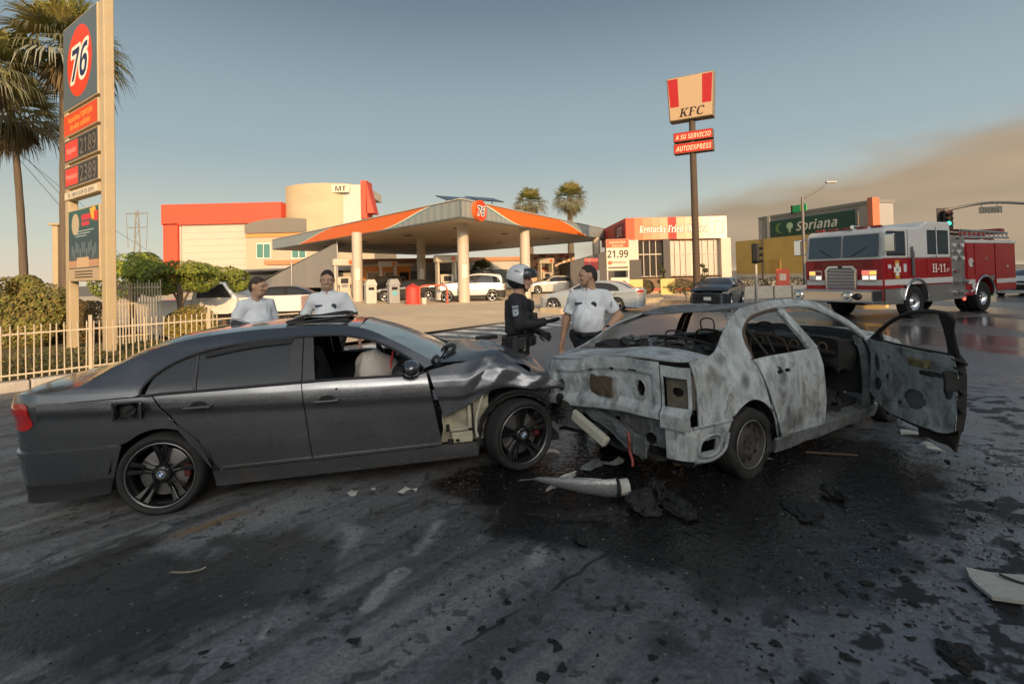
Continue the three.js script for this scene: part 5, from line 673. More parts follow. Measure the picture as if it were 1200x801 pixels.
{
  const white = std([0.74, 0.77, 0.8], 0.85, 0, { sheen: 0.2, bumpMap: rep(grain, 6), bumpScale: 0.002 }), navy = std([0.022, 0.024, 0.032], 0.85), black = std([0.014, 0.015, 0.019], 0.8), badge = std([0.05, 0.06, 0.09], 0.5, 0.2), hair = std([0.03, 0.022, 0.018], 0.8), skin = [0.46, 0.27, 0.175];
  const W = (u, Z) => [(u - 600) / 600 * Z, GY((u - 600) / 600 * Z), -Z];
  // three officers in white polo shirts
  person({ label: 'officer in white polo shirt and wrist watch, hand at belt, behind the burnt car', pos: W(689, 5.9), turn: -0.42, skin, shirt: white, trousers: navy, hair, badge, collar: true, belly: 0.8, scale: 1.0, hairline: 0.05, sleeve: 0.72, stubble: true,
    head: { yaw: -1.0, pitch: 0.04, pos: [0.0, 1.655, 0.03] }, J: { elL: [0.33, 1.19, -0.07], wrL: [0.215, 1.045, 0.15], elR: [-0.28, 1.16, -0.01], wrR: [-0.31, 0.92, 0.05], shL: [0.18, 1.44, -0.01], shR: [-0.18, 1.44, -0.01] }, handL: { dir: [-0.35, -0.85, 0.25], palm: [-0.6, 0, -0.8], curl: 0.9, thumb: 1 }, handR: { palm: [0.9, 0, 0.3], curl: 0.55, thumb: 1 } });
  person({ label: 'smiling officer in white polo shirt facing us across the grey car', pos: W(384, 6.6), turn: 0.12, skin, shirt: white, trousers: navy, hair, badge, collar: true, belly: 0.5, scale: 1.05, smile: 1, sleeve: 0.75, head: { yaw: 0.12, pitch: 0.1, pos: [0, 1.655, 0.04] }, J: { elL: [0.31, 1.17, -0.04], wrL: [0.36, 0.95, 0.02], elR: [-0.31, 1.17, -0.02], wrR: [-0.2, 1.0, 0.16] }, handR: { palm: [0.6, 0, -0.8], curl: 0.8, thumb: 1 } });
  person({ label: 'officer in white polo shirt seen in profile, looking over the roof of the grey car', pos: W(299, 6.55), turn: 0.95, skin, shirt: white, trousers: navy, hair, collar: true, belly: 0.6, scale: 1.025, hairline: 0.02, sleeve: 0.75, head: { yaw: 0.5, pitch: 0.05, pos: [0, 1.655, 0.06] } });
  // motorcycle officer
  const cop = person({ label: 'motorcycle officer in dark uniform and white helmet, holding out a gloved hand', pos: W(606, 5.75), turn: 1.42, skin, shirt: black, trousers: black, gloves: std([0.016, 0.016, 0.02], 0.7), longSleeve: true, belly: 0.35, scale: 0.985, hem: 0.0, head: { yaw: 0.05, pitch: -0.02, pos: [0, 1.655, 0.05] }, J: { elR: [-0.25, 1.17, 0.05], wrR: [-0.2, 1.2, 0.3], elL: [0.25, 1.15, -0.02], wrL: [0.21, 1.05, 0.2] }, handR: { palm: [0.35, 0.9, 0.0], curl: 0.22, spread: 1, thumb: -1 }, pouches: [[0.3, 0.09, 0.1], [1.0, 0.08, 0.11], [1.9, 0.09, 0.13], [-1.2, 0.1, 0.14], [-0.5, 0.09, 0.1], [-1.9, 0.1, 0.16], [2.8, 0.1, 0.1], [-2.5, 0.1, 0.12]] });
  const H = [0, 1.68, 0.045], put = (g) => g.rotateY(0.05).translate(...H);
  const shell = (x, y, z) => { const o = ell([0, 0.015, -0.012], [0.132, 0.148, 0.16])(x, y, z), i = ell([0, 0.0, -0.01], [0.112, 0.13, 0.14])(x, y, z); let d = Math.max(o, -i, -0.115 - y); return Math.max(d, -Math.max(0.035 - z, y - 0.045, -0.13 - y)); };
  const hel = mesh('helmet', put(surfaceNet(shell, [-0.15, -0.15, -0.19], [0.15, 0.18, 0.17], 0.0085)), std([0.62, 0.64, 0.66], 0.25, 0, { clearcoat: 0.7, clearcoatRoughness: 0.1 }), cop);
  mesh('helmet_band', put(surfaceNet((x, y, z) => Math.max(ell([0, 0.015, -0.012], [0.1355, 0.151, 0.1635])(x, y, z), -ell([0, 0.0, -0.01], [0.115, 0.133, 0.143])(x, y, z), y + 0.055 + z * 0.35, -0.118 - y, z - 0.05), [-0.15, -0.15, -0.19], [0.15, 0.05, 0.1], 0.0085)), M.blackTrim, hel);
  mesh('visor', put(surfaceNet((x, y, z) => { const d = ell([0, 0.04, 0.03], [0.137, 0.11, 0.155])(x, y, z); return Math.max(d, -d - 0.007, 0.04 - z, y - 0.115, 0.005 - y); }, [-0.16, -0.02, 0.0], [0.16, 0.16, 0.2], 0.0075)), std([0.05, 0.055, 0.06], 0.15), hel);
  mesh('helmet_mark', put(surfaceNet((x, y, z) => { const d = ell([0, 0.015, -0.012], [0.1345, 0.15, 0.1625])(x, y, z); return Math.max(d, -d - 0.004, Math.abs(y - 0.07 + z * 0.25) - 0.012, Math.abs(z + 0.03) - 0.04, 0.05 - Math.abs(x)); }, [-0.16, 0.02, -0.12], [0.16, 0.14, 0.06], 0.006)), M.blackTrim, hel);
  mesh('chin_strap', put(tube([[-0.1, -0.08, 0.0], [-0.06, -0.13, 0.05], [0, -0.15, 0.07], [0.06, -0.13, 0.05], [0.1, -0.08, 0.0]], 0.009, 20, 5)), M.blackTrim, hel);
  const vest = blend([cone([0, 1.08, 0.0], [0, 1.38, 0], 0.186, 0.185, 1.2), ell([0, 1.2, 0.05], [0.17, 0.17, 0.14])], 0.04);
  mesh('vest', surfaceNet((x, y, z) => Math.max(vest(x, y, z) + (n3(x * 18, y * 18, z * 18) - 0.5) * 0.018, 1.06 - y, y - 1.44), [-0.24, 1.0, -0.24], [0.24, 1.5, 0.26], 0.012), std([0.02, 0.02, 0.023], 0.75), cop);
  for (const [x, y, z, w, h] of [[-0.09, 1.22, 0.185, 0.09, 0.12], [0.09, 1.22, 0.185, 0.09, 0.12], [-0.16, 1.14, 0.1, 0.09, 0.12], [0.1, 1.36, 0.15, 0.06, 0.11]]) mesh('pouch', bx(w, h, 0.045, x, y, z, 0.012), M.blackTrim, cop);
  mesh('radio', [bx(0.05, 0.11, 0.035, -0.1, 1.37, 0.17, 0.01), rod([-0.085, 1.42, 0.17], [-0.085, 1.52, 0.175], 0.006)], M.blackTrim, cop);
  mesh('sleeve_patch', new THREE.CylinderGeometry(0.084, 0.084, 0.115, 8, 1, true, Math.PI * 1.5 - 0.42, 0.84).rotateX(-0.08).translate(-0.215, 1.33, 0.012), printed(64, 96, (g) => { g.fillStyle = '#8d97a3'; g.fillRect(0, 0, 64, 96); g.fillStyle = '#20262e'; g.fillRect(0, 22, 64, 8); g.fillStyle = '#c3cad2'; g.beginPath(); g.arc(32, 62, 22, 0, 7); g.fill(); g.fillStyle = '#5d6976'; g.beginPath(); g.arc(32, 62, 13, 0, 7); g.fill(); }, 0.8), cop);
  mesh('holster', [bx(0.05, 0.17, 0.08, -0.21, 0.93, -0.01, 0.015), bx(0.02, 0.05, 0.06, -0.215, 1.03, -0.01, 0.008)], M.blackTrim, cop);
  mesh('key_clip', bx(0.012, 0.09, 0.025, -0.195, 0.93, 0.085, 0.004), std([0.35, 0.33, 0.25], 0.4, 0.6), cop);
  const watch = scene.children.filter((c) => c.name.startsWith('person'))[0];
  mesh('wrist_watch', [new THREE.TorusGeometry(0.034, 0.008, 6, 20).rotateX(0.6).rotateY(0.5).translate(0.235, 1.075, 0.11), new THREE.CylinderGeometry(0.02, 0.02, 0.012, 12).rotateX(0.9).translate(0.255, 1.09, 0.135)], M.blackTrim, watch);
  mesh('belt_buckle', bx(0.06, 0.04, 0.02, 0, 1.0, 0.235, 0.006), M.blackTrim, watch);
  mesh('shoulder_patch', bx(0.006, 0.06, 0.05, 0.268, 1.33, 0.03, 0.002, 0.2), std([0.02, 0.03, 0.03], 0.7), watch);
}
// ---------------------------------------------------------------- plants
function leaves(n, place, size, cols, seed, bend = 0.3) {       // n small bent leaves; place(r) -> [x, y, z, outward x, y, z]
  const r = rng(seed), pos = [], nor = [], col = [], uv = [], idx = [], a = V3(), b = V3(), c = V3(), nn = V3();
  for (let i = 0; i < n; i++) {
    const p = place(r); if (!p) continue; const s = size * (0.6 + 0.8 * r());
    nn.set(p[3] + (r() - 0.5) * 1.5, p[4] + (r() - 0.5) * 1.5 + 0.25, p[5] + (r() - 0.5) * 1.5).normalize(); a.set(r() - 0.5, r() - 0.5, r() - 0.5).cross(nn).normalize(); b.crossVectors(nn, a);
    const k = cols[Math.floor(r() * cols.length)], v = 0.75 + 0.5 * r(), base = pos.length / 3;
    for (const [u, w, h] of [[-0.5, 0, 0], [0, 0.32, bend * 0.3], [0.5, 0, 0], [0, -0.32, bend * 0.3]]) { c.set(p[0], p[1], p[2]).addScaledVector(a, u * s).addScaledVector(b, w * s).addScaledVector(nn, h * s); pos.push(c.x, c.y, c.z); nor.push(nn.x, nn.y, nn.z); col.push(k[0] * v, k[1] * v, k[2] * v); uv.push(u, w); }
    idx.push(base, base + 3, base + 1, base + 1, base + 3, base + 2);
  }
  const g = new THREE.BufferGeometry(); g.setAttribute('position', new THREE.Float32BufferAttribute(pos, 3)); g.setAttribute('normal', new THREE.Float32BufferAttribute(nor, 3)); g.setAttribute('color', new THREE.Float32BufferAttribute(col, 3)); g.setAttribute('uv', new THREE.Float32BufferAttribute(uv, 2)); g.setIndex(idx); return g;
}
const leafMat = std([1, 1, 1], 0.6, 0, { vertexColors: true, transmission: 0.3, thickness: 0 }); leafMat.roughness = 0.9;
const barkMat = plaster([0.13, 0.1, 0.07], 0.5, 0.6, 0.95);
const GREENS = [[0.2, 0.27, 0.03], [0.25, 0.3, 0.035], [0.15, 0.21, 0.03], [0.3, 0.32, 0.05]], OLIVE = [[0.2, 0.17, 0.035], [0.25, 0.2, 0.04], [0.13, 0.14, 0.03], [0.3, 0.22, 0.06]], YELLOW = [[0.28, 0.22, 0.03], [0.2, 0.18, 0.03], [0.34, 0.25, 0.04]];
function blob(lobes, flat) { return (r) => { const L = lobes[Math.floor(r() * lobes.length)]; let x, y, z, d; do { x = r() * 2 - 1; y = r() * 2 - 1; z = r() * 2 - 1; d = Math.hypot(x, y, z); } while (d > 1 || d < 0.02); const t = Math.pow(d, 0.35) / d; x *= t; y *= t; z *= t; if (n3((L[0] + x * L[3]) * 2.2, (L[1] + y * L[4]) * 2.2, (L[2] + z * L[5]) * 2.2) < 0.3) return null; return [L[0] + x * L[3], L[1] + y * L[4], L[2] + z * L[5], x, y, z]; }; }
function bush(name, label, cat, p, lobes, n, size, cols, seed, group) { const t = thing(name, label, cat, p, 0, group); mesh('foliage', leaves(n, blob(lobes), size, cols, seed), leafMat, t); const r = rng(seed), st = []; for (const L of lobes) for (let i = 0; i < 2; i++) st.push(rod([L[0] * 0.5, 0, L[2] * 0.5], [L[0] + (r() - 0.5) * 0.3, L[1], L[2] + (r() - 0.5) * 0.3], 0.03, 0.01, 6)); mesh('stems', st, barkMat, t); return t; }
function smallTree(label, p, trunkH, lobes, n, size, cols, seed, group) { const t = thing('tree', label, 'tree', p, 0, group); const r = rng(seed); mesh('trunk', tube([[0, -0.1, 0], [0.04, trunkH * 0.4, 0.03], [-0.03, trunkH * 0.8, 0], [0, trunkH + 0.3, 0.04]], 0.09, 14, 8), barkMat, t); for (const L of lobes) mesh('limb', tube([[0, trunkH * 0.7, 0], [L[0] * 0.5, trunkH + 0.1, L[2] * 0.5], [L[0], L[1], L[2]]], 0.035, 10, 6), barkMat, t); mesh('crown', leaves(n, blob(lobes), size, cols, seed), leafMat, t); return t; }
function palm(label, base, H, R, trunkR, seed, nf = 40, group, lean = 0) {
  const t = thing('palm_tree', label, 'palm tree', base, 0, group), r = rng(seed), trunk = [], N = 16;
  { const P = []; for (let i = 0; i <= N; i++) { const f = i / N, rad = trunkR * (1.25 - 0.45 * f) * (1 + 0.06 * (i % 2)); P.push([rad, f * H]); } const g = lathe(P, 12); const p = g.attributes.position; for (let i = 0; i < p.count; i++) p.setX(i, p.getX(i) + lean * Math.pow(p.getY(i) / H, 2)); g.computeVertexNormals(); mesh('trunk', g, barkMat, t); }
  const green = [[0.26, 0.25, 0.045], [0.18, 0.19, 0.04], [0.34, 0.29, 0.07]], dry = [[0.2, 0.15, 0.07], [0.16, 0.115, 0.05]];
  const pos = [], nor = [], col = [], idx = [], frond = (az, el, L, cols, droop) => {
    const out = V3(Math.cos(az), 0, Math.sin(az)), up = V3(0, 1, 0), side = V3(-Math.sin(az), 0, Math.cos(az)), o = V3(lean, H, 0), dir = out.clone().multiplyScalar(Math.cos(el)).addScaledVector(up, Math.sin(el)), nrm = side.clone().cross(dir).normalize(), hub = o.clone().addScaledVector(dir, L * 0.45); hub.y -= droop * 0.15 * L;
    const k = cols[Math.floor(r() * cols.length)], v = 0.75 + 0.5 * r(), q = (p0, p1, w0, w1, sd) => { const b = pos.length / 3; for (const [p, w, s] of [[p0, w0, -1], [p0, w0, 1], [p1, w1, -1], [p1, w1, 1]]) { pos.push(p.x + sd.x * w * s, p.y + sd.y * w * s, p.z + sd.z * w * s); nor.push(nrm.x, nrm.y, nrm.z); col.push(k[0] * v, k[1] * v, k[2] * v); } idx.push(b, b + 1, b + 2, b + 1, b + 3, b + 2); };
    q(o, hub, 0.02, 0.014, side);
    for (let i = 0; i < 25; i++) { const f = (i / 24 - 0.5) * 2.6 + (r() - 0.5) * 0.1, d = dir.clone().multiplyScalar(Math.cos(f)).addScaledVector(side, Math.sin(f)), s2 = side.clone().multiplyScalar(Math.cos(f)).addScaledVector(dir, -Math.sin(f)), l = L * (0.62 - 0.1 * Math.abs(f)) * (0.85 + 0.3 * r()); const p1 = hub.clone().addScaledVector(d, l * 0.55), p2 = p1.clone().addScaledVector(d, l * 0.3), p3 = p2.clone().addScaledVector(d, l * 0.15); p1.y -= droop * l * 0.06; p2.y -= droop * l * 0.3; p3.y -= droop * l * (0.65 + 0.3 * r()); q(hub, p1, 0.005, 0.019 * R, s2); q(p1, p2, 0.019 * R, 0.011 * R, s2); q(p2, p3, 0.011 * R, 0.002, s2); }
  };
  const build = (name) => { const g = new THREE.BufferGeometry(); g.setAttribute('position', new THREE.Float32BufferAttribute(pos, 3)); g.setAttribute('normal', new THREE.Float32BufferAttribute(nor, 3)); g.setAttribute('color', new THREE.Float32BufferAttribute(col, 3)); g.setIndex(idx); pos.length = nor.length = col.length = idx.length = 0; mesh(name, g, leafMat, t); };
  for (let i = 0; i < nf; i++) { frond(i * 2.4 + r() * 0.4, mix(1.4, -0.45, Math.pow((i + 0.5) / nf, 0.9)), R * (0.85 + 0.3 * r()), green, 0.35 + 0.45 * i / nf); build('frond'); }
  for (let i = 0; i < 16; i++) frond(r() * 6.28, -0.8 - 0.6 * r(), R * (0.6 + 0.3 * r()), dry, 0.5); build('dead_fronds');
  return t;
}
// the two palms behind the tall sign, and two far behind the canopy
{ const a = at(78, 400, 15.5); palm('tall fan palm with dark trunk right behind the tall petrol sign', [a.x, 0.1, a.z], at(90, 50, 15.5).y - 0.1, 1.6, 0.14, 3, 50, 'palms by the petrol sign');
  const b0 = at(-18, 380, 14); palm('fan palm with lit green crown leaning in at the edge of the bed', [b0.x, 0.1, b0.z], at(-12, 75, 14).y - 0.1, 1.45, 0.1, 15, 44, 'palms by the petrol sign');
  const b = at(29, 380, 16.5); palm('fan palm with pale trunk beside the sign, crown drooping', [b.x, 0.1, b.z], at(26, 128, 16.5).y - 0.1, 1.5, 0.1, 9, 40, 'palms by the petrol sign', -0.4);
  const c = at(623, 330, 62), d = at(670, 330, 58); palm('fan palm with round crown, the shorter of two above the petrol canopy', [c.x, 0, c.z], at(623, 236, 62).y, 2.1, 0.3, 21, 44, 'palms behind the canopy'); palm('fan palm with brown trunk, the taller of two above the petrol canopy', [d.x, 0, d.z], at(669, 231, 58).y, 2.15, 0.32, 33, 46, 'palms behind the canopy');
  const e = at(565, 345, 60); palm('low palm behind the parked white car under the canopy', [e.x, 0.1, e.z], at(565, 318, 60).y - 0.1, 1.9, 0.25, 41, 30); }
// hedge, clipped trees, shrubs left of the forecourt
{ const h = at(25, 375, 13.6); bush('hedge', 'dense olive hedge behind the picket fence', 'hedge', [h.x, 0.1, h.z], [[-1.2, 0.95, 0, 0.9, 0.85, 0.7], [-0.3, 1.05, 0.1, 0.8, 0.85, 0.7], [0.55, 0.95, -0.1, 0.75, 0.75, 0.6], [-2.3, 1.0, 0.2, 0.9, 0.85, 0.7], [-3.4, 1.0, 0.4, 0.9, 0.85, 0.7], [-0.8, 0.5, 0.35, 0.9, 0.6, 0.5], [0.3, 0.5, 0.3, 0.8, 0.55, 0.4], [-2, 0.5, 0.4, 0.9, 0.6, 0.5], [0.1, 1.55, 0, 0.4, 0.4, 0.4]], 40000, 0.075, [...OLIVE, [0.22, 0.25, 0.04], [0.3, 0.28, 0.06]], 5);
  const h2_ = at(70, 378, 14.2); bush('shrub', 'brown green rounded shrub between the sign posts', 'shrub', [h2_.x, 0.1, h2_.z], [[0, 0.65, 0, 0.8, 0.75, 0.6], [0.8, 0.6, 0, 0.6, 0.6, 0.5]], 9000, 0.07, [[0.17, 0.11, 0.03], [0.13, 0.1, 0.03], [0.2, 0.14, 0.04]], 6);
  const g1 = at(155, 360, 16.5); smallTree('clipped box shaped tree with bright green crown behind the gate', [g1.x, 0.1, g1.z], 1.3, [[0, 1.95, 0, 0.85, 0.7, 0.7], [-0.55, 1.75, 0.1, 0.7, 0.65, 0.6], [0.4, 2.1, 0, 0.55, 0.55, 0.6], [0.7, 1.8, 0.1, 0.5, 0.6, 0.5]], 13000, 0.075, GREENS.map((k) => k.map((x) => x * 1.35)), 7, 'clipped trees');
  const g2 = at(212, 360, 15.6); smallTree('clipped low tree with flat bright green crown, middle of the row', [g2.x, 0.1, g2.z], 1.3, [[0, 1.85, 0, 0.75, 0.5, 0.6], [-0.55, 1.7, 0, 0.6, 0.45, 0.5], [0.55, 1.78, 0, 0.6, 0.46, 0.5]], 10000, 0.075, GREENS, 8, 'clipped trees');
  const g3 = at(262, 360, 17.5); smallTree('clipped low tree with flat green crown nearest the forecourt', [g3.x, 0.1, g3.z], 1.25, [[0, 1.75, 0, 0.65, 0.45, 0.5], [-0.45, 1.7, 0, 0.5, 0.4, 0.5], [0.45, 1.65, 0, 0.5, 0.4, 0.4]], 8000, 0.075, GREENS, 10, 'clipped trees');
  const y1 = at(226, 368, 14.5); bush('shrub', 'rounded golden yellow shrub at the end of the fence', 'shrub', [y1.x, 0.15, y1.z], [[0, 0.45, 0, 0.62, 0.5, 0.55], [0.25, 0.3, 0.1, 0.5, 0.4, 0.5], [-0.3, 0.35, 0, 0.45, 0.4, 0.5]], 6500, 0.07, YELLOW, 11);
  const b1 = at(283, 362, 20); bush('shrub', 'reddish brown shrub below the clipped trees', 'shrub', [b1.x, 0.1, b1.z], [[0, 0.4, 0, 0.6, 0.55, 0.5]], 2500, 0.08, [[0.14, 0.09, 0.04], [0.1, 0.1, 0.03]], 12);
  const grass = leaves(26000, (r) => { const s = -10 + r() * 13.4, q = -0.35 - r() * 3.4, [X, Z] = XZ(s, q); return [X, 0.16 + r() * 0.07, -Z, 0, 0.2, 0]; }, 0.07, [[0.10, 0.10, 0.02], [0.14, 0.12, 0.03], [0.07, 0.085, 0.02], [0.18, 0.14, 0.05]], 17, 0.6);
  const gm = mesh('grass', grass, leafMat); gm.userData.kind = 'stuff'; tag(gm, 'dry yellow green grass in the bed behind the picket fence', 'grass'); gm.userData.kind = 'stuff'; }

// ---------------------------------------------------------------- the tall petrol sign
M.greyPanel = plaster([0.10, 0.125, 0.135], 0.1, 2, 0.6); M.orange = plaster([0.62, 0.13, 0.025], 0.08, 2, 0.55);
const ctext = (g, s, x, y, font, col, w) => { g.font = font; g.fillStyle = col; g.textAlign = 'center'; g.textBaseline = 'middle'; if (w) g.fillText(s, x, y, w); else g.fillText(s, x, y); };
function logo76(g, cx, cy, r) { g.fillStyle = '#d8401c'; g.beginPath(); g.arc(cx, cy, r, 0, 7); g.fill(); g.save(); g.translate(cx, cy); g.transform(1, 0, -0.2, 1, 0, 0); g.font = `bold ${r * 1.25}px sans-serif`; g.textAlign = 'center'; g.textBaseline = 'middle'; g.lineJoin = 'round'; g.strokeStyle = '#f2e7d6'; g.lineWidth = r * 0.2; g.strokeText('76', 0, r * 0.05); g.fillStyle = '#1d2c52'; g.fillText('76', 0, r * 0.05); g.restore(); }
{
  const t = thing('petrol_sign', 'tall two post petrol station price sign with orange ball logo', 'sign', [-10.18, 0.1, -12.3], -0.601);
  const post = M.signPost = plaster([0.46, 0.37, 0.23], 0.12, 1.2, 0.6), half = 1.235;
  for (const s of [-1, 1]) { mesh('post', s > 0 ? bx(0.26, 8.75, 0.2, half, 4.37, -0.02, 0.02) : bx(0.26, 7.9, 0.2, -half, 3.95, -0.02, 0.02), post, t); mesh('base_plate', bx(0.4, 0.04, 0.36, s * half, 0.03, -0.02), post, t); }
  const face = (name, y0, y1, draw, w = 2.38, mat) => { const h = y1 - y0 - 0.05, c = mesh(name, [bx(w, h, 0.2, 0, (y0 + y1) / 2 - 0.1, 0, 0.02)], post, t), m = mesh('face', new THREE.PlaneGeometry(w - 0.07, h - 0.06).translate(0, (y0 + y1) / 2 - 0.1, 0.103), printed(512, Math.round(512 * h / w), draw, 0.5), c); c.position.x = m.position.x = 0; if (w > 2.12) { c.position.x = -0.15; } const m2 = mesh('back_face', m.geometry.clone().rotateY(Math.PI), m.material, c); return c; };
  face('logo_cabinet', 6.07, 8.25, (g, w, h) => { g.fillStyle = '#56636a'; g.fillRect(0, 0, w, h); logo76(g, w * 0.5, h * 0.5, w * 0.37); });
  face('slogan_cabinet', 5.42, 6.05, (g, w, h) => { g.fillStyle = '#cf4a1a'; g.fillRect(0, 0, w, h); ctext(g, 'Gasolina TOPTIER', w / 2, h * 0.32, 'bold 44px sans-serif', '#eda23a'); ctext(g, 'de alta calidad', w / 2, h * 0.7, 'bold 44px sans-serif', '#eda23a'); });
  const price = (lab, num) => (g, w, h) => { g.fillStyle = '#4c463d'; g.fillRect(0, 0, w, h); g.fillStyle = '#d8412a'; g.fillRect(w * 0.03, h * 0.08, w * 0.4, h * 0.84); ctext(g, lab, w * 0.23, h * 0.5, 'bold 42px sans-serif', '#e8a090', w * 0.36); g.fillStyle = '#2a2620'; g.fillRect(w * 0.47, h * 0.08, w * 0.5, h * 0.84); ctext(g, num, w * 0.72, h * 0.53, 'bold 120px monospace', '#6f6553', w * 0.48); };
  face('price_cabinet', 4.75, 5.4, price('Regular', '2189')); face('price_cabinet', 4.11, 4.73, price('Premium', '2389'));
  face('permit_strip', 3.83, 4.1, (g, w, h) => { g.fillStyle = '#d8cdb4'; g.fillRect(0, 0, w, h); ctext(g, 'PL 10613 EXP ES 2015', w / 2, h * 0.54, `bold ${h * 0.85}px sans-serif`, '#2b261f', w * 0.94); });
  face('poster_frame', 1.79, 3.6, (g, w, h) => { const k = g.createLinearGradient(0, 0, 0, h); k.addColorStop(0, '#2f5a50'); k.addColorStop(0.5, '#33464c'); k.addColorStop(0.72, '#4a5052'); k.addColorStop(1, '#a08266'); g.fillStyle = k; g.fillRect(0, 0, w, h); g.fillStyle = '#b9a98c'; g.beginPath(); g.arc(w * 0.24, h * 0.2, w * 0.13, 0, 7); g.fill(); g.fillStyle = '#c8333a'; g.fillRect(w * 0.45, h * 0.08, w * 0.34, h * 0.08); g.fillRect(w * 0.45, h * 0.18, w * 0.26, h * 0.06); g.fillStyle = '#e8b028'; g.beginPath(); g.moveTo(w * 0.72, h * 0.02); g.lineTo(w * 0.9, 0); g.lineTo(w * 0.95, h * 0.16); g.lineTo(w * 0.8, h * 0.18); g.fill(); g.fillStyle = '#d23527'; g.fillRect(w * 0.86, h * 0.06, w * 0.12, h * 0.14); g.fillStyle = '#9fb0b0'; for (let i = 0; i < 3; i++) g.fillRect(w * 0.25, h * (0.3 + i * 0.035), w * (0.6 - i * 0.12), 6); g.fillStyle = '#5d7074'; for (let i = 0; i < 12; i++) g.fillRect(w * (0.1 + 0.07 * i), h * (0.5 + 0.06 * Math.sin(i * 2)), w * 0.05, h * 0.14); g.fillStyle = '#b98f6c'; g.fillRect(0, h * 0.72, w, h * 0.1); g.fillStyle = '#c9ab84'; g.fillRect(w * 0.28, h * 0.68, w * 0.4, h * 0.14); g.fillStyle = '#b7a283'; g.fillRect(0, h * 0.84, w, h * 0.16); g.fillStyle = '#4b4034'; for (let i = 0; i < 3; i++) g.fillRect(w * 0.2, h * (0.87 + i * 0.04), w * 0.6, 8); }, 2.1);
}
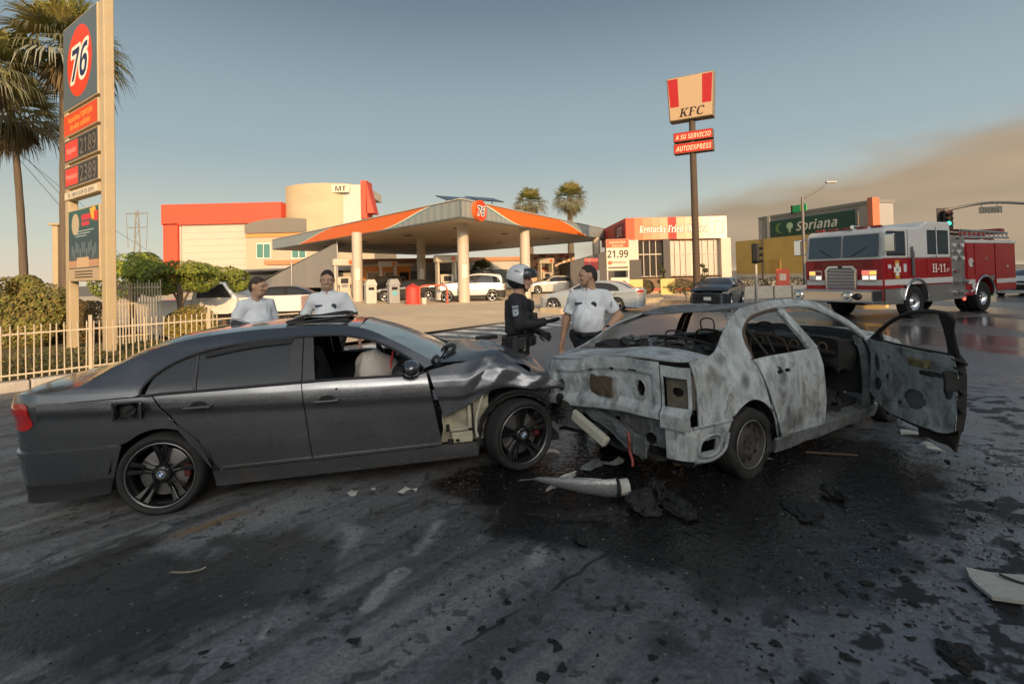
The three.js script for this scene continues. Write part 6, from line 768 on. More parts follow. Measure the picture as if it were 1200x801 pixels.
// ---------------------------------------------------------------- petrol station canopy
const stationY = 0.235;
{
  const C0 = at(540, 254, 26), L = at(320, 292, 49), R = at(712, 280.5, 46.4), Y = 4.72; for (const p of [C0, L, R]) p.y = 0;
  const F = L.clone().add(R).sub(C0), P = (a, b) => C0.clone().addScaledVector(L.clone().sub(C0), a).addScaledVector(R.clone().sub(C0), b);
  const t = thing('petrol_canopy', 'petrol station canopy with grey and orange fascia on round columns', 'canopy');
  const soff = plaster([0.5, 0.42, 0.31], 0.12, 5, 0.45), fasciaPrint = (swap) => (g, w, h) => { g.fillStyle = '#8e9694'; g.fillRect(0, 0, w, h); for (let i = 0; i < 90; i++) { g.fillStyle = i % 2 ? 'rgba(70,80,82,0.12)' : 'rgba(220,225,220,0.10)'; g.fillRect(i * w / 90, 0, w / 180, h); } const X = (u) => (swap ? 1 - u : u) * w; const band = (a, b, col) => { g.fillStyle = col; g.beginPath(); g.moveTo(X(a), 0); g.bezierCurveTo(X(a + 0.06), h * 0.2, X(a + 0.1), h * 0.8, X(a + 0.2), h); g.lineTo(X(b + 0.1), h); g.bezierCurveTo(X(b + 0.02), h * 0.85, X(b - 0.06), h * 0.2, X(b - 0.16), 0); g.fill(); }; band(0.07, 0.72, '#5d8c94'); band(0.085, 0.705, '#e8d8bc'); band(0.1, 0.69, '#e06a1e'); g.fillStyle = 'rgba(60,62,60,0.5)'; g.fillRect(0, h * 0.93, w, h * 0.07); };
  const prints = [true, false].map((k) => printed(1024, 48, fasciaPrint(k), 0.45)); const numberSign = printed(64, 160, (g) => { g.fillStyle = '#d9d2c2'; g.fillRect(0, 0, 64, 160); ctext(g, '5', 32, 60, 'bold 56px sans-serif', '#3f7f96'); g.fillStyle = '#5c8fa0'; g.fillRect(10, 100, 44, 6); g.fillRect(10, 114, 44, 6); });
  const edge = (a, b, swap) => { const d = b.clone().sub(a), len = d.length(), ang = Math.atan2(-d.z, d.x), m = a.clone().add(b).multiplyScalar(0.5); const f = part('fascia', t); f.position.set(m.x, Y + 0.42, m.z); f.rotation.y = ang; mesh('panel', bx(len + 0.1, 0.94, 0.14, 0, 0, 0, 0.02), M.greyPanel, f); for (const s of [-1, 1]) mesh('print', new THREE.PlaneGeometry(len, 0.88).rotateY(s < 0 ? Math.PI : 0).translate(0, 0, s * 0.074), prints[(s < 0 ? !swap : swap) ? 0 : 1], f); mesh('coping', bx(len + 0.2, 0.06, 0.24, 0, 0.5, 0, 0.02), std([0.5, 0.47, 0.42], 0.5), f); };
  edge(L, C0, true); edge(C0, R, false); edge(R, F, false); edge(F, L, false);
  const quad = (a0, a1, b0, b1, y, h) => { const c = [P(a0, b0), P(a1, b0), P(a1, b1), P(a0, b1)], pos = [], up = [[0, 1, 2, 3], [7, 6, 5, 4], [0, 4, 5, 1], [1, 5, 6, 2], [2, 6, 7, 3], [3, 7, 4, 0]], v = [...c.map((p) => V3(p.x, y, p.z)), ...c.map((p) => V3(p.x, y + h, p.z))]; const g = new THREE.BufferGeometry(); const uv = []; for (const f of up) for (const i of [f[0], f[1], f[2], f[0], f[2], f[3]]) { pos.push(v[i].x, v[i].y, v[i].z); uv.push(v[i].x, v[i].z); } g.setAttribute('position', new THREE.Float32BufferAttribute(pos, 3)); g.setAttribute('uv', new THREE.Float32BufferAttribute(uv, 2)); g.computeVertexNormals(); return g; };
  mesh('roof_deck', quad(0.003, 0.997, 0.003, 0.997, Y + 0.1, 0.6), std([0.3, 0.3, 0.3], 0.8), t);
  for (let i = 0; i < 26; i++) mesh('soffit_panel', quad(0.004 + i * 0.0382, 0.004 + (i + 1) * 0.0382 - 0.0009, 0.004, 0.996, Y, 0.09), soff, t);
  for (const a of [0.12, 0.32, 0.55, 0.8]) for (const b of [0.15, 0.4, 0.7]) { const p = P(a, b); mesh('soffit_lamp', bx(0.55, 0.06, 0.55, p.x, Y - 0.03, p.z, 0.02), std([0.2, 0.18, 0.15], 0.4), t); }
  const colMat = plaster([0.5, 0.44, 0.35], 0.1, 2, 0.5);
  for (const [u, Z] of [[419, 33.5], [543.5, 29.2], [616, 33.2], [494, 40], [700, 44]]) { const p = at(u, 330, Z); const c = mesh('column', rod([p.x, stationY - 0.1, p.z], [p.x, Y + 0.02, p.z], 0.33, 0.33, 28), colMat, t); mesh('column_sign', bx(0.3, 0.75, 0.02, p.x + 0.1, stationY + 1.75, p.z + 0.335, 0.005), numberSign, c); }
  // round logo near the corner
  { const a = R.clone().sub(C0), ang = Math.atan2(-a.z, a.x), p = C0.clone().addScaledVector(a.normalize(), 1.45), g = part('round_logo', t); g.position.set(p.x, Y + 0.45, p.z); g.rotation.y = ang; mesh('drum', new THREE.CylinderGeometry(0.56, 0.56, 0.24, 40).rotateX(Math.PI / 2).translate(0, 0, 0.2), M.orange, g); mesh('logo_face', new THREE.CircleGeometry(0.55, 40).translate(0, 0, 0.323), printed(256, 256, (c) => { c.fillStyle = '#e06a1e'; c.fillRect(0, 0, 256, 256); logo76(c, 128, 128, 122); }, 0.4), g); }
  const solar = std([0.012, 0.014, 0.02], 0.2, 0.2);
  for (let i = 0; i < 11; i++) { const p = P(0.84 - i * 0.052, 0.06), q = P(0.84 - i * 0.052 - 0.048, 0.06), d = q.clone().sub(p), s = part('solar_panel', t), ang = Math.atan2(-d.z, d.x); s.position.set((p.x + q.x) / 2, Y + 1.2, (p.z + q.z) / 2); s.rotation.y = ang; mesh('cells', bx(d.length() * 0.96, 0.05, 1.3, 0, 0, 0, 0.01).rotateX(0.24), solar, s); mesh('legs', [rod([-0.5, -0.25, 0.4], [-0.5, -0.08, 0.4], 0.03), rod([-0.5, -0.25, -0.5], [-0.5, 0.1, -0.5], 0.03), rod([0.5, -0.25, 0.4], [0.5, -0.08, 0.4], 0.03)], M.alu, s); }
  for (const [a, b] of [[0.06, 0.06], [0.02, 0.13]]) { const p = P(a, b), s = part('solar_panel', t); s.position.set(p.x, Y + 1.35, p.z); s.rotation.y = 0.6; mesh('cells', bx(1.9, 0.05, 1.2, 0, 0, 0, 0.01).rotateX(0.3), solar, s); mesh('legs', [rod([-0.7, -0.4, 0.3], [-0.7, -0.1, 0.3], 0.03), rod([0.7, -0.4, -0.3], [0.7, 0.1, -0.3], 0.03)], M.alu, s); }
}
// ---------------------------------------------------------------- forecourt things
function island(u, Z, label, turn, header) {
  const p = at(u, 340, Z), t = thing('fuel_dispenser', label, 'fuel pump', [p.x, stationY, p.z], turn, 'fuel pumps under the canopy'), body = plaster([0.52, 0.46, 0.36], 0.12, 1, 0.5), dk = std([0.03, 0.03, 0.035], 0.3);
  mesh('plinth', bx(2.2, 0.16, 1.1, 0, 0.06, 0, 0.03), plaster([0.4, 0.36, 0.3], 0.2, 1), t); mesh('cabinet', bx(0.95, 1.5, 0.55, 0, 0.88, 0, 0.03), body, t); for (const s of [-1, 1]) { mesh('screen', bx(0.5, 0.34, 0.02, 0, 1.35, s * 0.28), dk, t); mesh('keypad', bx(0.4, 0.2, 0.02, 0, 1.02, s * 0.28), std([0.2, 0.2, 0.2], 0.5), t); for (const x of [-0.38, 0.38]) { const n = mesh('nozzle', [bx(0.08, 0.22, 0.1, x, 1.0, s * 0.32, 0.02), rod([x, 0.92, s * 0.34], [x, 0.72, s * 0.4], 0.02)], dk, t); mesh('hose', tube([[x, 0.75, s * 0.4], [x * 1.1, 0.25, s * 0.5], [x * 1.25, 0.35, s * 0.42], [x * 1.28, 1.2, s * 0.28], [x * 1.2, 1.65, s * 0.2]], 0.02, 24, 6), dk, n); } }
  for (const s of [-1, 1]) mesh('header_post', bx(0.14, 2.35, 0.5, s * 0.58, 1.25, 0, 0.03), body, t);
  mesh('header', bx(1.5, 0.5, 0.62, 0, 2.62, 0, 0.1), body, t); for (const s of [-1, 1]) mesh('header_badge', new THREE.CylinderGeometry(0.14, 0.14, 0.03, 24).rotateX(Math.PI / 2).translate(0.4, 2.62, s * 0.315), M.orange, t);
}
island(403, 35, 'fuel pump at the end of the canopy beside the striped column', 0.5); island(523, 33, 'fuel pump with rounded header beside the white car', 0.5); island(455, 42, 'fuel pump at the back of the canopy by the orange kiosk', 0.5); island(640, 44, 'fuel pump farthest under the canopy, behind the motorcycle officer', 0.5);
{
  const bin = (u, Z, label, c, mark) => { const p = at(u, 348, Z), t = thing('litter_bin', label, 'bin', [p.x, stationY, p.z], 0.5); const m = plaster(c, 0.15, 1, 0.7); mesh('body', [bx(0.62, 1.05, 0.58, 0, 0.53, 0, 0.05)], m, t); mesh('lid', [bx(0.68, 0.1, 0.64, 0, 1.1, 0, 0.03), prism([[-0.34, 0], [0.34, 0], [0.2, 0.28], [-0.2, 0.28]], 0.6, 0.02).translate(0, 1.14, 0)], m, t); mesh('mouth', bx(0.34, 0.16, 0.02, 0, 0.88, 0.295, 0.01), M.dark, t); if (mark) mesh('sticker', bx(0.24, 0.24, 0.012, 0, 0.6, 0.296, 0.004), std([0.12, 0.42, 0.5], 0.5), t); };
  bin(461, 29.5, 'grey litter bin with round blue sticker on the forecourt', [0.3, 0.31, 0.3], true); bin(434, 30, 'pale litter bin beside the striped column', [0.5, 0.47, 0.4], false);
  const p = at(484, 350, 28.5), t = thing('sand_drum', 'red metal sand drum on the forecourt', 'drum', [p.x, stationY, p.z]); const red = plaster([0.55, 0.06, 0.04], 0.15, 1, 0.5); mesh('drum', lathe([[0, 0], [0.4, 0], [0.42, 0.03], [0.41, 0.42], [0.43, 0.45], [0.41, 0.48], [0.41, 0.85], [0.43, 0.9], [0.4, 0.92], [0, 0.92]], 28), red, t); mesh('lid', lathe([[0, 1.08], [0.2, 1.06], [0.38, 0.96], [0.4, 0.93]], 28), red, t); mesh('handle', tube([[-0.1, 1.06, 0], [0, 1.14, 0], [0.1, 1.06, 0]], 0.02, 10, 6), red, t);
  const q = at(508, 350, 28.3), h = thing('hoop_barrier', 'red tubular hoop barrier guarding the pump island', 'barrier', [q.x, stationY, q.z], 0.1); mesh('hoop', tube([[-0.75, 0, 0], [-0.75, 0.75, 0], [-0.68, 0.95, 0], [-0.5, 1.0, 0], [0.5, 1.0, 0], [0.68, 0.95, 0], [0.75, 0.75, 0], [0.75, 0, 0]], 0.055, 60, 10), std([0.5, 0.09, 0.05], 0.5), h); mesh('foot', [bx(0.24, 0.02, 0.24, -0.75, 0.01, 0), bx(0.24, 0.02, 0.24, 0.75, 0.01, 0)], red, h);
  const w = at(497, 352, 28), b = thing('bucket', 'small white bucket beside the red drum', 'bucket', [w.x, stationY, w.z]); mesh('pail', lathe([[0, 0.01], [0.13, 0.01], [0.16, 0.34], [0.17, 0.35], [0.15, 0.35], [0.12, 0.03], [0, 0.03]], 20), std([0.6, 0.58, 0.52], 0.5), b); mesh('handle', tube([[-0.16, 0.33, 0], [0, 0.45, 0.05], [0.16, 0.33, 0]], 0.008, 12, 5), M.alu, b);
  // orange kiosk and pale shop behind the pumps
  const k = at(452, 345, 46), kt = thing('kiosk', 'small orange and cream kiosk behind the pumps', 'kiosk', [k.x, stationY - 0.1, k.z], 0.3); mesh('wall', bx(4.2, 2.6, 2.4, 0, 1.3, 0), plaster([0.62, 0.24, 0.06], 0.15, 2), kt); mesh('roof', bx(4.6, 0.2, 2.8, 0, 2.7, 0, 0.03), M.cream, kt); for (const x of [-1.1, 0.4]) { const wn = mesh('window', bx(1.1, 1.2, 0.08, x, 1.55, 1.2), M.cream, kt); mesh('pane', bx(0.95, 1.05, 0.04, x, 1.55, 1.235), std([0.25, 0.18, 0.1], 0.2), wn); } mesh('door', bx(0.8, 2, 0.06, 1.55, 1.05, 1.2), M.dark, kt);
  const s = at(470, 330, 62), st = thing('station_shop', 'long low cream station shop behind the canopy', 'building', [s.x, stationY - 0.2, s.z], 0.25); mesh('wall', bx(30, 3.6, 8, 0, 1.8, -4), plaster([0.46, 0.42, 0.36], 0.12, 4), st); mesh('parapet', bx(30.4, 0.5, 0.4, 0, 3.75, 0), plaster([0.5, 0.22, 0.1], 0.1, 3), st); for (let i = 0; i < 8; i++) { const wn = mesh('window', bx(2.4, 1.9, 0.12, -13 + i * 3.6, 1.6, 0.03), M.cream, st); mesh('pane', bx(2.2, 1.7, 0.06, -13 + i * 3.6, 1.6, 0.09), std([0.12, 0.12, 0.12], 0.15), wn); }
}
// grey shade awnings and clutter left of the forecourt
{
  const p = at(372, 345, 40), t = thing('shade_awning', 'grey fabric lean-to awning on poles left of the canopy', 'awning', [p.x, 0.1, p.z], 0.15), m = plaster([0.16, 0.16, 0.155], 0.12, 2, 0.85);
  const sheetG = (a, b, c, d) => { const P = []; for (let j = 0; j <= 6; j++) { P.push([]); for (let i = 0; i <= 8; i++) { const u = i / 8, v = j / 6; P[j].push(V3().copy(a).multiplyScalar((1 - u) * (1 - v)).addScaledVector(b, u * (1 - v)).addScaledVector(c, u * v).addScaledVector(d, (1 - u) * v).add(V3(0, -0.25 * Math.sin(Math.PI * u) * Math.sin(Math.PI * v), 0))); } } return gridGeo(P, P.map((r) => r.map((q) => [q.x, q.z])), 0.02, V3(0, -5, 0)); };
  mesh('canvas', sheetG(V3(-4.6, 1.2, 1.5), V3(1.8, 4.4, 1.5), V3(1.8, 4.6, -3), V3(-4.6, 1.4, -3)), m, t); mesh('side_canvas', sheetG(V3(-4.4, 1.1, 1.5), V3(1.75, 1.0, 1.5), V3(1.75, 4.35, 1.5), V3(-1.6, 2.6, 1.5)), m, t);
  mesh('low_canvas', sheetG(V3(-7.2, 2.3, 1.2), V3(-1.8, 2.45, 1.2), V3(-1.8, 2.7, -4), V3(-7.2, 2.6, -4)), plaster([0.2, 0.195, 0.185], 0.1, 2), t);
  for (const [x, z, h] of [[-4.5, 1.45, 1.3], [1.8, 1.45, 4.5], [-1.5, 1.5, 3], [-5, 1.1, 2.35], [-7.1, 1.1, 2.3]]) mesh('pole', rod([x, -0.1, z], [x, h, z], 0.06), M.alu, t);
  const g = at(330, 345, 44), gt = thing('garage_building', 'low white garage behind the grey awning', 'building', [g.x, 0, g.z], 0.05); mesh('wall', bx(13, 2.3, 6, 0, 1.15, -3), plaster([0.5, 0.47, 0.42], 0.12, 3), gt); mesh('roof_edge', bx(13.3, 0.2, 6.3, 0, 2.38, -3), M.dark, gt); for (const x of [-5, -1.5, 2.2]) { const d = mesh('doorway', bx(2.2, 1.8, 0.1, x, 0.9, 0.02), M.dark, gt); mesh('shutter', bx(2.1, 0.6, 0.06, x, 1.5, 0.07), std([0.35, 0.33, 0.3], 0.5, 0.3), d); }
}
// ---------------------------------------------------------------- parked and passing cars
const SUV = { ...SEDAN, xr: -0.85, xf: 3.35, W: 0.91, ra: 0.3, fa: 0.45, wb: 2.64, arch: 0.39, archY: 0.36, crease: null, sillY: 0.26, doorY: 0.4, belt: 1.08,
  inset: [[0.25, 0.05], [0.45, 0.015], [0.75, 0.0], [0.95, 0.02], [1.08, 0.05], [1.2, 0.1], [1.4, 0.19], [1.55, 0.27], [1.65, 0.34]],
  dlo: [[-0.5, 1.12], [-0.42, 1.3], [-0.3, 1.42], [-0.1, 1.47], [0.3, 1.52], [0.7, 1.54], [1.0, 1.54], [1.25, 1.51], [1.5, 1.42], [1.7, 1.3], [1.88, 1.18], [1.98, 1.1]], gut: [[-0.3, 1.56], [0.1, 1.61], [0.5, 1.635], [0.85, 1.635], [1.15, 1.6], [1.4, 1.53], [1.62, 1.4], [1.85, 1.27], [2.1, 1.14]],
  cpLow: [[-0.62, 1.08], [-0.6, 1.1], [-0.55, 1.12], [-0.5, 1.13], [-0.42, 1.3], [-0.3, 1.42], [-0.1, 1.47]], cpUp: [[-0.62, 1.2], [-0.68, 1.24], [-0.66, 1.28], [-0.64, 1.34], [-0.58, 1.46], [-0.5, 1.52], [-0.3, 1.56]],
  quarterX: [-0.55, -0.02], doorR: [[-0.02, 1.08], [0.4, 0.4]], bp: [0.98, 1.02], doorF: [1.92, 2.0], roof: [[-0.6, 1.53, 0.03], [-0.3, 1.58, 0.03], [0.4, 1.632, 0.03], [0.9, 1.632, 0.03], [1.3, 1.56, 0.03]], screen: [[1.3, 1.56, 0.03, 0.03], [1.6, 1.41, 0.05, 0.06], [2.1, 1.14, 0.05, 0.12]], back: [[-0.72, 1.1, 0.02, -0.05], [-0.68, 1.3, 0.03, -0.04], [-0.6, 1.53, 0.03]], boot: [[-0.72, 1.1, 0.01, -0.06], [-0.76, 1.06, 0.01, -0.05], [-0.78, 1.0, 0, -0.04]],
  hood: [[2.1, 1.14, 0.05, 0.12], [2.5, 1.09, 0.05, 0.05], [2.85, 1.03, 0.05, 0.03], [3.1, 0.93, 0.04, 0.02]], bumperTop: 0.66, deckY: 1.0, noseY: 0.93, wr: 0.36 };
const carGlass = std([0.03, 0.033, 0.036], 0.08, 0, { clearcoat: 1 }), lampClear = std([0.6, 0.6, 0.6], 0.12, 0.4), lampRed = std([0.4, 0.015, 0.015], 0.2, 0, { clearcoat: 1 });
function parked(name, label, S, c, u, Z, turn, y = 0, o = {}) {
  const p = at(u, 340, Z), t = thing(name, label, 'car', [p.x, y, p.z], turn, o.group), paint = std(c, 0.35, 0.25, { clearcoat: 0.8, clearcoatRoughness: 0.12 });
  buildCar(t, S, { paint, glass: carGlass, screen: carGlass, frame: M.blackTrim, handle: o.handle || paint, tail: lampRed, head: lampClear, grille: M.blackTrim, shell: M.dark, sill: o.clad, bumper: o.clad || paint }, { q: 0.42, thick: 0.01 });
  const wm = { rim: o.rim || M.alu }; for (const [x, sd] of [[0, 1], [0, -1], [S.wb, 1], [S.wb, -1]]) { const w = wheel(t, S.wr, 0.22, S.wr - 0.09, 'five', wm, sd, 'wheel', true); w.position.set(x, S.wr - 0.005, sd * (S.W - 0.125)); }
  for (const e of o.extra || []) mesh(e[0], e[1], e[2], t);
  if (o.shift) t.translateX(o.shift); return t;
}
const plateMat = std([0.6, 0.6, 0.56], 0.5), clad = std([0.03, 0.03, 0.03], 0.7);
parked('parked_suv', 'white compact SUV parked beside the pumps under the canopy', SUV, [0.72, 0.7, 0.66], 551, 30.6, Math.PI + 0.12, stationY - 0.03, { shift: -1.25, clad, extra: [['grille_bar', [0, 1, 2, 3, 4, 5, 6].map((i) => bx(0.03, 0.1, 0.1, 3.33, 0.83, -0.45 + i * 0.15, 0.01)), M.blackTrim], ['lower_grille', bx(0.06, 0.2, 1.3, 3.34, 0.55, 0, 0.02), M.blackTrim], ['roof_bar', [rod([-0.1, 1.68, 0.55], [0.9, 1.69, 0.55], 0.02), rod([-0.1, 1.68, -0.55], [0.9, 1.69, -0.55], 0.02)], clad], ['plate', bx(0.012, 0.15, 0.32, 3.38, 0.46, 0), plateMat]] });
parked('passing_car', 'dark grey hatchback with number plate, driving towards us past the restaurant', SEDAN, [0.045, 0.055, 0.065], 842, 25, 4.12, 0.02, { shift: -1.3, extra: [['plate', bx(0.012, 0.15, 0.32, 3.575, 0.42, 0), plateMat], ['lower_grille', bx(0.05, 0.14, 1.1, 3.55, 0.28, 0, 0.02), M.blackTrim]] });
parked('passing_car', 'silver blue saloon waiting behind the officer in the white shirt', SEDAN, [0.36, 0.42, 0.46], 694, 23, Math.PI - 0.35, 0.03, { shift: -1.2 });
parked('parked_car', 'white saloon parked in front of the mural wall', SEDAN, [0.62, 0.6, 0.55], 648, 40, Math.PI + 0.25, stationY, { shift: -1.3 });
parked('parked_car', 'black saloon refuelling behind the red drum', SEDAN, [0.02, 0.02, 0.022], 478, 34, Math.PI + 0.2, stationY - 0.02, { shift: -1.3 });
parked('parked_car', 'black hatchback behind the grey bin at the pumps', SUV, [0.02, 0.02, 0.022], 448, 37, Math.PI + 1.1, stationY - 0.02, { shift: -1.3 });
parked('parked_car', 'black saloon parked behind the two officers at the awning', SEDAN, [0.02, 0.021, 0.023], 345, 25, 0.25, 0.1, { shift: -1.3 });
parked('parked_car', 'white saloon beyond the fire engine at the edge of the street', SEDAN, [0.7, 0.7, 0.68], 1215, 27, Math.PI + 0.5, 0.03, { shift: -0.8 });
// white pickup by the golden shrub
{ const p = at(277, 365, 18), t = thing('pickup_truck', 'white pickup truck parked behind the golden shrub', 'pickup', [p.x, 0.1, p.z], 0.12), w = std([0.7, 0.69, 0.66], 0.35, 0, { clearcoat: 0.6 });
  mesh('cab', prism([[-1.1, 0.55], [0.35, 0.55], [0.35, 1.05], [-0.05, 1.62], [-0.95, 1.66], [-1.1, 1.1]], 1.7, 0.06), w, t); mesh('bonnet', bx(1.1, 0.55, 1.66, -1.65, 0.78, 0, 0.08), w, t); mesh('load_bed', [bx(2.0, 0.5, 0.06, 1.4, 0.82, 0.82, 0.02), bx(2.0, 0.5, 0.06, 1.4, 0.82, -0.82, 0.02), bx(0.06, 0.5, 1.6, 2.38, 0.82, 0, 0.02), bx(2.0, 0.06, 1.6, 1.4, 0.6, 0)], w, t);
  for (const s of [-1, 1]) { mesh('side_window', prism([[-0.92, 1.1], [0.18, 1.1], [-0.1, 1.55], [-0.88, 1.57]], 0.02).translate(0, 0, s * 0.855), carGlass, t); mesh('door', bx(0.9, 0.5, 0.02, -0.35, 0.8, s * 0.856, 0.005), w, t); } mesh('windscreen', bx(0.02, 0.5, 1.4, -1.06, 1.36, 0).rotateZ(0.0), carGlass, t); mesh('chassis', bx(3.9, 0.2, 1.4, 0.2, 0.48, 0), M.dark, t);
  for (const x of [-1.6, 1.4]) for (const s of [1, -1]) wheel(t, 0.34, 0.22, 0.22, 'five', { rim: M.alu }, s, 'wheel', true).position.set(x, 0.335, s * 0.74); }
// ---------------------------------------------------------------- fire engine
{
  const t = thing('fire_engine', 'red and white fire engine with chrome grille and bumper, flashing red lamps', 'fire engine', [10.8, 0.02, -16.75], 0.4538);
  const red = plaster([0.36, 0.012, 0.018], 0.06, 3, 0.28, {}), white = plaster([0.66, 0.65, 0.62], 0.08, 2, 0.35), glass = std([0.03, 0.05, 0.065], 0.06, 0, { clearcoat: 1, clearcoatRoughness: 0.03 }), gold = std([0.5, 0.35, 0.1], 0.35, 0.7), steel = plaster([0.42, 0.42, 0.41], 0.25, 0.6, 0.35, { metalness: 0.7 }), blk = M.blackTrim;
  const lampOn = (c, k) => { const m = std([c[0], c[1], c[2]], 0.3); m.emissive.setRGB(...c); m.emissiveIntensity = k; return m; }, redOn = lampOn([1, 0.12, 0.08], 1.3), whiteOn = lampOn([1, 0.95, 0.85], 0.6), amber = lampOn([1, 0.4, 0.08], 1.2);
  const arc = (cx, cy, r, a0, a1, n = 12) => archPts(cx, cy, r, a0, a1, n), FX = 1.75, RX = 6.18, AY = 0.55, AR = 0.68;
  // cab
  mesh('cab_lower', prism([[0.0, 0.98], [0.0, 1.92], [4.0, 1.92], [4.0, 1.05], ...[[FX + AR + 0.02, 1.05]], ...arc(FX, AY, AR, 0.82, Math.PI - 0.82), [FX - AR - 0.02, 1.05], [FX - AR - 0.02, 0.98]].slice(0), 2.5, 0.03), red, t);
  mesh('skirt', [prism([[0.12, 0.5], [0.12, 1.0], [FX - 0.47, 1.0], [FX - AR + 0.02, 0.72], [FX - AR, 0.5]], 2.46, 0.02), prism([[FX + 0.47, 1.06], [FX + AR + 0.0, 0.72], [FX + AR + 0.06, 0.5], [4.0, 0.5], [4.0, 1.06]], 2.46, 0.02)], steel, t);
  mesh('cab_upper', prism([[0.0, 1.925], [0.12, 2.78], [0.3, 2.9], [2.0, 2.92], [2.5, 3.12], [3.98, 3.14], [3.98, 1.925]], 2.48, 0.05), white, t);
  for (const s of [1, -1]) {
    const side = (name, x0, x1, y0, y1, m, z = 1.243, parent = t, th = 0.012, r = 0.004) => mesh(name, m.map && m.map.isCanvasTexture ? new THREE.PlaneGeometry(x1 - x0, y1 - y0).rotateY(s < 0 ? Math.PI : 0).translate((x0 + x1) / 2, (y0 + y1) / 2, s * z) : bx(x1 - x0, y1 - y0, th, (x0 + x1) / 2, (y0 + y1) / 2, s * z, r), m, parent);
    side('white_stripe', 0.02, 3.98, 1.1, 1.28, white, 1.256);
    const fd = side('front_door', 0.14, 1.32, 1.29, 1.915, red, 1.256); side('door_window', 0.22, 1.18, 2.05, 2.74, glass, 1.246, fd); side('window_frame', 0.18, 1.22, 2.01, 2.78, blk, 1.241, fd);
    const cd = side('crew_door', 2.42, 3.92, 1.29, 1.915, red, 1.256); side('door_window', 2.5, 3.0, 2.05, 2.85, glass, 1.246, cd); side('door_window', 3.12, 3.8, 2.05, 2.85, glass, 1.246, cd); side('number_lettering', 2.68, 3.85, 1.38, 1.82, printed(256, 96, (g) => { g.fillStyle = '#8f1418'; g.fillRect(0, 0, 256, 96); ctext(g, 'H-11', 104, 50, 'bold 84px serif', '#efe6da', 190); ctext(g, '67', 226, 68, 'bold 36px serif', '#efe6da'); }, 0.4), 1.2645, cd, 0.004, 0);
    side('door_gap', 3.02, 3.035, 1.1, 2.95, M.dark, 1.247); side('door_gap', 1.34, 1.352, 1.1, 2.85, M.dark, 1.247);
    side('emblem', 0.42, 0.98, 1.3, 1.86, printed(128, 128, (g) => { g.fillStyle = '#8f1418'; g.fillRect(0, 0, 128, 128); g.fillStyle = '#d7a83c'; g.fillRect(38, 0, 52, 128); g.fillStyle = '#e9e6e0'; for (let i = 0; i < 4; i++) { g.save(); g.translate(64, 64); g.rotate(i * Math.PI / 2); g.beginPath(); g.moveTo(-8, 0); g.lineTo(-24, -44); g.lineTo(24, -44); g.lineTo(8, 0); g.fill(); g.restore(); } g.beginPath(); g.arc(64, 64, 24, 0, 7); g.fill(); g.fillStyle = '#9aa3ad'; g.beginPath(); g.arc(64, 64, 13, 0, 7); g.fill(); }, 0.4), 1.2645, fd, 0.004, 0);
    side('notice', 1.05, 1.22, 1.5, 1.75, std([0.6, 0.62, 0.66], 0.5), 1.264, fd, 0.004); side('notice', 0.2, 0.38, 1.62, 1.74, std([0.7, 0.7, 0.7], 0.5), 1.264, fd, 0.004);
    mesh('grab_rail', [rod([1.5, 1.35, s * 1.3], [1.5, 2.3, s * 1.3], 0.03), bx(0.1, 0.8, 0.05, 1.62, 1.75, s * 1.265, 0.02)], std([0.12, 0.12, 0.12], 0.4), t);
    mesh('wheel_arch', tube(arc(FX, AY, AR + 0.03, 0.1, Math.PI - 0.1, 20).map((p) => V3(p[0], p[1], s * 1.27)), 0.05, 40, 8), M.chrome, t); mesh('wheel_arch', tube(arc(RX, AY, AR + 0.03, 0.1, Math.PI - 0.1, 20).map((p) => V3(p[0], p[1], s * 1.27)), 0.05, 40, 8), M.chrome, t);
    mesh('side_mirror', [bx(0.08, 0.55, 0.26, -0.05, 2.4, s * 1.48, 0.03), rod([0.12, 2.7, s * 1.25], [-0.03, 2.6, s * 1.48], 0.02), rod([0.1, 2.15, s * 1.25], [-0.03, 2.2, s * 1.48], 0.02)], M.chrome, t);
    // pump bay
    const pb = part('pump_panel', t); mesh('plate', bx(0.88, 2.1, 0.05, 4.47, 1.6, s * 1.2, 0.01), steel, pb); const r = rng(4 + s); for (let i = 0; i < 9; i++) mesh('gauge', new THREE.CylinderGeometry(0.07, 0.075, 0.06, 16).rotateX(Math.PI / 2).translate(4.2 + (i % 3) * 0.27, 2.35 - Math.floor(i / 3) * 0.22, s * 1.245), i % 2 ? M.chrome : std([0.6, 0.6, 0.58], 0.4), pb); for (let i = 0; i < 7; i++) mesh('valve', [rod([4.18 + (i % 3) * 0.28, 0.75 + Math.floor(i / 3) * 0.36, s * 1.2], [4.18 + (i % 3) * 0.28, 0.75 + Math.floor(i / 3) * 0.36, s * 1.36], 0.08, 0.07, 14), bx(0.2, 0.03, 0.03, 4.18 + (i % 3) * 0.28, 0.75 + Math.floor(i / 3) * 0.36, s * 1.37, 0.01)], i % 2 ? steel : M.chrome, pb); for (let i = 0; i < 5; i++) mesh('hose_coil', tube([[4.1, 2.62 + i * 0.07, s * 1.1], [4.5, 2.58 + i * 0.07, s * 1.22], [4.85, 2.63 + i * 0.07, s * 1.08]], 0.03, 14, 6), i % 2 ? std([0.35, 0.33, 0.28], 0.8) : M.dark, pb);
    // body lockers
    const bz = 1.25; for (const [x0, x1, y0, y1] of [[4.96, 5.46, 1.0, 2.42], [5.5, 6.95, 1.32, 2.42], [7.0, 8.55, 0.75, 2.42]]) { const d = side('locker_door', x0 + 0.015, x1 - 0.015, y0, y1, red, bz + 0.008, t, 0.03, 0.008); mesh('latch', new THREE.CylinderGeometry(0.055, 0.06, 0.03, 16).rotateX(Math.PI / 2).translate((x0 + x1) / 2 + 0.1, (y0 + y1) / 2, s * (bz + 0.03)), M.chrome, d); }
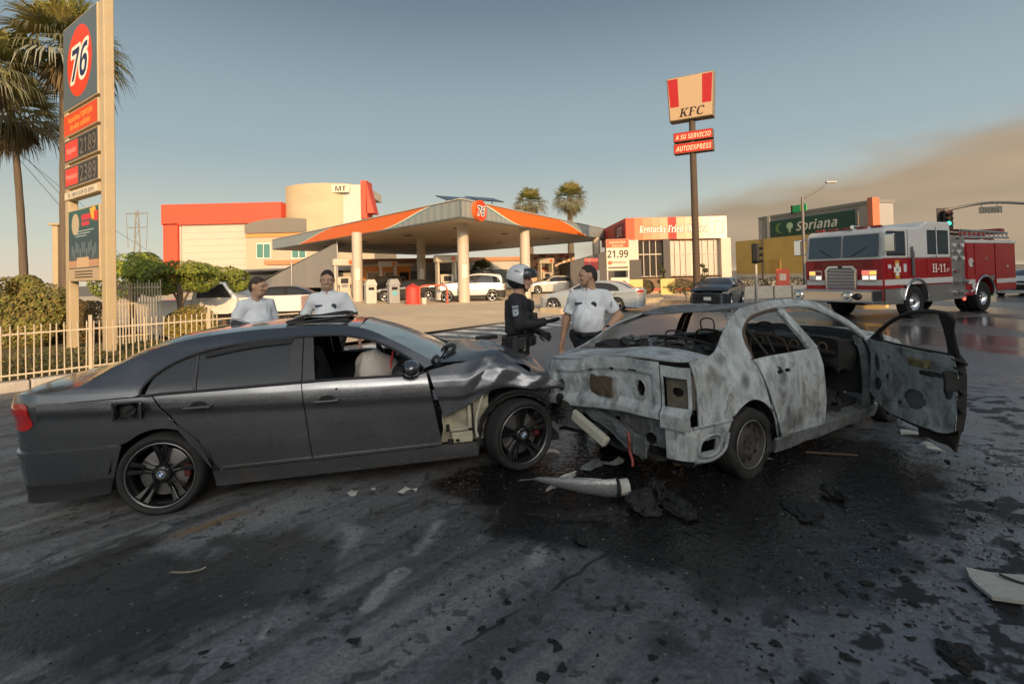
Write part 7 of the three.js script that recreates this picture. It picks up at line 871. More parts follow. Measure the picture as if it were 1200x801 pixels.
    side('body_stripe', 4.97, 5.44, 1.0, 1.16, white, bz + 0.032); side('body_stripe', 7.02, 8.54, 0.98, 1.14, white, bz + 0.03); mesh('body_stripe', prism([[5.15, 0.72], [5.5, 0.8], [5.4, 0.9], [5.5, 1.02], [5.3, 1.02], [5.22, 0.9], [5.3, 0.82], [5.1, 0.78]], 0.01).translate(0, 0, s * (bz + 0.03)), white, t); side('locker_handle', 6.6, 6.9, 1.1, 1.28, M.chrome, bz + 0.02);
    mesh('badge', new THREE.CylinderGeometry(0.16, 0.16, 0.02, 20).rotateX(Math.PI / 2).translate(5.2, 1.75, s * (bz + 0.03)), std([0.6, 0.55, 0.5], 0.4), t);
    mesh('step', bx(0.9, 0.06, 0.3, 4.47, 0.55, s * 1.1, 0.02), steel, t); mesh('marker_lamp', [bx(0.14, 0.1, 0.05, 4.75, 0.5, s * 1.24, 0.02)], redOn, t); mesh('marker_lamp', [bx(0.1, 0.08, 0.05, 0.2, 0.46, s * 1.2, 0.02)], amber, t);
    for (const [x, dual] of [[FX, 0], [RX, 1]]) for (const k of dual ? [0, 1] : [0]) { const w = part('wheel', t); mesh('tyre', tyreGeo(0.53, 0.32, 0.29, 40), M.rubber, w); mesh('rim', [lathe([[0.295, 0.13], [0.28, 0.135], [0.25, 0.02], [0.17, 0.02], [0.12, dual ? 0.02 : 0.1], [0.09, dual ? 0.0 : 0.14], [0, dual ? 0.0 : 0.15]], 36).rotateX(Math.PI / 2), ...[...Array(10).keys()].map((i) => rod([Math.cos(i * 0.628) * 0.17, Math.sin(i * 0.628) * 0.17, 0], [Math.cos(i * 0.628) * 0.17, Math.sin(i * 0.628) * 0.17, 0.07], 0.018, 0.015, 8))], M.chrome, w); mesh('hand_holes', [...Array(8).keys()].map((i) => new THREE.CylinderGeometry(0.028, 0.028, 0.012, 10).rotateX(Math.PI / 2).translate(Math.cos(i * 0.785 + 0.3) * 0.215, Math.sin(i * 0.785 + 0.3) * 0.215, 0.019)), M.dark, w); w.position.set(x, 0.525, s * (1.06 - k * 0.36)); if (s < 0) w.rotation.y = Math.PI; }
  }
  mesh('rear_body', [prism([[4.92, 0.6], [4.92, 2.44], [8.6, 2.44], [8.6, 0.7], [RX + AR + 0.04, 0.7], ...arc(RX, AY, AR, 0.2, Math.PI - 0.2), [RX - AR - 0.04, 0.6]], 2.48, 0.02)], red, t);
  mesh('body_coping', [bx(3.72, 0.12, 2.54, 6.76, 2.49, 0, 0.02)], white, t); mesh('hose_bed_cover', dent(new THREE.BoxGeometry(2.6, 0.3, 1.6, 20, 3, 14).translate(6.2, 2.78, 0), 0.12, 4, 3), plaster([0.3, 0.05, 0.03], 0.3, 1), t); mesh('ladder', [rod([5, 2.66, 1.1], [8.5, 2.66, 1.1], 0.04), rod([5, 2.9, 1.1], [8.4, 2.84, 1.1], 0.04), ...[...Array(11).keys()].map((i) => rod([5.1 + i * 0.33, 2.66, 1.1], [5.1 + i * 0.33, 2.88, 1.1], 0.025))], M.alu, t); mesh('light_bar', [bx(0.28, 0.22, 0.9, 8.3, 2.92, 0.6, 0.05), bx(0.1, 0.2, 0.3, 8.3, 2.65, 0.6)], std([0.28, 0.05, 0.03], 0.3), t); mesh('deck_gun', [rod([4.5, 2.5, 0.2], [4.5, 3.0, 0.2], 0.08), rod([4.5, 3.0, 0.2], [5.1, 3.2, 0.3], 0.07, 0.05)], steel, t); mesh('roof_lamps', [0, 1, 2, 3, 4].map((i) => bx(0.16, 0.08, 0.3, 0.35, 2.95, -0.9 + i * 0.45, 0.03)), std([0.25, 0.04, 0.03], 0.3), t); mesh('air_horn', [rod([0.6, 2.98, 0.3], [0.1, 2.98, 0.3], 0.03, 0.06)], M.chrome, t);
  mesh('chassis', [bx(8.4, 0.3, 1.2, 4.3, 0.62, 0), bx(1.4, 0.3, 2.2, 4.4, 0.65, 0), rod([FX, 0.53, -1], [FX, 0.53, 1], 0.09), rod([RX, 0.53, -1], [RX, 0.53, 1], 0.12)], M.dark, t);
  // front
  for (const s of [1, -1]) { const w = mesh('windscreen', bx(0.03, 0.72, 1.08, 0, 0, 0, 0.01).rotateZ(-0.14).translate(0.03, 2.36, s * 0.575), glass, t); mesh('wiper', rod([-0.04, 2.02, s * 0.3], [-0.0, 2.3, s * 0.75], 0.012), blk, w); mesh('headlamp_bezel', bx(0.08, 0.34, 0.46, -0.03, 1.42, s * 0.86, 0.02), M.chrome, t); mesh('turn_lamp', bx(0.04, 0.12, 0.19, -0.07, 1.5, s * 0.97, 0.015), amber.clone(), t); mesh('flash_lamp', bx(0.04, 0.12, 0.19, -0.07, 1.5, s * 0.75, 0.015), s > 0 ? redOn : std([0.2, 0.02, 0.02], 0.3), t); mesh('headlamp', bx(0.04, 0.12, 0.17, -0.07, 1.345, s * 0.75, 0.015), whiteOn, t); mesh('headlamp', bx(0.04, 0.12, 0.17, -0.07, 1.345, s * 0.97, 0.015), s > 0 ? whiteOn : lampClear, t); }
  mesh('front_stripe', bx(0.02, 0.17, 2.4, -0.008, 1.19, 0), white, t); { const p = mesh('front_panel', bx(0.02, 0.5, 2.46, -0.005, 1.66, 0), red, t); mesh('gold_lettering', new THREE.PlaneGeometry(1.9, 0.26).rotateY(-Math.PI / 2).translate(-0.018, 1.78, 0), printed(256, 36, (g) => { g.fillStyle = '#7d1418'; g.fillRect(0, 0, 256, 36); ctext(g, 'BOMBEROS', 128, 19, 'bold 30px serif', '#7c4a22', 230); }, 0.4), p); }
  { const g = part('grille', t); const o2 = [[-0.5, 0.95], [0.5, 0.95], [0.52, 1.6], [0.4, 1.74], [-0.4, 1.74], [-0.52, 1.6]]; mesh('surround', prism(o2, 0.1, 0.02, [[[-0.42, 1.02], [0.42, 1.02], [0.43, 1.56], [0.34, 1.65], [-0.34, 1.65], [-0.43, 1.56]]]).rotateY(Math.PI / 2).translate(-0.06, 0, 0), M.chrome, g); for (let i = 0; i < 13; i++) mesh('slat', bx(0.03, 0.026, 0.86, -0.05, 1.05 + i * 0.047, 0, 0.008), M.chrome, g); mesh('core', bx(0.02, 0.66, 0.86, -0.02, 1.34, 0), blk, g); mesh('badge', bx(0.02, 0.06, 0.14, -0.12, 1.7, 0, 0.01), blk, g); }
  { const b = part('front_bumper', t); mesh('bumper_box', bx(0.55, 0.34, 2.56, -0.42, 0.78, 0, 0.03), M.chrome, b); mesh('trim', [bx(0.57, 0.03, 2.6, -0.42, 0.61, 0, 0.01), bx(0.57, 0.03, 2.6, -0.42, 0.95, 0, 0.01)], M.alu, b); for (const z of [-1.05, 0.55]) { mesh('siren', lathe([[0, 0.06], [0.1, 0.06], [0.13, 0.03], [0.15, 0.08], [0.16, 0.0]], 24).rotateZ(Math.PI / 2).translate(-0.68, 0.78, z), M.chrome, b); } mesh('hose_port', lathe([[0, 0.1], [0.09, 0.1], [0.11, 0.0]], 18).rotateZ(Math.PI / 2).translate(-0.69, 0.78, 0.85), blk, b); mesh('tread_plate', bx(0.5, 0.01, 2.4, -0.4, 0.97, 0), steel, b); mesh('fascia_below', bx(0.12, 0.4, 2.44, -0.05, 0.8, 0), red, b); }
}
// ---------------------------------------------------------------- buildings behind
{ // red and cream building with the round tower
  const Z = 74, o = at(188, 330, Z), X = (u) => at(u, 300, Z).x - o.x, Yv = (v, u = 260) => at(u, v, Z).y;
  const t = thing('commercial_building', 'cream building with red frame, arched roof and round white tower', 'building', [o.x, 0, o.z]);
  const redP = plaster([0.62, 0.07, 0.03], 0.05, 6, 0.6), creamP = plaster([0.47, 0.42, 0.34], 0.06, 6), tan = plaster([0.42, 0.35, 0.25], 0.1, 5), grey = plaster([0.17, 0.155, 0.13], 0.08, 5), stain = plaster([0.46, 0.37, 0.23], 0.5, 9);
  const blk = (name, u0, u1, v0, v1, d, m, z = 0) => { const x0 = X(u0), x1 = X(u1), y0 = Yv(v1, (u0 + u1) / 2), y1 = Yv(v0, (u0 + u1) / 2); return mesh(name, bx(x1 - x0, y1 - y0, d, (x0 + x1) / 2, (y0 + y1) / 2, z - d / 2), m, t); };
  blk('red_frame', 189, 330, 238, 262, 16, redP); blk('red_frame', 191, 208, 262, 335, 16, redP); blk('cream_wall', 208, 291, 262, 335, 15.4, creamP, -0.5); for (let i = 0; i < 9; i++) blk('cladding_board', 208.2, 290.6, 264 + i * 7.8, 271.6 + i * 7.8, 0.1, creamP, -0.42);
  blk('beige_wall', 291, 440, 276, 335, 14, tan, 0.6); blk('orange_band', 291, 420, 273, 277, 14.2, plaster([0.62, 0.26, 0.08], 0.08, 4), 0.8);
  { const x0 = X(291), x1 = X(382), y0 = Yv(273, 336), h = Yv(256, 336) - y0, P = [[x0, y0]]; for (let i = 0; i <= 20; i++) { const f = i / 20; P.push([mix(x0, x1, f), y0 + 0.6 + (h - 0.6) * Math.sqrt(Math.max(0, 1 - Math.pow(2 * f - 1, 2) * 0.85))]); } P.push([x1, y0]); mesh('arched_roof', prism(P, 12).translate(0, 0, -5), grey, t); }
  { const x0 = X(330), x1 = X(424), r = (x1 - x0) / 2, y0 = Yv(290, 377), y1 = Yv(216, 377); mesh('round_tower', new THREE.CylinderGeometry(r * 1.3, r * 1.3, y1 - y0, 40, 1, false, -0.87, 1.74).translate((x0 + x1) / 2, (y0 + y1) / 2, -r * 1.3 + 1.2), stain, t); blk('white_parapet', 331, 424, 215, 225, 8, plaster([0.55, 0.5, 0.42], 0.13, 4), -4); blk('white_panel', 402, 425, 217, 262, 1, plaster([0.55, 0.5, 0.42], 0.13, 4), 0.4); }
  blk('red_fin', 425, 432, 212, 256, 3, redP, 0.5); { const a = X(431), b = X(438); mesh('red_buttress', prism([[a, Yv(250, 430)], [b + 0.3, Yv(250, 430)], [a + 0.1, Yv(213, 430)]], 2.6).translate(0, 0, -0.8), redP, t); }
  mesh('lettering', new THREE.PlaneGeometry(X(413) - X(393), 1.15).translate(X(403), Yv(222, 403), 1.1), printed(128, 64, (g) => { g.fillStyle = '#cfc3ab'; g.fillRect(0, 0, 128, 64); ctext(g, 'MT', 64, 34, 'bold 58px sans-serif', '#2a241c', 120); }), t);
  for (const u of [311, 352]) { const w = blk('window', u - 8, u + 9, 285, 303, 0.2, plaster([0.7, 0.66, 0.58], 0.05, 2), 0.72); for (const k of [0, 1]) { const p = blk('pane', u - 7 + k * 8, u + k * 8, 286.2, 301.8, 0.05, std([0.08, 0.2, 0.17], 0.1), 0.79); w.add(p); } }
  for (const [u, v] of [[232, 236], [262, 235.5], [345, 213.5], [395, 213.5]]) blk('roof_unit', u, u + 9, v - 1.5, v + 3, 2.2, std([0.35, 0.33, 0.3], 0.6, 0.2), -6); for (const u of [210, 289]) blk('downpipe', u, u + 0.9, 264, 335, 0.14, std([0.4, 0.36, 0.3], 0.6), -0.28);
  const rr = rng(3); for (let i = 0; i < 4; i++) blk('roof_vent', 305 + i * 7, 306.5 + i * 7, 235, 238.5, 0.5, M.dark, -3);
}
{ // mural wall and dark flank of the restaurant
  const Z = 48, a = at(622, 330, Z), b = at(674, 330, Z), w = b.x - a.x, y0 = 0.1, y1 = at(648, 297, Z).y, t = thing('mural_wall', 'wall with faded white and red painted advert behind the canopy', 'wall', [(a.x + b.x) / 2, 0, a.z]);
  mesh('wall', bx(w, y1 - y0, 0.4, 0, (y0 + y1) / 2, 0), plaster([0.5, 0.44, 0.36], 0.15, 3), t); mesh('painted_advert', new THREE.PlaneGeometry(w - 0.2, y1 - 0.9).translate(0, (y1 + 0.8) / 2, 0.204), printed(256, 160, (g) => { g.fillStyle = '#d9b69a'; g.fillRect(0, 0, 256, 160); const r = rng(8); for (let i = 0; i < 60; i++) { g.fillStyle = ['#e9dcc8', '#b9583e', '#8c6a50', '#f0e6d6', '#c98a66', '#5f6d4a'][Math.floor(r() * 6)]; g.fillRect(r() * 240, r() * 150, 6 + r() * 34, 4 + r() * 22); } g.strokeStyle = '#5e3a2a'; g.lineWidth = 4; for (let i = 0; i < 10; i++) { g.beginPath(); g.arc(r() * 256, r() * 160, 6 + r() * 18, r() * 6, r() * 6 + 3); g.stroke(); } }, 0.8), t);
}
{ // fried chicken restaurant
  const Z = 37, o = at(735, 330, Z), t = thing('restaurant', 'fried chicken restaurant with red lettered fascia and tall windows', 'building', [o.x, 0, o.z]), X = (u) => at(u, 300, Z).x - o.x, Yv = (v) => at(795, v, Z).y;
  const redW = plaster([0.62, 0.075, 0.04], 0.1, 3, 0.6), whiteW = plaster([0.66, 0.58, 0.48], 0.08, 3), dkg = plaster([0.10, 0.095, 0.09], 0.1, 3), brown = plaster([0.2, 0.13, 0.08], 0.15, 2);
  const W = X(853), y0 = Yv(280), y1 = Yv(254);
  mesh('fascia', bx(W, y1 - y0, 10, W / 2, (y0 + y1) / 2, -5), redW, t); mesh('fascia_panels', new THREE.PlaneGeometry(W - 0.02, y1 - y0 - 0.02).translate(W / 2, (y0 + y1) / 2, 0.012), printed(1024, 220, (g, w, h) => { const cols = ['#c2502f', '#d77a50', '#dc8f66', '#dd9a72', '#e0a580', '#b03a28', '#e3b08c', '#e6bb9a', '#ead0b2', '#efdcc2', '#f2e4cc', '#f3e8d4']; for (let i = 0; i < 12; i++) { g.fillStyle = cols[i]; g.fillRect(i * w / 12, 0, w / 12 + 1, h); } g.strokeStyle = 'rgba(90,40,30,0.5)'; for (let i = 1; i < 12; i++) g.strokeRect(i * w / 12, -5, 1, h + 10); g.fillStyle = '#a52a1e'; g.fillRect(w * 0.44, 0, w * 0.06, h); g.font = 'italic bold 96px serif'; g.lineWidth = 10; g.strokeStyle = '#6a3a2a'; g.textBaseline = 'middle'; g.strokeText('Kentucky Fried Chicken', w * 0.13, h * 0.53, w * 0.68); g.fillStyle = '#f6efe2'; g.fillText('Kentucky Fried Chicken', w * 0.13, h * 0.53, w * 0.68); g.fillStyle = '#efe2cf'; g.strokeStyle = '#b08a6a'; g.lineWidth = 5; g.fillRect(w * 0.88, h * 0.22, w * 0.09, h * 0.52); g.strokeRect(w * 0.88, h * 0.22, w * 0.09, h * 0.52); }, 0.6), t);  // panels fade to pale rightwards: sun glare painted into the print
  mesh('side_lettering', new THREE.PlaneGeometry(3.2, 1.1).rotateY(-Math.PI / 2).translate(-0.012, (y0 + y1) / 2, -2.2), printed(160, 56, (g) => { g.fillStyle = '#8a2b1c'; g.fillRect(0, 0, 160, 56); ctext(g, 'KFC', 80, 30, 'italic bold 48px serif', '#e9ddd0'); }), t);
  mesh('main_block', bx(W - 0.5, y0, 9.4, W / 2, y0 / 2, -5.1), whiteW, t); mesh('low_wing', prism([[-3.9, 0], [0.3, 0], [0.3, Yv(286)], [-3.9, Yv(303)]], 9).translate(0, 0, -6), dkg, t);
  const glassM = std([0.05, 0.045, 0.04], 0.05, 0, { clearcoat: 1 }), fr = std([0.5, 0.45, 0.38], 0.5), gy0 = Yv(323), gy1 = Yv(281);
  const palePane = std([0.55, 0.5, 0.42], 0.25, 0, { clearcoat: 0.6 }), bayW = [[748, 777, glassM], [786, 812, palePane], [818, 846, palePane]]; for (const [u0, u1, gm] of bayW) { const b = part('window_bay', t), n = 4, x0 = X(u0), x1 = X(u1); for (let i = 0; i < n; i++) { const a = mix(x0, x1, i / n), c = mix(x0, x1, (i + 1) / n); mesh('pane', bx(c - a - 0.08, gy1 - gy0 - 0.1, 0.05, (a + c) / 2, (gy0 + gy1) / 2, -0.32), gm, b); mesh('mullion', bx(0.05, gy1 - gy0, 0.16, a, (gy0 + gy1) / 2, -0.3), fr, b); } mesh('sill', bx(x1 - x0 + 0.2, 0.12, 0.3, (x0 + x1) / 2, gy0 - 0.06, -0.25), fr, b); mesh('transom', bx(x1 - x0, 0.07, 0.14, (x0 + x1) / 2, mix(gy0, gy1, 0.62), -0.3), fr, b); }  // middle and right bays take one pale pane colour
  mesh('dark_pier', bx(X(785.5) - X(777.5), gy1 - gy0 + 0.6, 0.5, X(781.5), (gy0 + gy1) / 2 - 0.2, -0.2), dkg, t); mesh('plinth', bx(W - 0.2, gy0, 0.5, W / 2, gy0 / 2 - 0.03, -0.35), brown, t); for (const u of [850, 742]) mesh('corner_pier', bx(0.7, y0, 0.6, X(u), y0 / 2, -0.1), whiteW, t);
  mesh('door', bx(1.1, 2.2, 0.1, X(741), 1.5, 0.25), dkg, t); mesh('red_rail', bx(W + 3, 0.12, 0.25, W / 2, Yv(338), 1.6), redW, t); mesh('terrace_wall', bx(W + 3, Yv(338) - 0.05, 0.4, W / 2, Yv(338) / 2 - 0.05, 1.6), plaster([0.4, 0.3, 0.2], 0.2, 2), t);
  for (const [u, lab] of [[776, 'twisted topiary beside the dark pier'], [826, 'twisted topiary by the right hand windows']]) { const p = at(u, 340, 33), tt = thing('topiary', lab, 'topiary', [p.x, 0.05, p.z], 0, 'topiary at the restaurant'); mesh('stem', rod([0, 0, 0], [0, 2.0, 0], 0.05, 0.03), barkMat, tt); mesh('foliage', leaves(1800, blob([0, 1, 2, 3, 4, 5].map((i) => [0.1 * Math.sin(i * 2), 0.35 + i * 0.33, 0.1 * Math.cos(i * 2), 0.24 - i * 0.015, 0.15, 0.24 - i * 0.015])), 0.08, [[0.05, 0.07, 0.02], [0.08, 0.09, 0.02]], 60 + u), leafMat, tt); }
  for (const [u, Z2, sx, lab] of [[748, 31, 0.9, 'clipped low hedge under the restaurant fascia corner'], [812, 30.5, 1.4, 'clipped low hedge at the foot of the tall sign pole'], [897, 33, 2.4, 'long clipped hedge in front of the mustard wall']]) { const p = at(u, 348, Z2); bush('low_hedge', lab, 'hedge', [p.x, 0.05, p.z], [[-sx * 0.5, 0.75, 0, sx * 0.6, 0.45, 0.5], [sx * 0.5, 0.75, 0, sx * 0.6, 0.45, 0.5]], 2600, 0.09, [[0.06, 0.07, 0.02], [0.09, 0.085, 0.02], [0.12, 0.1, 0.03]], 70 + u, 'hedges on the far kerb'); }
  const p = at(783, 352, 30.5); for (const [dx, lab] of [[-1.9, 'yellow notice board on the restaurant kerb'], [0.0, 'yellow notice board with dark stripe beside the restaurant drive']]) { const n = thing('notice_board', lab, 'sign', [p.x + dx, 0.05, p.z]); mesh('board', bx(0.85, 0.95, 0.06, 0, 0.75, 0, 0.01), std([0.6, 0.5, 0.18], 0.6), n); mesh('legs', [rod([-0.3, 0, 0], [-0.3, 0.4, 0], 0.03), rod([0.3, 0, 0], [0.3, 0.4, 0], 0.03)], M.alu, n); mesh('stripe', bx(0.6, 0.12, 0.01, 0, 0.72, 0.034), std([0.2, 0.16, 0.06], 0.6), n); }
}
{ // restaurant pole sign (portrait left out)
  const Z = 26.5, b = at(817, 335, Z), top = at(812, 90, Z), t = thing('pole_sign', 'tall pole sign with red striped cream panel and two red boards', 'sign', [b.x, 0.05, b.z], -0.5), Y = (v) => at(810, v, Z).y;
  mesh('pole', rod([0, 0, 0], [0, Y(140), 0], 0.19, 0.16, 20), plaster([0.085, 0.06, 0.04], 0.15, 1), t);
  const y0 = Y(142), y1 = Y(91), w = 2.35, P = [[-w * 0.46, y0], [w * 0.46, y0], [w * 0.5, y1], [-w * 0.5, y1]];
  mesh('cabinet', prism(P, 0.7, 0.06), plaster([0.2, 0.17, 0.12], 0.15, 1), t); const kf = printed(256, 240, (c) => { c.fillStyle = '#b59a76'; c.fillRect(0, 0, 256, 240); c.fillStyle = '#a81818'; c.beginPath(); c.moveTo(8, 10); c.lineTo(62, 10); c.lineTo(66, 165); c.lineTo(18, 165); c.fill(); c.beginPath(); c.moveTo(194, 10); c.lineTo(248, 10); c.lineTo(238, 165); c.lineTo(190, 165); c.fill(); ctext(c, 'KFC', 128, 202, 'italic bold 66px serif', '#241a12', 190); }, 0.5); for (const s of [1, -1]) { const g = prism(P.map((p) => [p[0] * 0.95, mix((y0 + y1) / 2, p[1], 0.955)]), 0.02).translate(0, 0, s * 0.352); const uv = g.attributes.uv, ps = g.attributes.position; for (let i = 0; i < uv.count; i++) uv.setXY(i, (s * ps.getX(i) + w / 2) / w, (ps.getY(i) - y0) / (y1 - y0)); mesh('sign_face', g, kf, t); }
  for (const [v0, v1, tx] of [[155, 167, 'A SU SERVICIO'], [168, 181, 'AUTOEXPRESS']]) { const a = Y(v1), c = Y(v0); const bd = mesh('board', bx(1.95, c - a - 0.05, 0.5, 0.05, (a + c) / 2, 0, 0.02), plaster([0.12, 0.1, 0.07], 0.1, 1), t); for (const s of [1, -1]) mesh('board_face', new THREE.PlaneGeometry(1.88, c - a - 0.1).rotateY(s < 0 ? Math.PI : 0).translate(0.05, (a + c) / 2, s * 0.256), printed(256, 52, (g) => { g.fillStyle = '#b8301f'; g.fillRect(0, 0, 256, 52); ctext(g, tx, 128, 28, 'italic bold 40px sans-serif', '#e8cfae', 236); }, 0.5), bd); }
}
{ // price totem
  const Z = 30, o = at(725, 345, Z), Y = (v) => at(725, v, Z).y, t = thing('price_totem', 'white price totem with large black numbers between canopy and restaurant', 'sign', [o.x, 0.05, o.z], -0.1), w = 1.32;
  mesh('cabinet', bx(w, Y(281) - Y(318), 0.25, 0, (Y(281) + Y(318)) / 2, 0, 0.02), M.cream, t); for (const s of [-1, 1]) mesh('post', bx(0.08, Y(318), 0.1, s * w * 0.46, Y(318) / 2, 0), M.alu, t); mesh('lower_board', bx(w * 0.8, Y(326) - Y(340), 0.12, 0.1, (Y(326) + Y(340)) / 2, 0), M.cream, t);
  mesh('price_face', new THREE.PlaneGeometry(w - 0.04, Y(281) - Y(318) - 0.04).translate(0, (Y(281) + Y(318)) / 2, 0.128), printed(256, 360, (g) => { g.fillStyle = '#d8cdb8'; g.fillRect(0, 0, 256, 360); g.fillStyle = '#c65a34'; g.fillRect(0, 0, 256, 96); ctext(g, 'GASOLINA', 128, 34, 'bold 38px sans-serif', '#e8c9a4', 230); ctext(g, 'REGULAR', 128, 74, 'bold 30px sans-serif', '#e8c9a4', 200); ctext(g, '21.99', 128, 172, 'bold 120px sans-serif', '#1b1b1d', 246); ctext(g, 'PREMIUM', 140, 268, 'bold 34px sans-serif', '#b8432a', 190); g.fillStyle = '#c65a34'; g.beginPath(); g.arc(36, 272, 24, 0, 7); g.fill(); g.fillStyle = '#6d6455'; g.fillRect(14, 318, 228, 22); }, 0.6), t);
  mesh('lower_face', new THREE.PlaneGeometry(w * 0.78, Y(326) - Y(340) - 0.03).translate(0.1, (Y(326) + Y(340)) / 2, 0.063), printed(128, 96, (g) => { g.fillStyle = '#d9cfba'; g.fillRect(0, 0, 128, 96); ctext(g, 'x:0', 64, 50, 'bold 66px sans-serif', '#20242c', 110); }, 0.6), t);
  const p = at(692, 345, 34), r = thing('road_sign', 'small red and white sign on a post beside the totem', 'sign', [p.x, 0.1, p.z]); mesh('post', rod([0, 0, 0], [0, 2.6, 0], 0.04), M.alu, r); mesh('panel', bx(0.9, 0.8, 0.04, 0.1, 2.2, 0, 0.01), std([0.5, 0.06, 0.05], 0.5), r); mesh('white_panel', bx(0.5, 1.0, 0.04, 0.4, 1.3, 0, 0.01), std([0.6, 0.57, 0.5], 0.5), r);
}
{ // supermarket with green sign above a mustard wall
  const A = at(862, 283, 74), B = at(990, 262, 57), d = B.clone().sub(A); d.y = 0; const len = d.length() + 2, ang = Math.atan2(-d.z, d.x), t = thing('supermarket', 'supermarket hall with green sign above a long mustard wall', 'building', [A.x, 0, A.z], ang);
  const yW = A.y, yR = at(868, 258, 74).y, mus = plaster([0.5, 0.33, 0.09], 0.12, 6), wht = plaster([0.5, 0.45, 0.38], 0.1, 4), cor = std([0.36, 0.34, 0.31], 0.6, 0.2);
  mesh('mustard_wall', bx(len, yW, 3, len / 2, yW / 2, -1.5), mus, t); mesh('base_band', bx(len, 1.1, 0.1, len / 2, 0.5, 0.04), wht, t);
  mesh('hall', bx(len - 2.4, yR, 2.4, len / 2 + 0.6, yR / 2, -4.2), cor, t); for (let i = 0; i < 60; i++) mesh('cladding_rib', bx(0.12, yR - yW + 0.6, 0.1, 1.4 + i * (len - 4) / 60, (yR + yW) / 2, -2.96), cor, t); mesh('roof_edge', bx(len - 2.2, 0.35, 2.8, len / 2 + 0.6, yR + 0.1, -4.2), std([0.2, 0.19, 0.17], 0.6), t); mesh('white_column', bx(0.5, yR - yW + 0.5, 0.3, 3.4, (yR + yW) / 2, -2.9), wht, t);
  const sw = d.length() * 0.72; mesh('green_sign', bx(sw, yR - yW - 0.9, 0.2, 3.8 + sw / 2, (yR + yW) / 2 - 0.1, -2.8), std([0.02, 0.09, 0.05], 0.5), t); mesh('sign_print', new THREE.PlaneGeometry(sw - 0.1, yR - yW - 1.0).translate(3.8 + sw / 2, (yR + yW) / 2 - 0.1, -2.695), printed(512, 100, (g) => { g.fillStyle = '#15402c'; g.fillRect(0, 0, 512, 100); g.fillStyle = '#5f7a2c'; g.beginPath(); g.arc(70, 50, 34, 0, 7); g.fill(); g.fillStyle = '#15402c'; g.beginPath(); g.arc(86, 50, 30, 0, 7); g.fill(); g.fillStyle = '#a8c49a'; g.beginPath(); g.arc(136, 42, 22, 0, 7); g.fill(); g.fillRect(128, 50, 14, 34); ctext(g, 'Soriana', 300, 52, 'italic bold 78px sans-serif', '#cfcdbd', 250); }, 0.5), t);
  mesh('corner_tower', bx(0.6, yR + 0.3, 1.0, d.length() + 1.5, (yR + 0.6) / 2, -2.4), plaster([0.5, 0.16, 0.08], 0.1, 3), t); mesh('doorway', bx(1.8, 2.6, 0.12, d.length() * 0.42, 1.6, 0.02), plaster([0.4, 0.25, 0.06], 0.1, 2), t); mesh('downpipe', rod([d.length() * 0.3, 0, 0.12], [d.length() * 0.3, yW, 0.12], 0.12), std([0.04, 0.035, 0.03], 0.6), t);
  const s = at(937, 242, 66), sb = thing('roof_banner', 'small green and yellow banner on the supermarket roof', 'banner', [s.x, s.y - 0.6, s.z], ang); mesh('panel', bx(2.2, 0.9, 0.1, 0, 0.4, 0, 0.01), printed(64, 28, (g) => { g.fillStyle = '#2fae62'; g.fillRect(0, 0, 64, 28); g.fillStyle = '#b8cf3a'; g.beginPath(); g.arc(20, 16, 12, 0, 7); g.fill(); }), sb); mesh('frame', bx(0.25, 1.1, 0.14, -1.2, 0.35, 0), M.dark, sb);
}
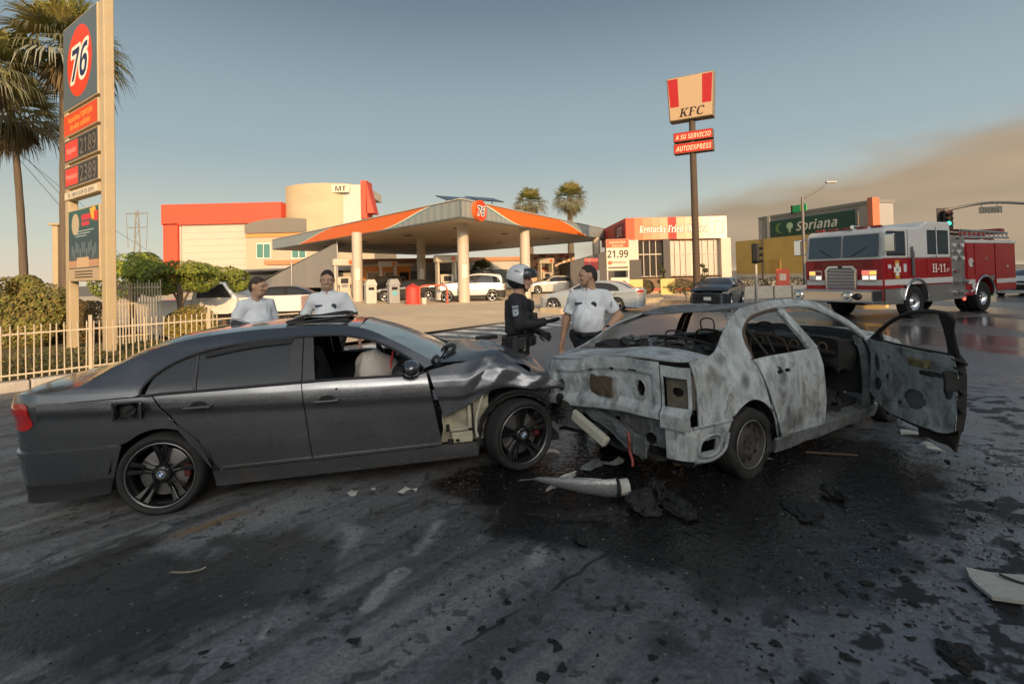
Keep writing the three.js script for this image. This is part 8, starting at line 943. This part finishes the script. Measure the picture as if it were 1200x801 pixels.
{ // street lamp, traffic lights, mast arm
  const Z = 36, b = at(944, 340, Z), Y = (v) => at(945, v, Z).y, t = thing('street_lamp', 'street lamp with angled arm beside the fire engine cab', 'street lamp', [b.x, 0, b.z]), g = std([0.2, 0.19, 0.18], 0.6, 0.4); mesh('pole', rod([0, 0, 0], [0, Y(231), 0], 0.12, 0.08, 12), g, t); mesh('arm', tube([[0, Y(233), 0], [0.8, Y(226), 0.1], [1.6, Y(218), 0.15]], 0.06, 16, 8), g, t); mesh('lamp_head', bx(0.75, 0.14, 0.26, 1.95, Y(214.5), 0.18, 0.06).rotateZ(0.0), std([0.45, 0.43, 0.4], 0.5), t);
  const signal = (name, lab, p, y, h, green, turn) => { const s = thing(name, lab, 'traffic light', p, turn); mesh('housing', bx(0.36, h, 0.3, 0, y, 0, 0.05), std([0.02, 0.02, 0.02], 0.5), s); const cols = [[0.12, 0.01, 0.01], [0.12, 0.07, 0.01], green ? [0.05, 0.6, 0.4] : [0.01, 0.05, 0.03]]; cols.forEach((c, i) => { const m = std(c, 0.3); if (i === 2 && green) { m.emissive.setRGB(0.1, 1, 0.62); m.emissiveIntensity = 1.2; } const yy = y + h * (0.32 - 0.32 * i); mesh('lens', new THREE.CylinderGeometry(0.11, 0.11, 0.03, 18).rotateX(Math.PI / 2).translate(0, yy, 0.155), m, s); mesh('visor', new THREE.CylinderGeometry(0.13, 0.13, 0.2, 18, 1, true, Math.PI / 2, Math.PI).rotateX(Math.PI / 2).rotateZ(Math.PI).translate(0, yy, 0.24), std([0.02, 0.02, 0.02], 0.5), s); }); return s; };
  const p = at(887, 345, 26), s1 = signal('traffic_light', 'dark traffic light on a pale post in front of the mustard wall', [p.x, 0, p.z], at(887, 297, 26).y, 1.0, false, 0.9); mesh('post', rod([0, 0, 0], [0, at(887, 306, 26).y, 0], 0.07, 0.07), std([0.45, 0.42, 0.36], 0.6), s1); mesh('second_head', bx(0.3, 0.9, 0.3, -0.36, at(887, 296, 26).y, 0.1, 0.05), std([0.02, 0.02, 0.02], 0.5), s1);
  const q = at(1110, 258, 27), s2 = signal('mast_traffic_light', 'traffic light showing green hung from a mast arm above the fire engine', [q.x, 0, q.z], q.y + 0.1, 0.85, true, -0.2); const e = at(1222, 243, 27); mesh('back_plate', bx(0.75, 1.15, 0.04, 0, q.y + 0.1, -0.17, 0.02), std([0.02, 0.02, 0.02], 0.6), s2); mesh('mast_arm', tube([[0, q.y + 0.55, -0.2], [(e.x - q.x) * 0.4, q.y + 0.85, -0.2], [e.x - q.x, e.y, -0.2]], 0.07, 24, 8), g, s2); mesh('mast', rod([e.x - q.x, 0, -0.2], [e.x - q.x, e.y + 0.2, -0.2], 0.15, 0.11), g, s2);
  const k = at(1158, 245, 27), st = thing('street_name_sign', 'street name board hanging on the mast arm', 'sign', [k.x, k.y - 0.05, k.z + 0.15], -0.2); mesh('board', bx(1.05, 0.34, 0.03, 0, 0, 0, 0.01), std([0.35, 0.33, 0.28], 0.5), st); mesh('lettering', new THREE.PlaneGeometry(1.0, 0.3).translate(0, 0, 0.018), printed(192, 56, (c) => { c.fillStyle = '#8f897a'; c.fillRect(0, 0, 192, 56); c.strokeStyle = '#2c2a25'; c.lineWidth = 4; c.strokeRect(3, 3, 186, 50); ctext(c, 'TECATE', 96, 30, 'bold 42px sans-serif', '#2c2a25', 165); }), st); mesh('bracket', [rod([-0.35, 0.1, -0.03], [-0.35, 0.3, -0.1], 0.015), rod([0.35, 0.1, -0.03], [0.35, 0.3, -0.1], 0.015)], g, st);
  const w = at(1010, 330, 30); for (let i = 0; i < 1; i++) { const x = thing('litter_banner', 'small red banner board beside the fire engine', 'sign', [at(918, 345, 31).x, 0, at(918, 345, 31).z]); mesh('board', bx(0.8, 1.5, 0.06, 0, 0.95, 0, 0.01), std([0.6, 0.1, 0.05], 0.6), x); mesh('emblem', bx(0.4, 0.4, 0.01, 0, 1.2, 0.035), std([0.65, 0.5, 0.4], 0.6), x); mesh('foot', bx(0.9, 0.2, 0.3, 0, 0.1, 0), M.dark, x); }
}
{ // pylon, wires, slim post at the left, low kerb island
  const Z = 90, b = at(161, 330, Z), Y = (v) => at(160, v, Z).y, t = thing('power_pylon', 'lattice power pylon far behind the clipped trees', 'pylon', [b.x, 0, b.z]), g = std([0.22, 0.2, 0.17], 0.7), H = Y(247);
  mesh('mast', [rod([-0.9, 0, 0], [-0.2, H, 0], 0.1), rod([0.9, 0, 0], [0.2, H, 0], 0.1), ...[...Array(9).keys()].map((i) => rod([(i % 2 ? 1 : -1) * (0.9 - 0.08 * i), H * i / 9, 0], [(i % 2 ? -1 : 1) * (0.82 - 0.08 * i), H * (i + 1) / 9, 0], 0.06))], g, t); mesh('cross_arm', [rod([-1.9, H * 0.97, 0], [1.9, H * 0.97, 0], 0.09), rod([-1.6, H * 0.8, 0], [1.6, H * 0.8, 0], 0.08), rod([-1.9, H * 0.97, 0], [-1.6, H * 0.55, 0], 0.05), rod([1.9, H * 0.97, 0], [1.6, H * 0.55, 0], 0.05)], g, t);
  const p = at(67, 345, 16), s = thing('gate_post', 'slim cream post with flat cap beside the palm trunk', 'post', [p.x, 0, p.z]); mesh('shaft', bx(0.17, at(67, 264, 16).y, 0.17, 0, at(67, 264, 16).y / 2, 0, 0.02), M.signPost, s); mesh('cap', bx(0.34, 0.06, 0.3, 0.02, at(67, 263, 16).y, 0, 0.01), M.signPost, s);
  const wires = [[28, 208, 66, 258], [26, 222, 76, 290], [34, 196, 78, 232]]; wires.forEach((w, i) => { const a = at(-30 + i * 4, 120 + i * 12, 30), c = at(w[2] + 110, w[3] + 70, 80); const m = mesh('overhead_wire', tube([a, a.clone().lerp(c, 0.5).add(V3(0, -0.7, 0)), c], 0.02, 20, 4), M.dark); tag(m, ['lowest thin overhead wire sagging behind the palm trunks', 'middle thin overhead wire sagging behind the palm trunks', 'highest thin overhead wire sagging behind the palm trunks'][2 - i], 'wire', 'overhead wires'); });
  const isl = thing('kerb_island', 'low pale kerb island between forecourt and street', 'kerb'); for (let i = 0; i < 8; i++) { const a = onStreet(17.5 + i * 1.25, -0.9), gg = bx(1.22, 0.28, 1.2, 0, 0, 0, 0.06, Math.atan2(DZ, DX)); gg.translate(a.x, 0.12, a.z); mesh('kerb_stone', gg, plaster([0.45, 0.38, 0.27], 0.15, 1.2), isl); } for (const s2 of [18.5, 21]) { const a = onStreet(s2, -0.9); bush('shrub', s2 < 20 ? 'small spiky shrub on the kerb island behind the motorcycle officer' : 'small spiky shrub on the kerb island beside the totem', 'shrub', [a.x, 0.2, a.z], [[0, 0.35, 0, 0.4, 0.4, 0.4]], 900, 0.1, [[0.09, 0.11, 0.03], [0.12, 0.12, 0.04]], 90 + s2); }
  const low = at(985, 350, 30), lw = thing('low_wall', 'low white wall of short panels beside the fire engine', 'wall', [low.x - 2, 0, low.z], 0.2); for (let i = 0; i < 6; i++) mesh('panel', bx(1.1, 0.75, 0.2, -4 + i * 1.2, 0.36, 0, 0.03), plaster([0.5, 0.45, 0.38], 0.2, 1), lw);
}
// ---------------------------------------------------------------- wreckage on the road
const ground = (u, v) => { let Z = FOC * (EYE - 0.01) / (v - (322 - 0.024 * (u - 600))); const p = at(u, v, Z); p.y = GY(p.x); return p; };
{
  const silver = plaster([0.2, 0.21, 0.215], 0.22, 0.5, 0.3, { metalness: 0.4 }), melt = plaster([0.011, 0.011, 0.011], 0.5, 0.3, 0.75), pale = plaster([0.5, 0.49, 0.45], 0.25, 0.3, 0.8);
  // torn bumper cover
  { const p = ground(634, 590), t = thing('bumper_cover', 'torn silver bumper cover lying in front of the burnt car', 'car part', [p.x, p.y + 0.005, p.z], 0.12), P = [], U = [];
    for (let j = 0; j <= 16; j++) { P.push([]); U.push([]); for (let i = 0; i <= 40; i++) { const s = i / 40, a = mix(-1.15, 1.0, j / 16), k = 0.12 + 0.88 * Math.pow(s, 0.65), h = 0.082 * k; P[j].push(V3(s * 0.58 - 0.02, 0.012 + h * 0.93 + 0.1 * Math.pow(1 - s, 1.7) + 0.012 * Math.sin(s * 3.1) + h * Math.sin(a), 0.055 * Math.cos(a) * k - 0.16 * Math.pow(1 - s, 1.8) + 0.02)); U[j].push([s, a * 0.1]); } }
    mesh('outer_skin', gridGeo(P, U, 0.005, V3(0.3, 0, -0.2)), silver, t);
    const Q = [], V = []; for (let j = 0; j <= 5; j++) { Q.push([]); V.push([]); for (let i = 0; i <= 30; i++) { const s = i / 30, c = j / 5; Q[j].push(V3(-0.13 + s * 0.6, 0.1 + 0.05 * Math.sin(s * 2.2) - 0.012 * c, -0.2 * Math.pow(1 - s, 1.6) - c * (0.008 + 0.03 * Math.sin(s * 2.9)))); V[j].push([s, c]); } } mesh('torn_flange', gridGeo(Q, V, 0.004, V3(0.3, -1, 0)), silver, t);
    mesh('lamp_socket', new THREE.CylinderGeometry(0.058, 0.062, 0.075, 24).rotateZ(Math.PI / 2).translate(0.62, 0.08, 0.03), pale, t); mesh('socket_ring', new THREE.TorusGeometry(0.062, 0.013, 8, 28).rotateY(Math.PI / 2).translate(0.575, 0.08, 0.03), melt, t); }
  const lump = (u, v, sx, sy, sz, seed, label, mat = melt, name = 'melted_plastic') => { const p = ground(u, v), t = tag(mesh(name, dent(dent(new THREE.IcosahedronGeometry(0.5, 6), 0.7, 2.4, seed), 0.3, 8, seed + 3).scale(sx, sy, sz), mat), label, 'debris'); t.position.set(p.x, p.y + sy * 0.28, p.z); t.rotation.y = seed; return t; };
  lump(752, 600, 0.26, 0.14, 0.14, 3, 'black melted plastic clump beside the silver bumper cover'); lump(792, 596, 0.3, 0.09, 0.16, 5, 'flat black melted sheet right of the bumper cover'); lump(772, 588, 0.14, 0.2, 0.1, 8, 'upright black melted shard behind the bumper cover'); lump(680, 631, 0.2, 0.05, 0.09, 11, 'black bracket lying in front of the bumper cover'); lump(975, 583, 0.24, 0.1, 0.13, 14, 'folded black plastic piece in the wet film'); lump(944, 602, 0.3, 0.04, 0.2, 17, 'flat dark sheet metal scrap on the wet road'); lump(1122, 770, 0.14, 0.05, 0.13, 20, 'large black char heap on the wet road'); lump(693, 548, 0.28, 0.05, 0.1, 23, 'grey flat scrap under the burnt car tail', ashDark, 'metal_scrap'); lump(660, 565, 0.34, 0.05, 0.05, 26, 'pale twisted strip under the burnt car tail', pale, 'metal_scrap'); lump(815, 545, 0.2, 0.05, 0.1, 29, 'brownish ash scrap beside the burnt wheel', ashDark, 'metal_scrap');
  { const p = ground(672, 606), t = tag(mesh('wire_loop', [tube([[-0.32, 0.012, -0.03], [-0.2, 0.02, 0.02], [-0.05, 0.012, 0.05], [0.1, 0.014, 0.06], [0.2, 0.02, 0.03], [0.23, 0.03, 0.07], [0.16, 0.02, 0.1], [0.1, 0.015, 0.07]], 0.008, 60, 6)], melt), 'black burnt hose looping in front of the silver bumper cover', 'debris'); t.position.copy(p); }
  { const p = ground(1188, 695), t = tag(mesh('panel_scrap', dent(new THREE.BoxGeometry(0.3, 0.02, 0.26, 16, 2, 14), 0.03, 6, 2), plaster([0.42, 0.42, 0.38], 0.35, 0.4, 0.8)), 'pale grey board lying on the wet road', 'debris'); t.position.set(p.x, p.y + 0.02, p.z); t.rotation.y = -0.35; mesh('scratch', dent(new THREE.BoxGeometry(0.14, 0.004, 0.02, 8, 1, 3), 0.02, 20, 3).rotateY(-0.6).translate(0.04, 0.014, -0.05), M.dark, t); }
  for (const [u, v, s, seed, lab] of [[414, 575, 0.1, 3, 'small crumpled white plastic scrap beside the grey car sill'], [476, 573, 0.12, 6, 'folded grey plastic scrap below the torn wing'], [437, 570, 0.05, 8, 'tiny white plastic chip beside the grey car sill'], [1070, 512, 0.2, 12, 'pale ash flakes heaped under the open door'], [1090, 528, 0.16, 14, 'pale ash flakes at the edge of the open door shadow'], [1035, 520, 0.12, 15, 'small pale ash flake under the door sill'], [900, 540, 0.1, 18, 'pale ash flake in front of the burnt sill'], [645, 533, 0.12, 19, 'pale shard between the two cars'], [715, 545, 0.16, 22, 'crumpled grey foil under the hanging bumper beam']]) { const p = ground(u, v), g = new THREE.PlaneGeometry(s, s * 0.8, 7, 7).rotateX(-Math.PI / 2); const t = tag(mesh('plastic_scrap', dent(g, s * 0.75, 9 / s * 0.12, seed), pale), lab, 'debris'); t.position.set(p.x, p.y + s * 0.14, p.z); t.rotation.y = seed; }
  { const p = ground(218, 663), t = tag(mesh('twig', tube([[-0.09, 0.01, 0.0], [0, 0.014, 0.01], [0.07, 0.012, -0.012], [0.1, 0.02, -0.03]], 0.006, 14, 5), plaster([0.3, 0.25, 0.2], 0.2, 0.2)), 'pale twig lying on the dark run-off', 'twig'); t.position.copy(p); const q = ground(975, 535), w = tag(mesh('metal_strip', tube([[-0.2, 0.012, -0.06], [0, 0.015, 0], [0.2, 0.012, 0.05]], 0.009, 14, 5), rusty), 'thin rusty strip on the soot beside the burnt sill', 'debris'); w.position.copy(q); }
  // charred fragments
  const r = rng(99), protos = [0, 1, 2, 3, 4].map((i) => dent(new THREE.IcosahedronGeometry(0.5, 2), 0.85, 3.4, i * 7)), lab = 'small black charred fragment lying on the wet road', spots = [[565, 735, 0.032], [600, 760, 0.028], [590, 770, 0.022], [414, 747, 0.035], [360, 688, 0.03], [588, 727, 0.035], [570, 622, 0.03], [640, 790, 0.03], [700, 700, 0.02], [545, 700, 0.016], [518, 695, 0.02], [265, 772, 0.03], [240, 755, 0.02], [660, 655, 0.018], [735, 712, 0.022]];
  for (let i = 0; i < 250; i++) { const a = r(), zone = i < 200, u = zone ? mix(860, 1200, Math.pow(a, 0.8)) : mix(480, 900, a), v = zone ? mix(520, 800, r()) : mix(560, 800, r()); if (zone && n2(u * 0.018, v * 0.03) < 0.36) continue; spots.push([u, v, (0.009 + 0.03 * Math.pow(r(), 2.4))]); }
  for (const [u, v, s] of spots) { const p = ground(u, v), m = mesh('charred_fragment', protos[Math.floor(r() * 5)], melt); m.scale.set(s * (1 + r()), s * 0.5, s * (0.7 + 0.5 * r())); m.rotation.y = r() * 6.3; m.position.set(p.x, p.y + s * 0.1, p.z); tag(m, lab, 'char fragment', 'charred fragments on the road'); }
  const crumbs = new THREE.InstancedMesh(new THREE.TetrahedronGeometry(0.5, 0), melt, 5200), M4 = new THREE.Matrix4(), q = new THREE.Quaternion(), ax = V3();
  for (let i = 0; i < 5200; i++) { let X, Z; do { const k = r(); if (k < 0.62) { X = 1.75 + (r() + r() - 1) * 2.6; Z = 3.9 + (r() + r() - 1) * 1.9; } else { X = mix(-3, 5, r()); Z = mix(2, 6.5, r()); } } while (Z < 1.9 || n2(X * 2.1, Z * 2.1) < 0.3 * r()); const s = 0.004 + 0.013 * Math.pow(r(), 3); ax.set(r() - 0.5, r() - 0.5, r() - 0.5).normalize(); q.setFromAxisAngle(ax, r() * 6); M4.compose(V3(X, GY(X) + s * 0.25, -Z), q, V3(s * 1.5, s * 0.8, s * 1.3)); crumbs.setMatrixAt(i, M4); }
  crumbs.name = 'soot_crumbs'; crumbs.userData = { label: 'black soot crumbs strewn over the road round the wreck', category: 'soot', kind: 'stuff' }; crumbs.castShadow = true; scene.add(crumbs);
  const glassBits = new THREE.InstancedMesh(new THREE.TetrahedronGeometry(0.5, 0), std([0.5, 0.52, 0.5], 0.15), 500); for (let i = 0; i < 500; i++) { const X = mix(-2.2, 2.6, r()), Z = mix(2.3, 4.6, Math.pow(r(), 0.6)), s = 0.003 + 0.005 * r(); ax.set(r() - 0.5, r() - 0.5, r() - 0.5).normalize(); q.setFromAxisAngle(ax, r() * 6); M4.compose(V3(X, GY(X) + s * 0.3, -Z), q, V3(s, s * 0.6, s)); glassBits.setMatrixAt(i, M4); } glassBits.name = 'glass_crumbs'; glassBits.userData = { label: 'crumbs of broken glass glinting on the road between the cars', category: 'glass', kind: 'stuff' }; scene.add(glassBits);
}
renderer.render(scene, camera);
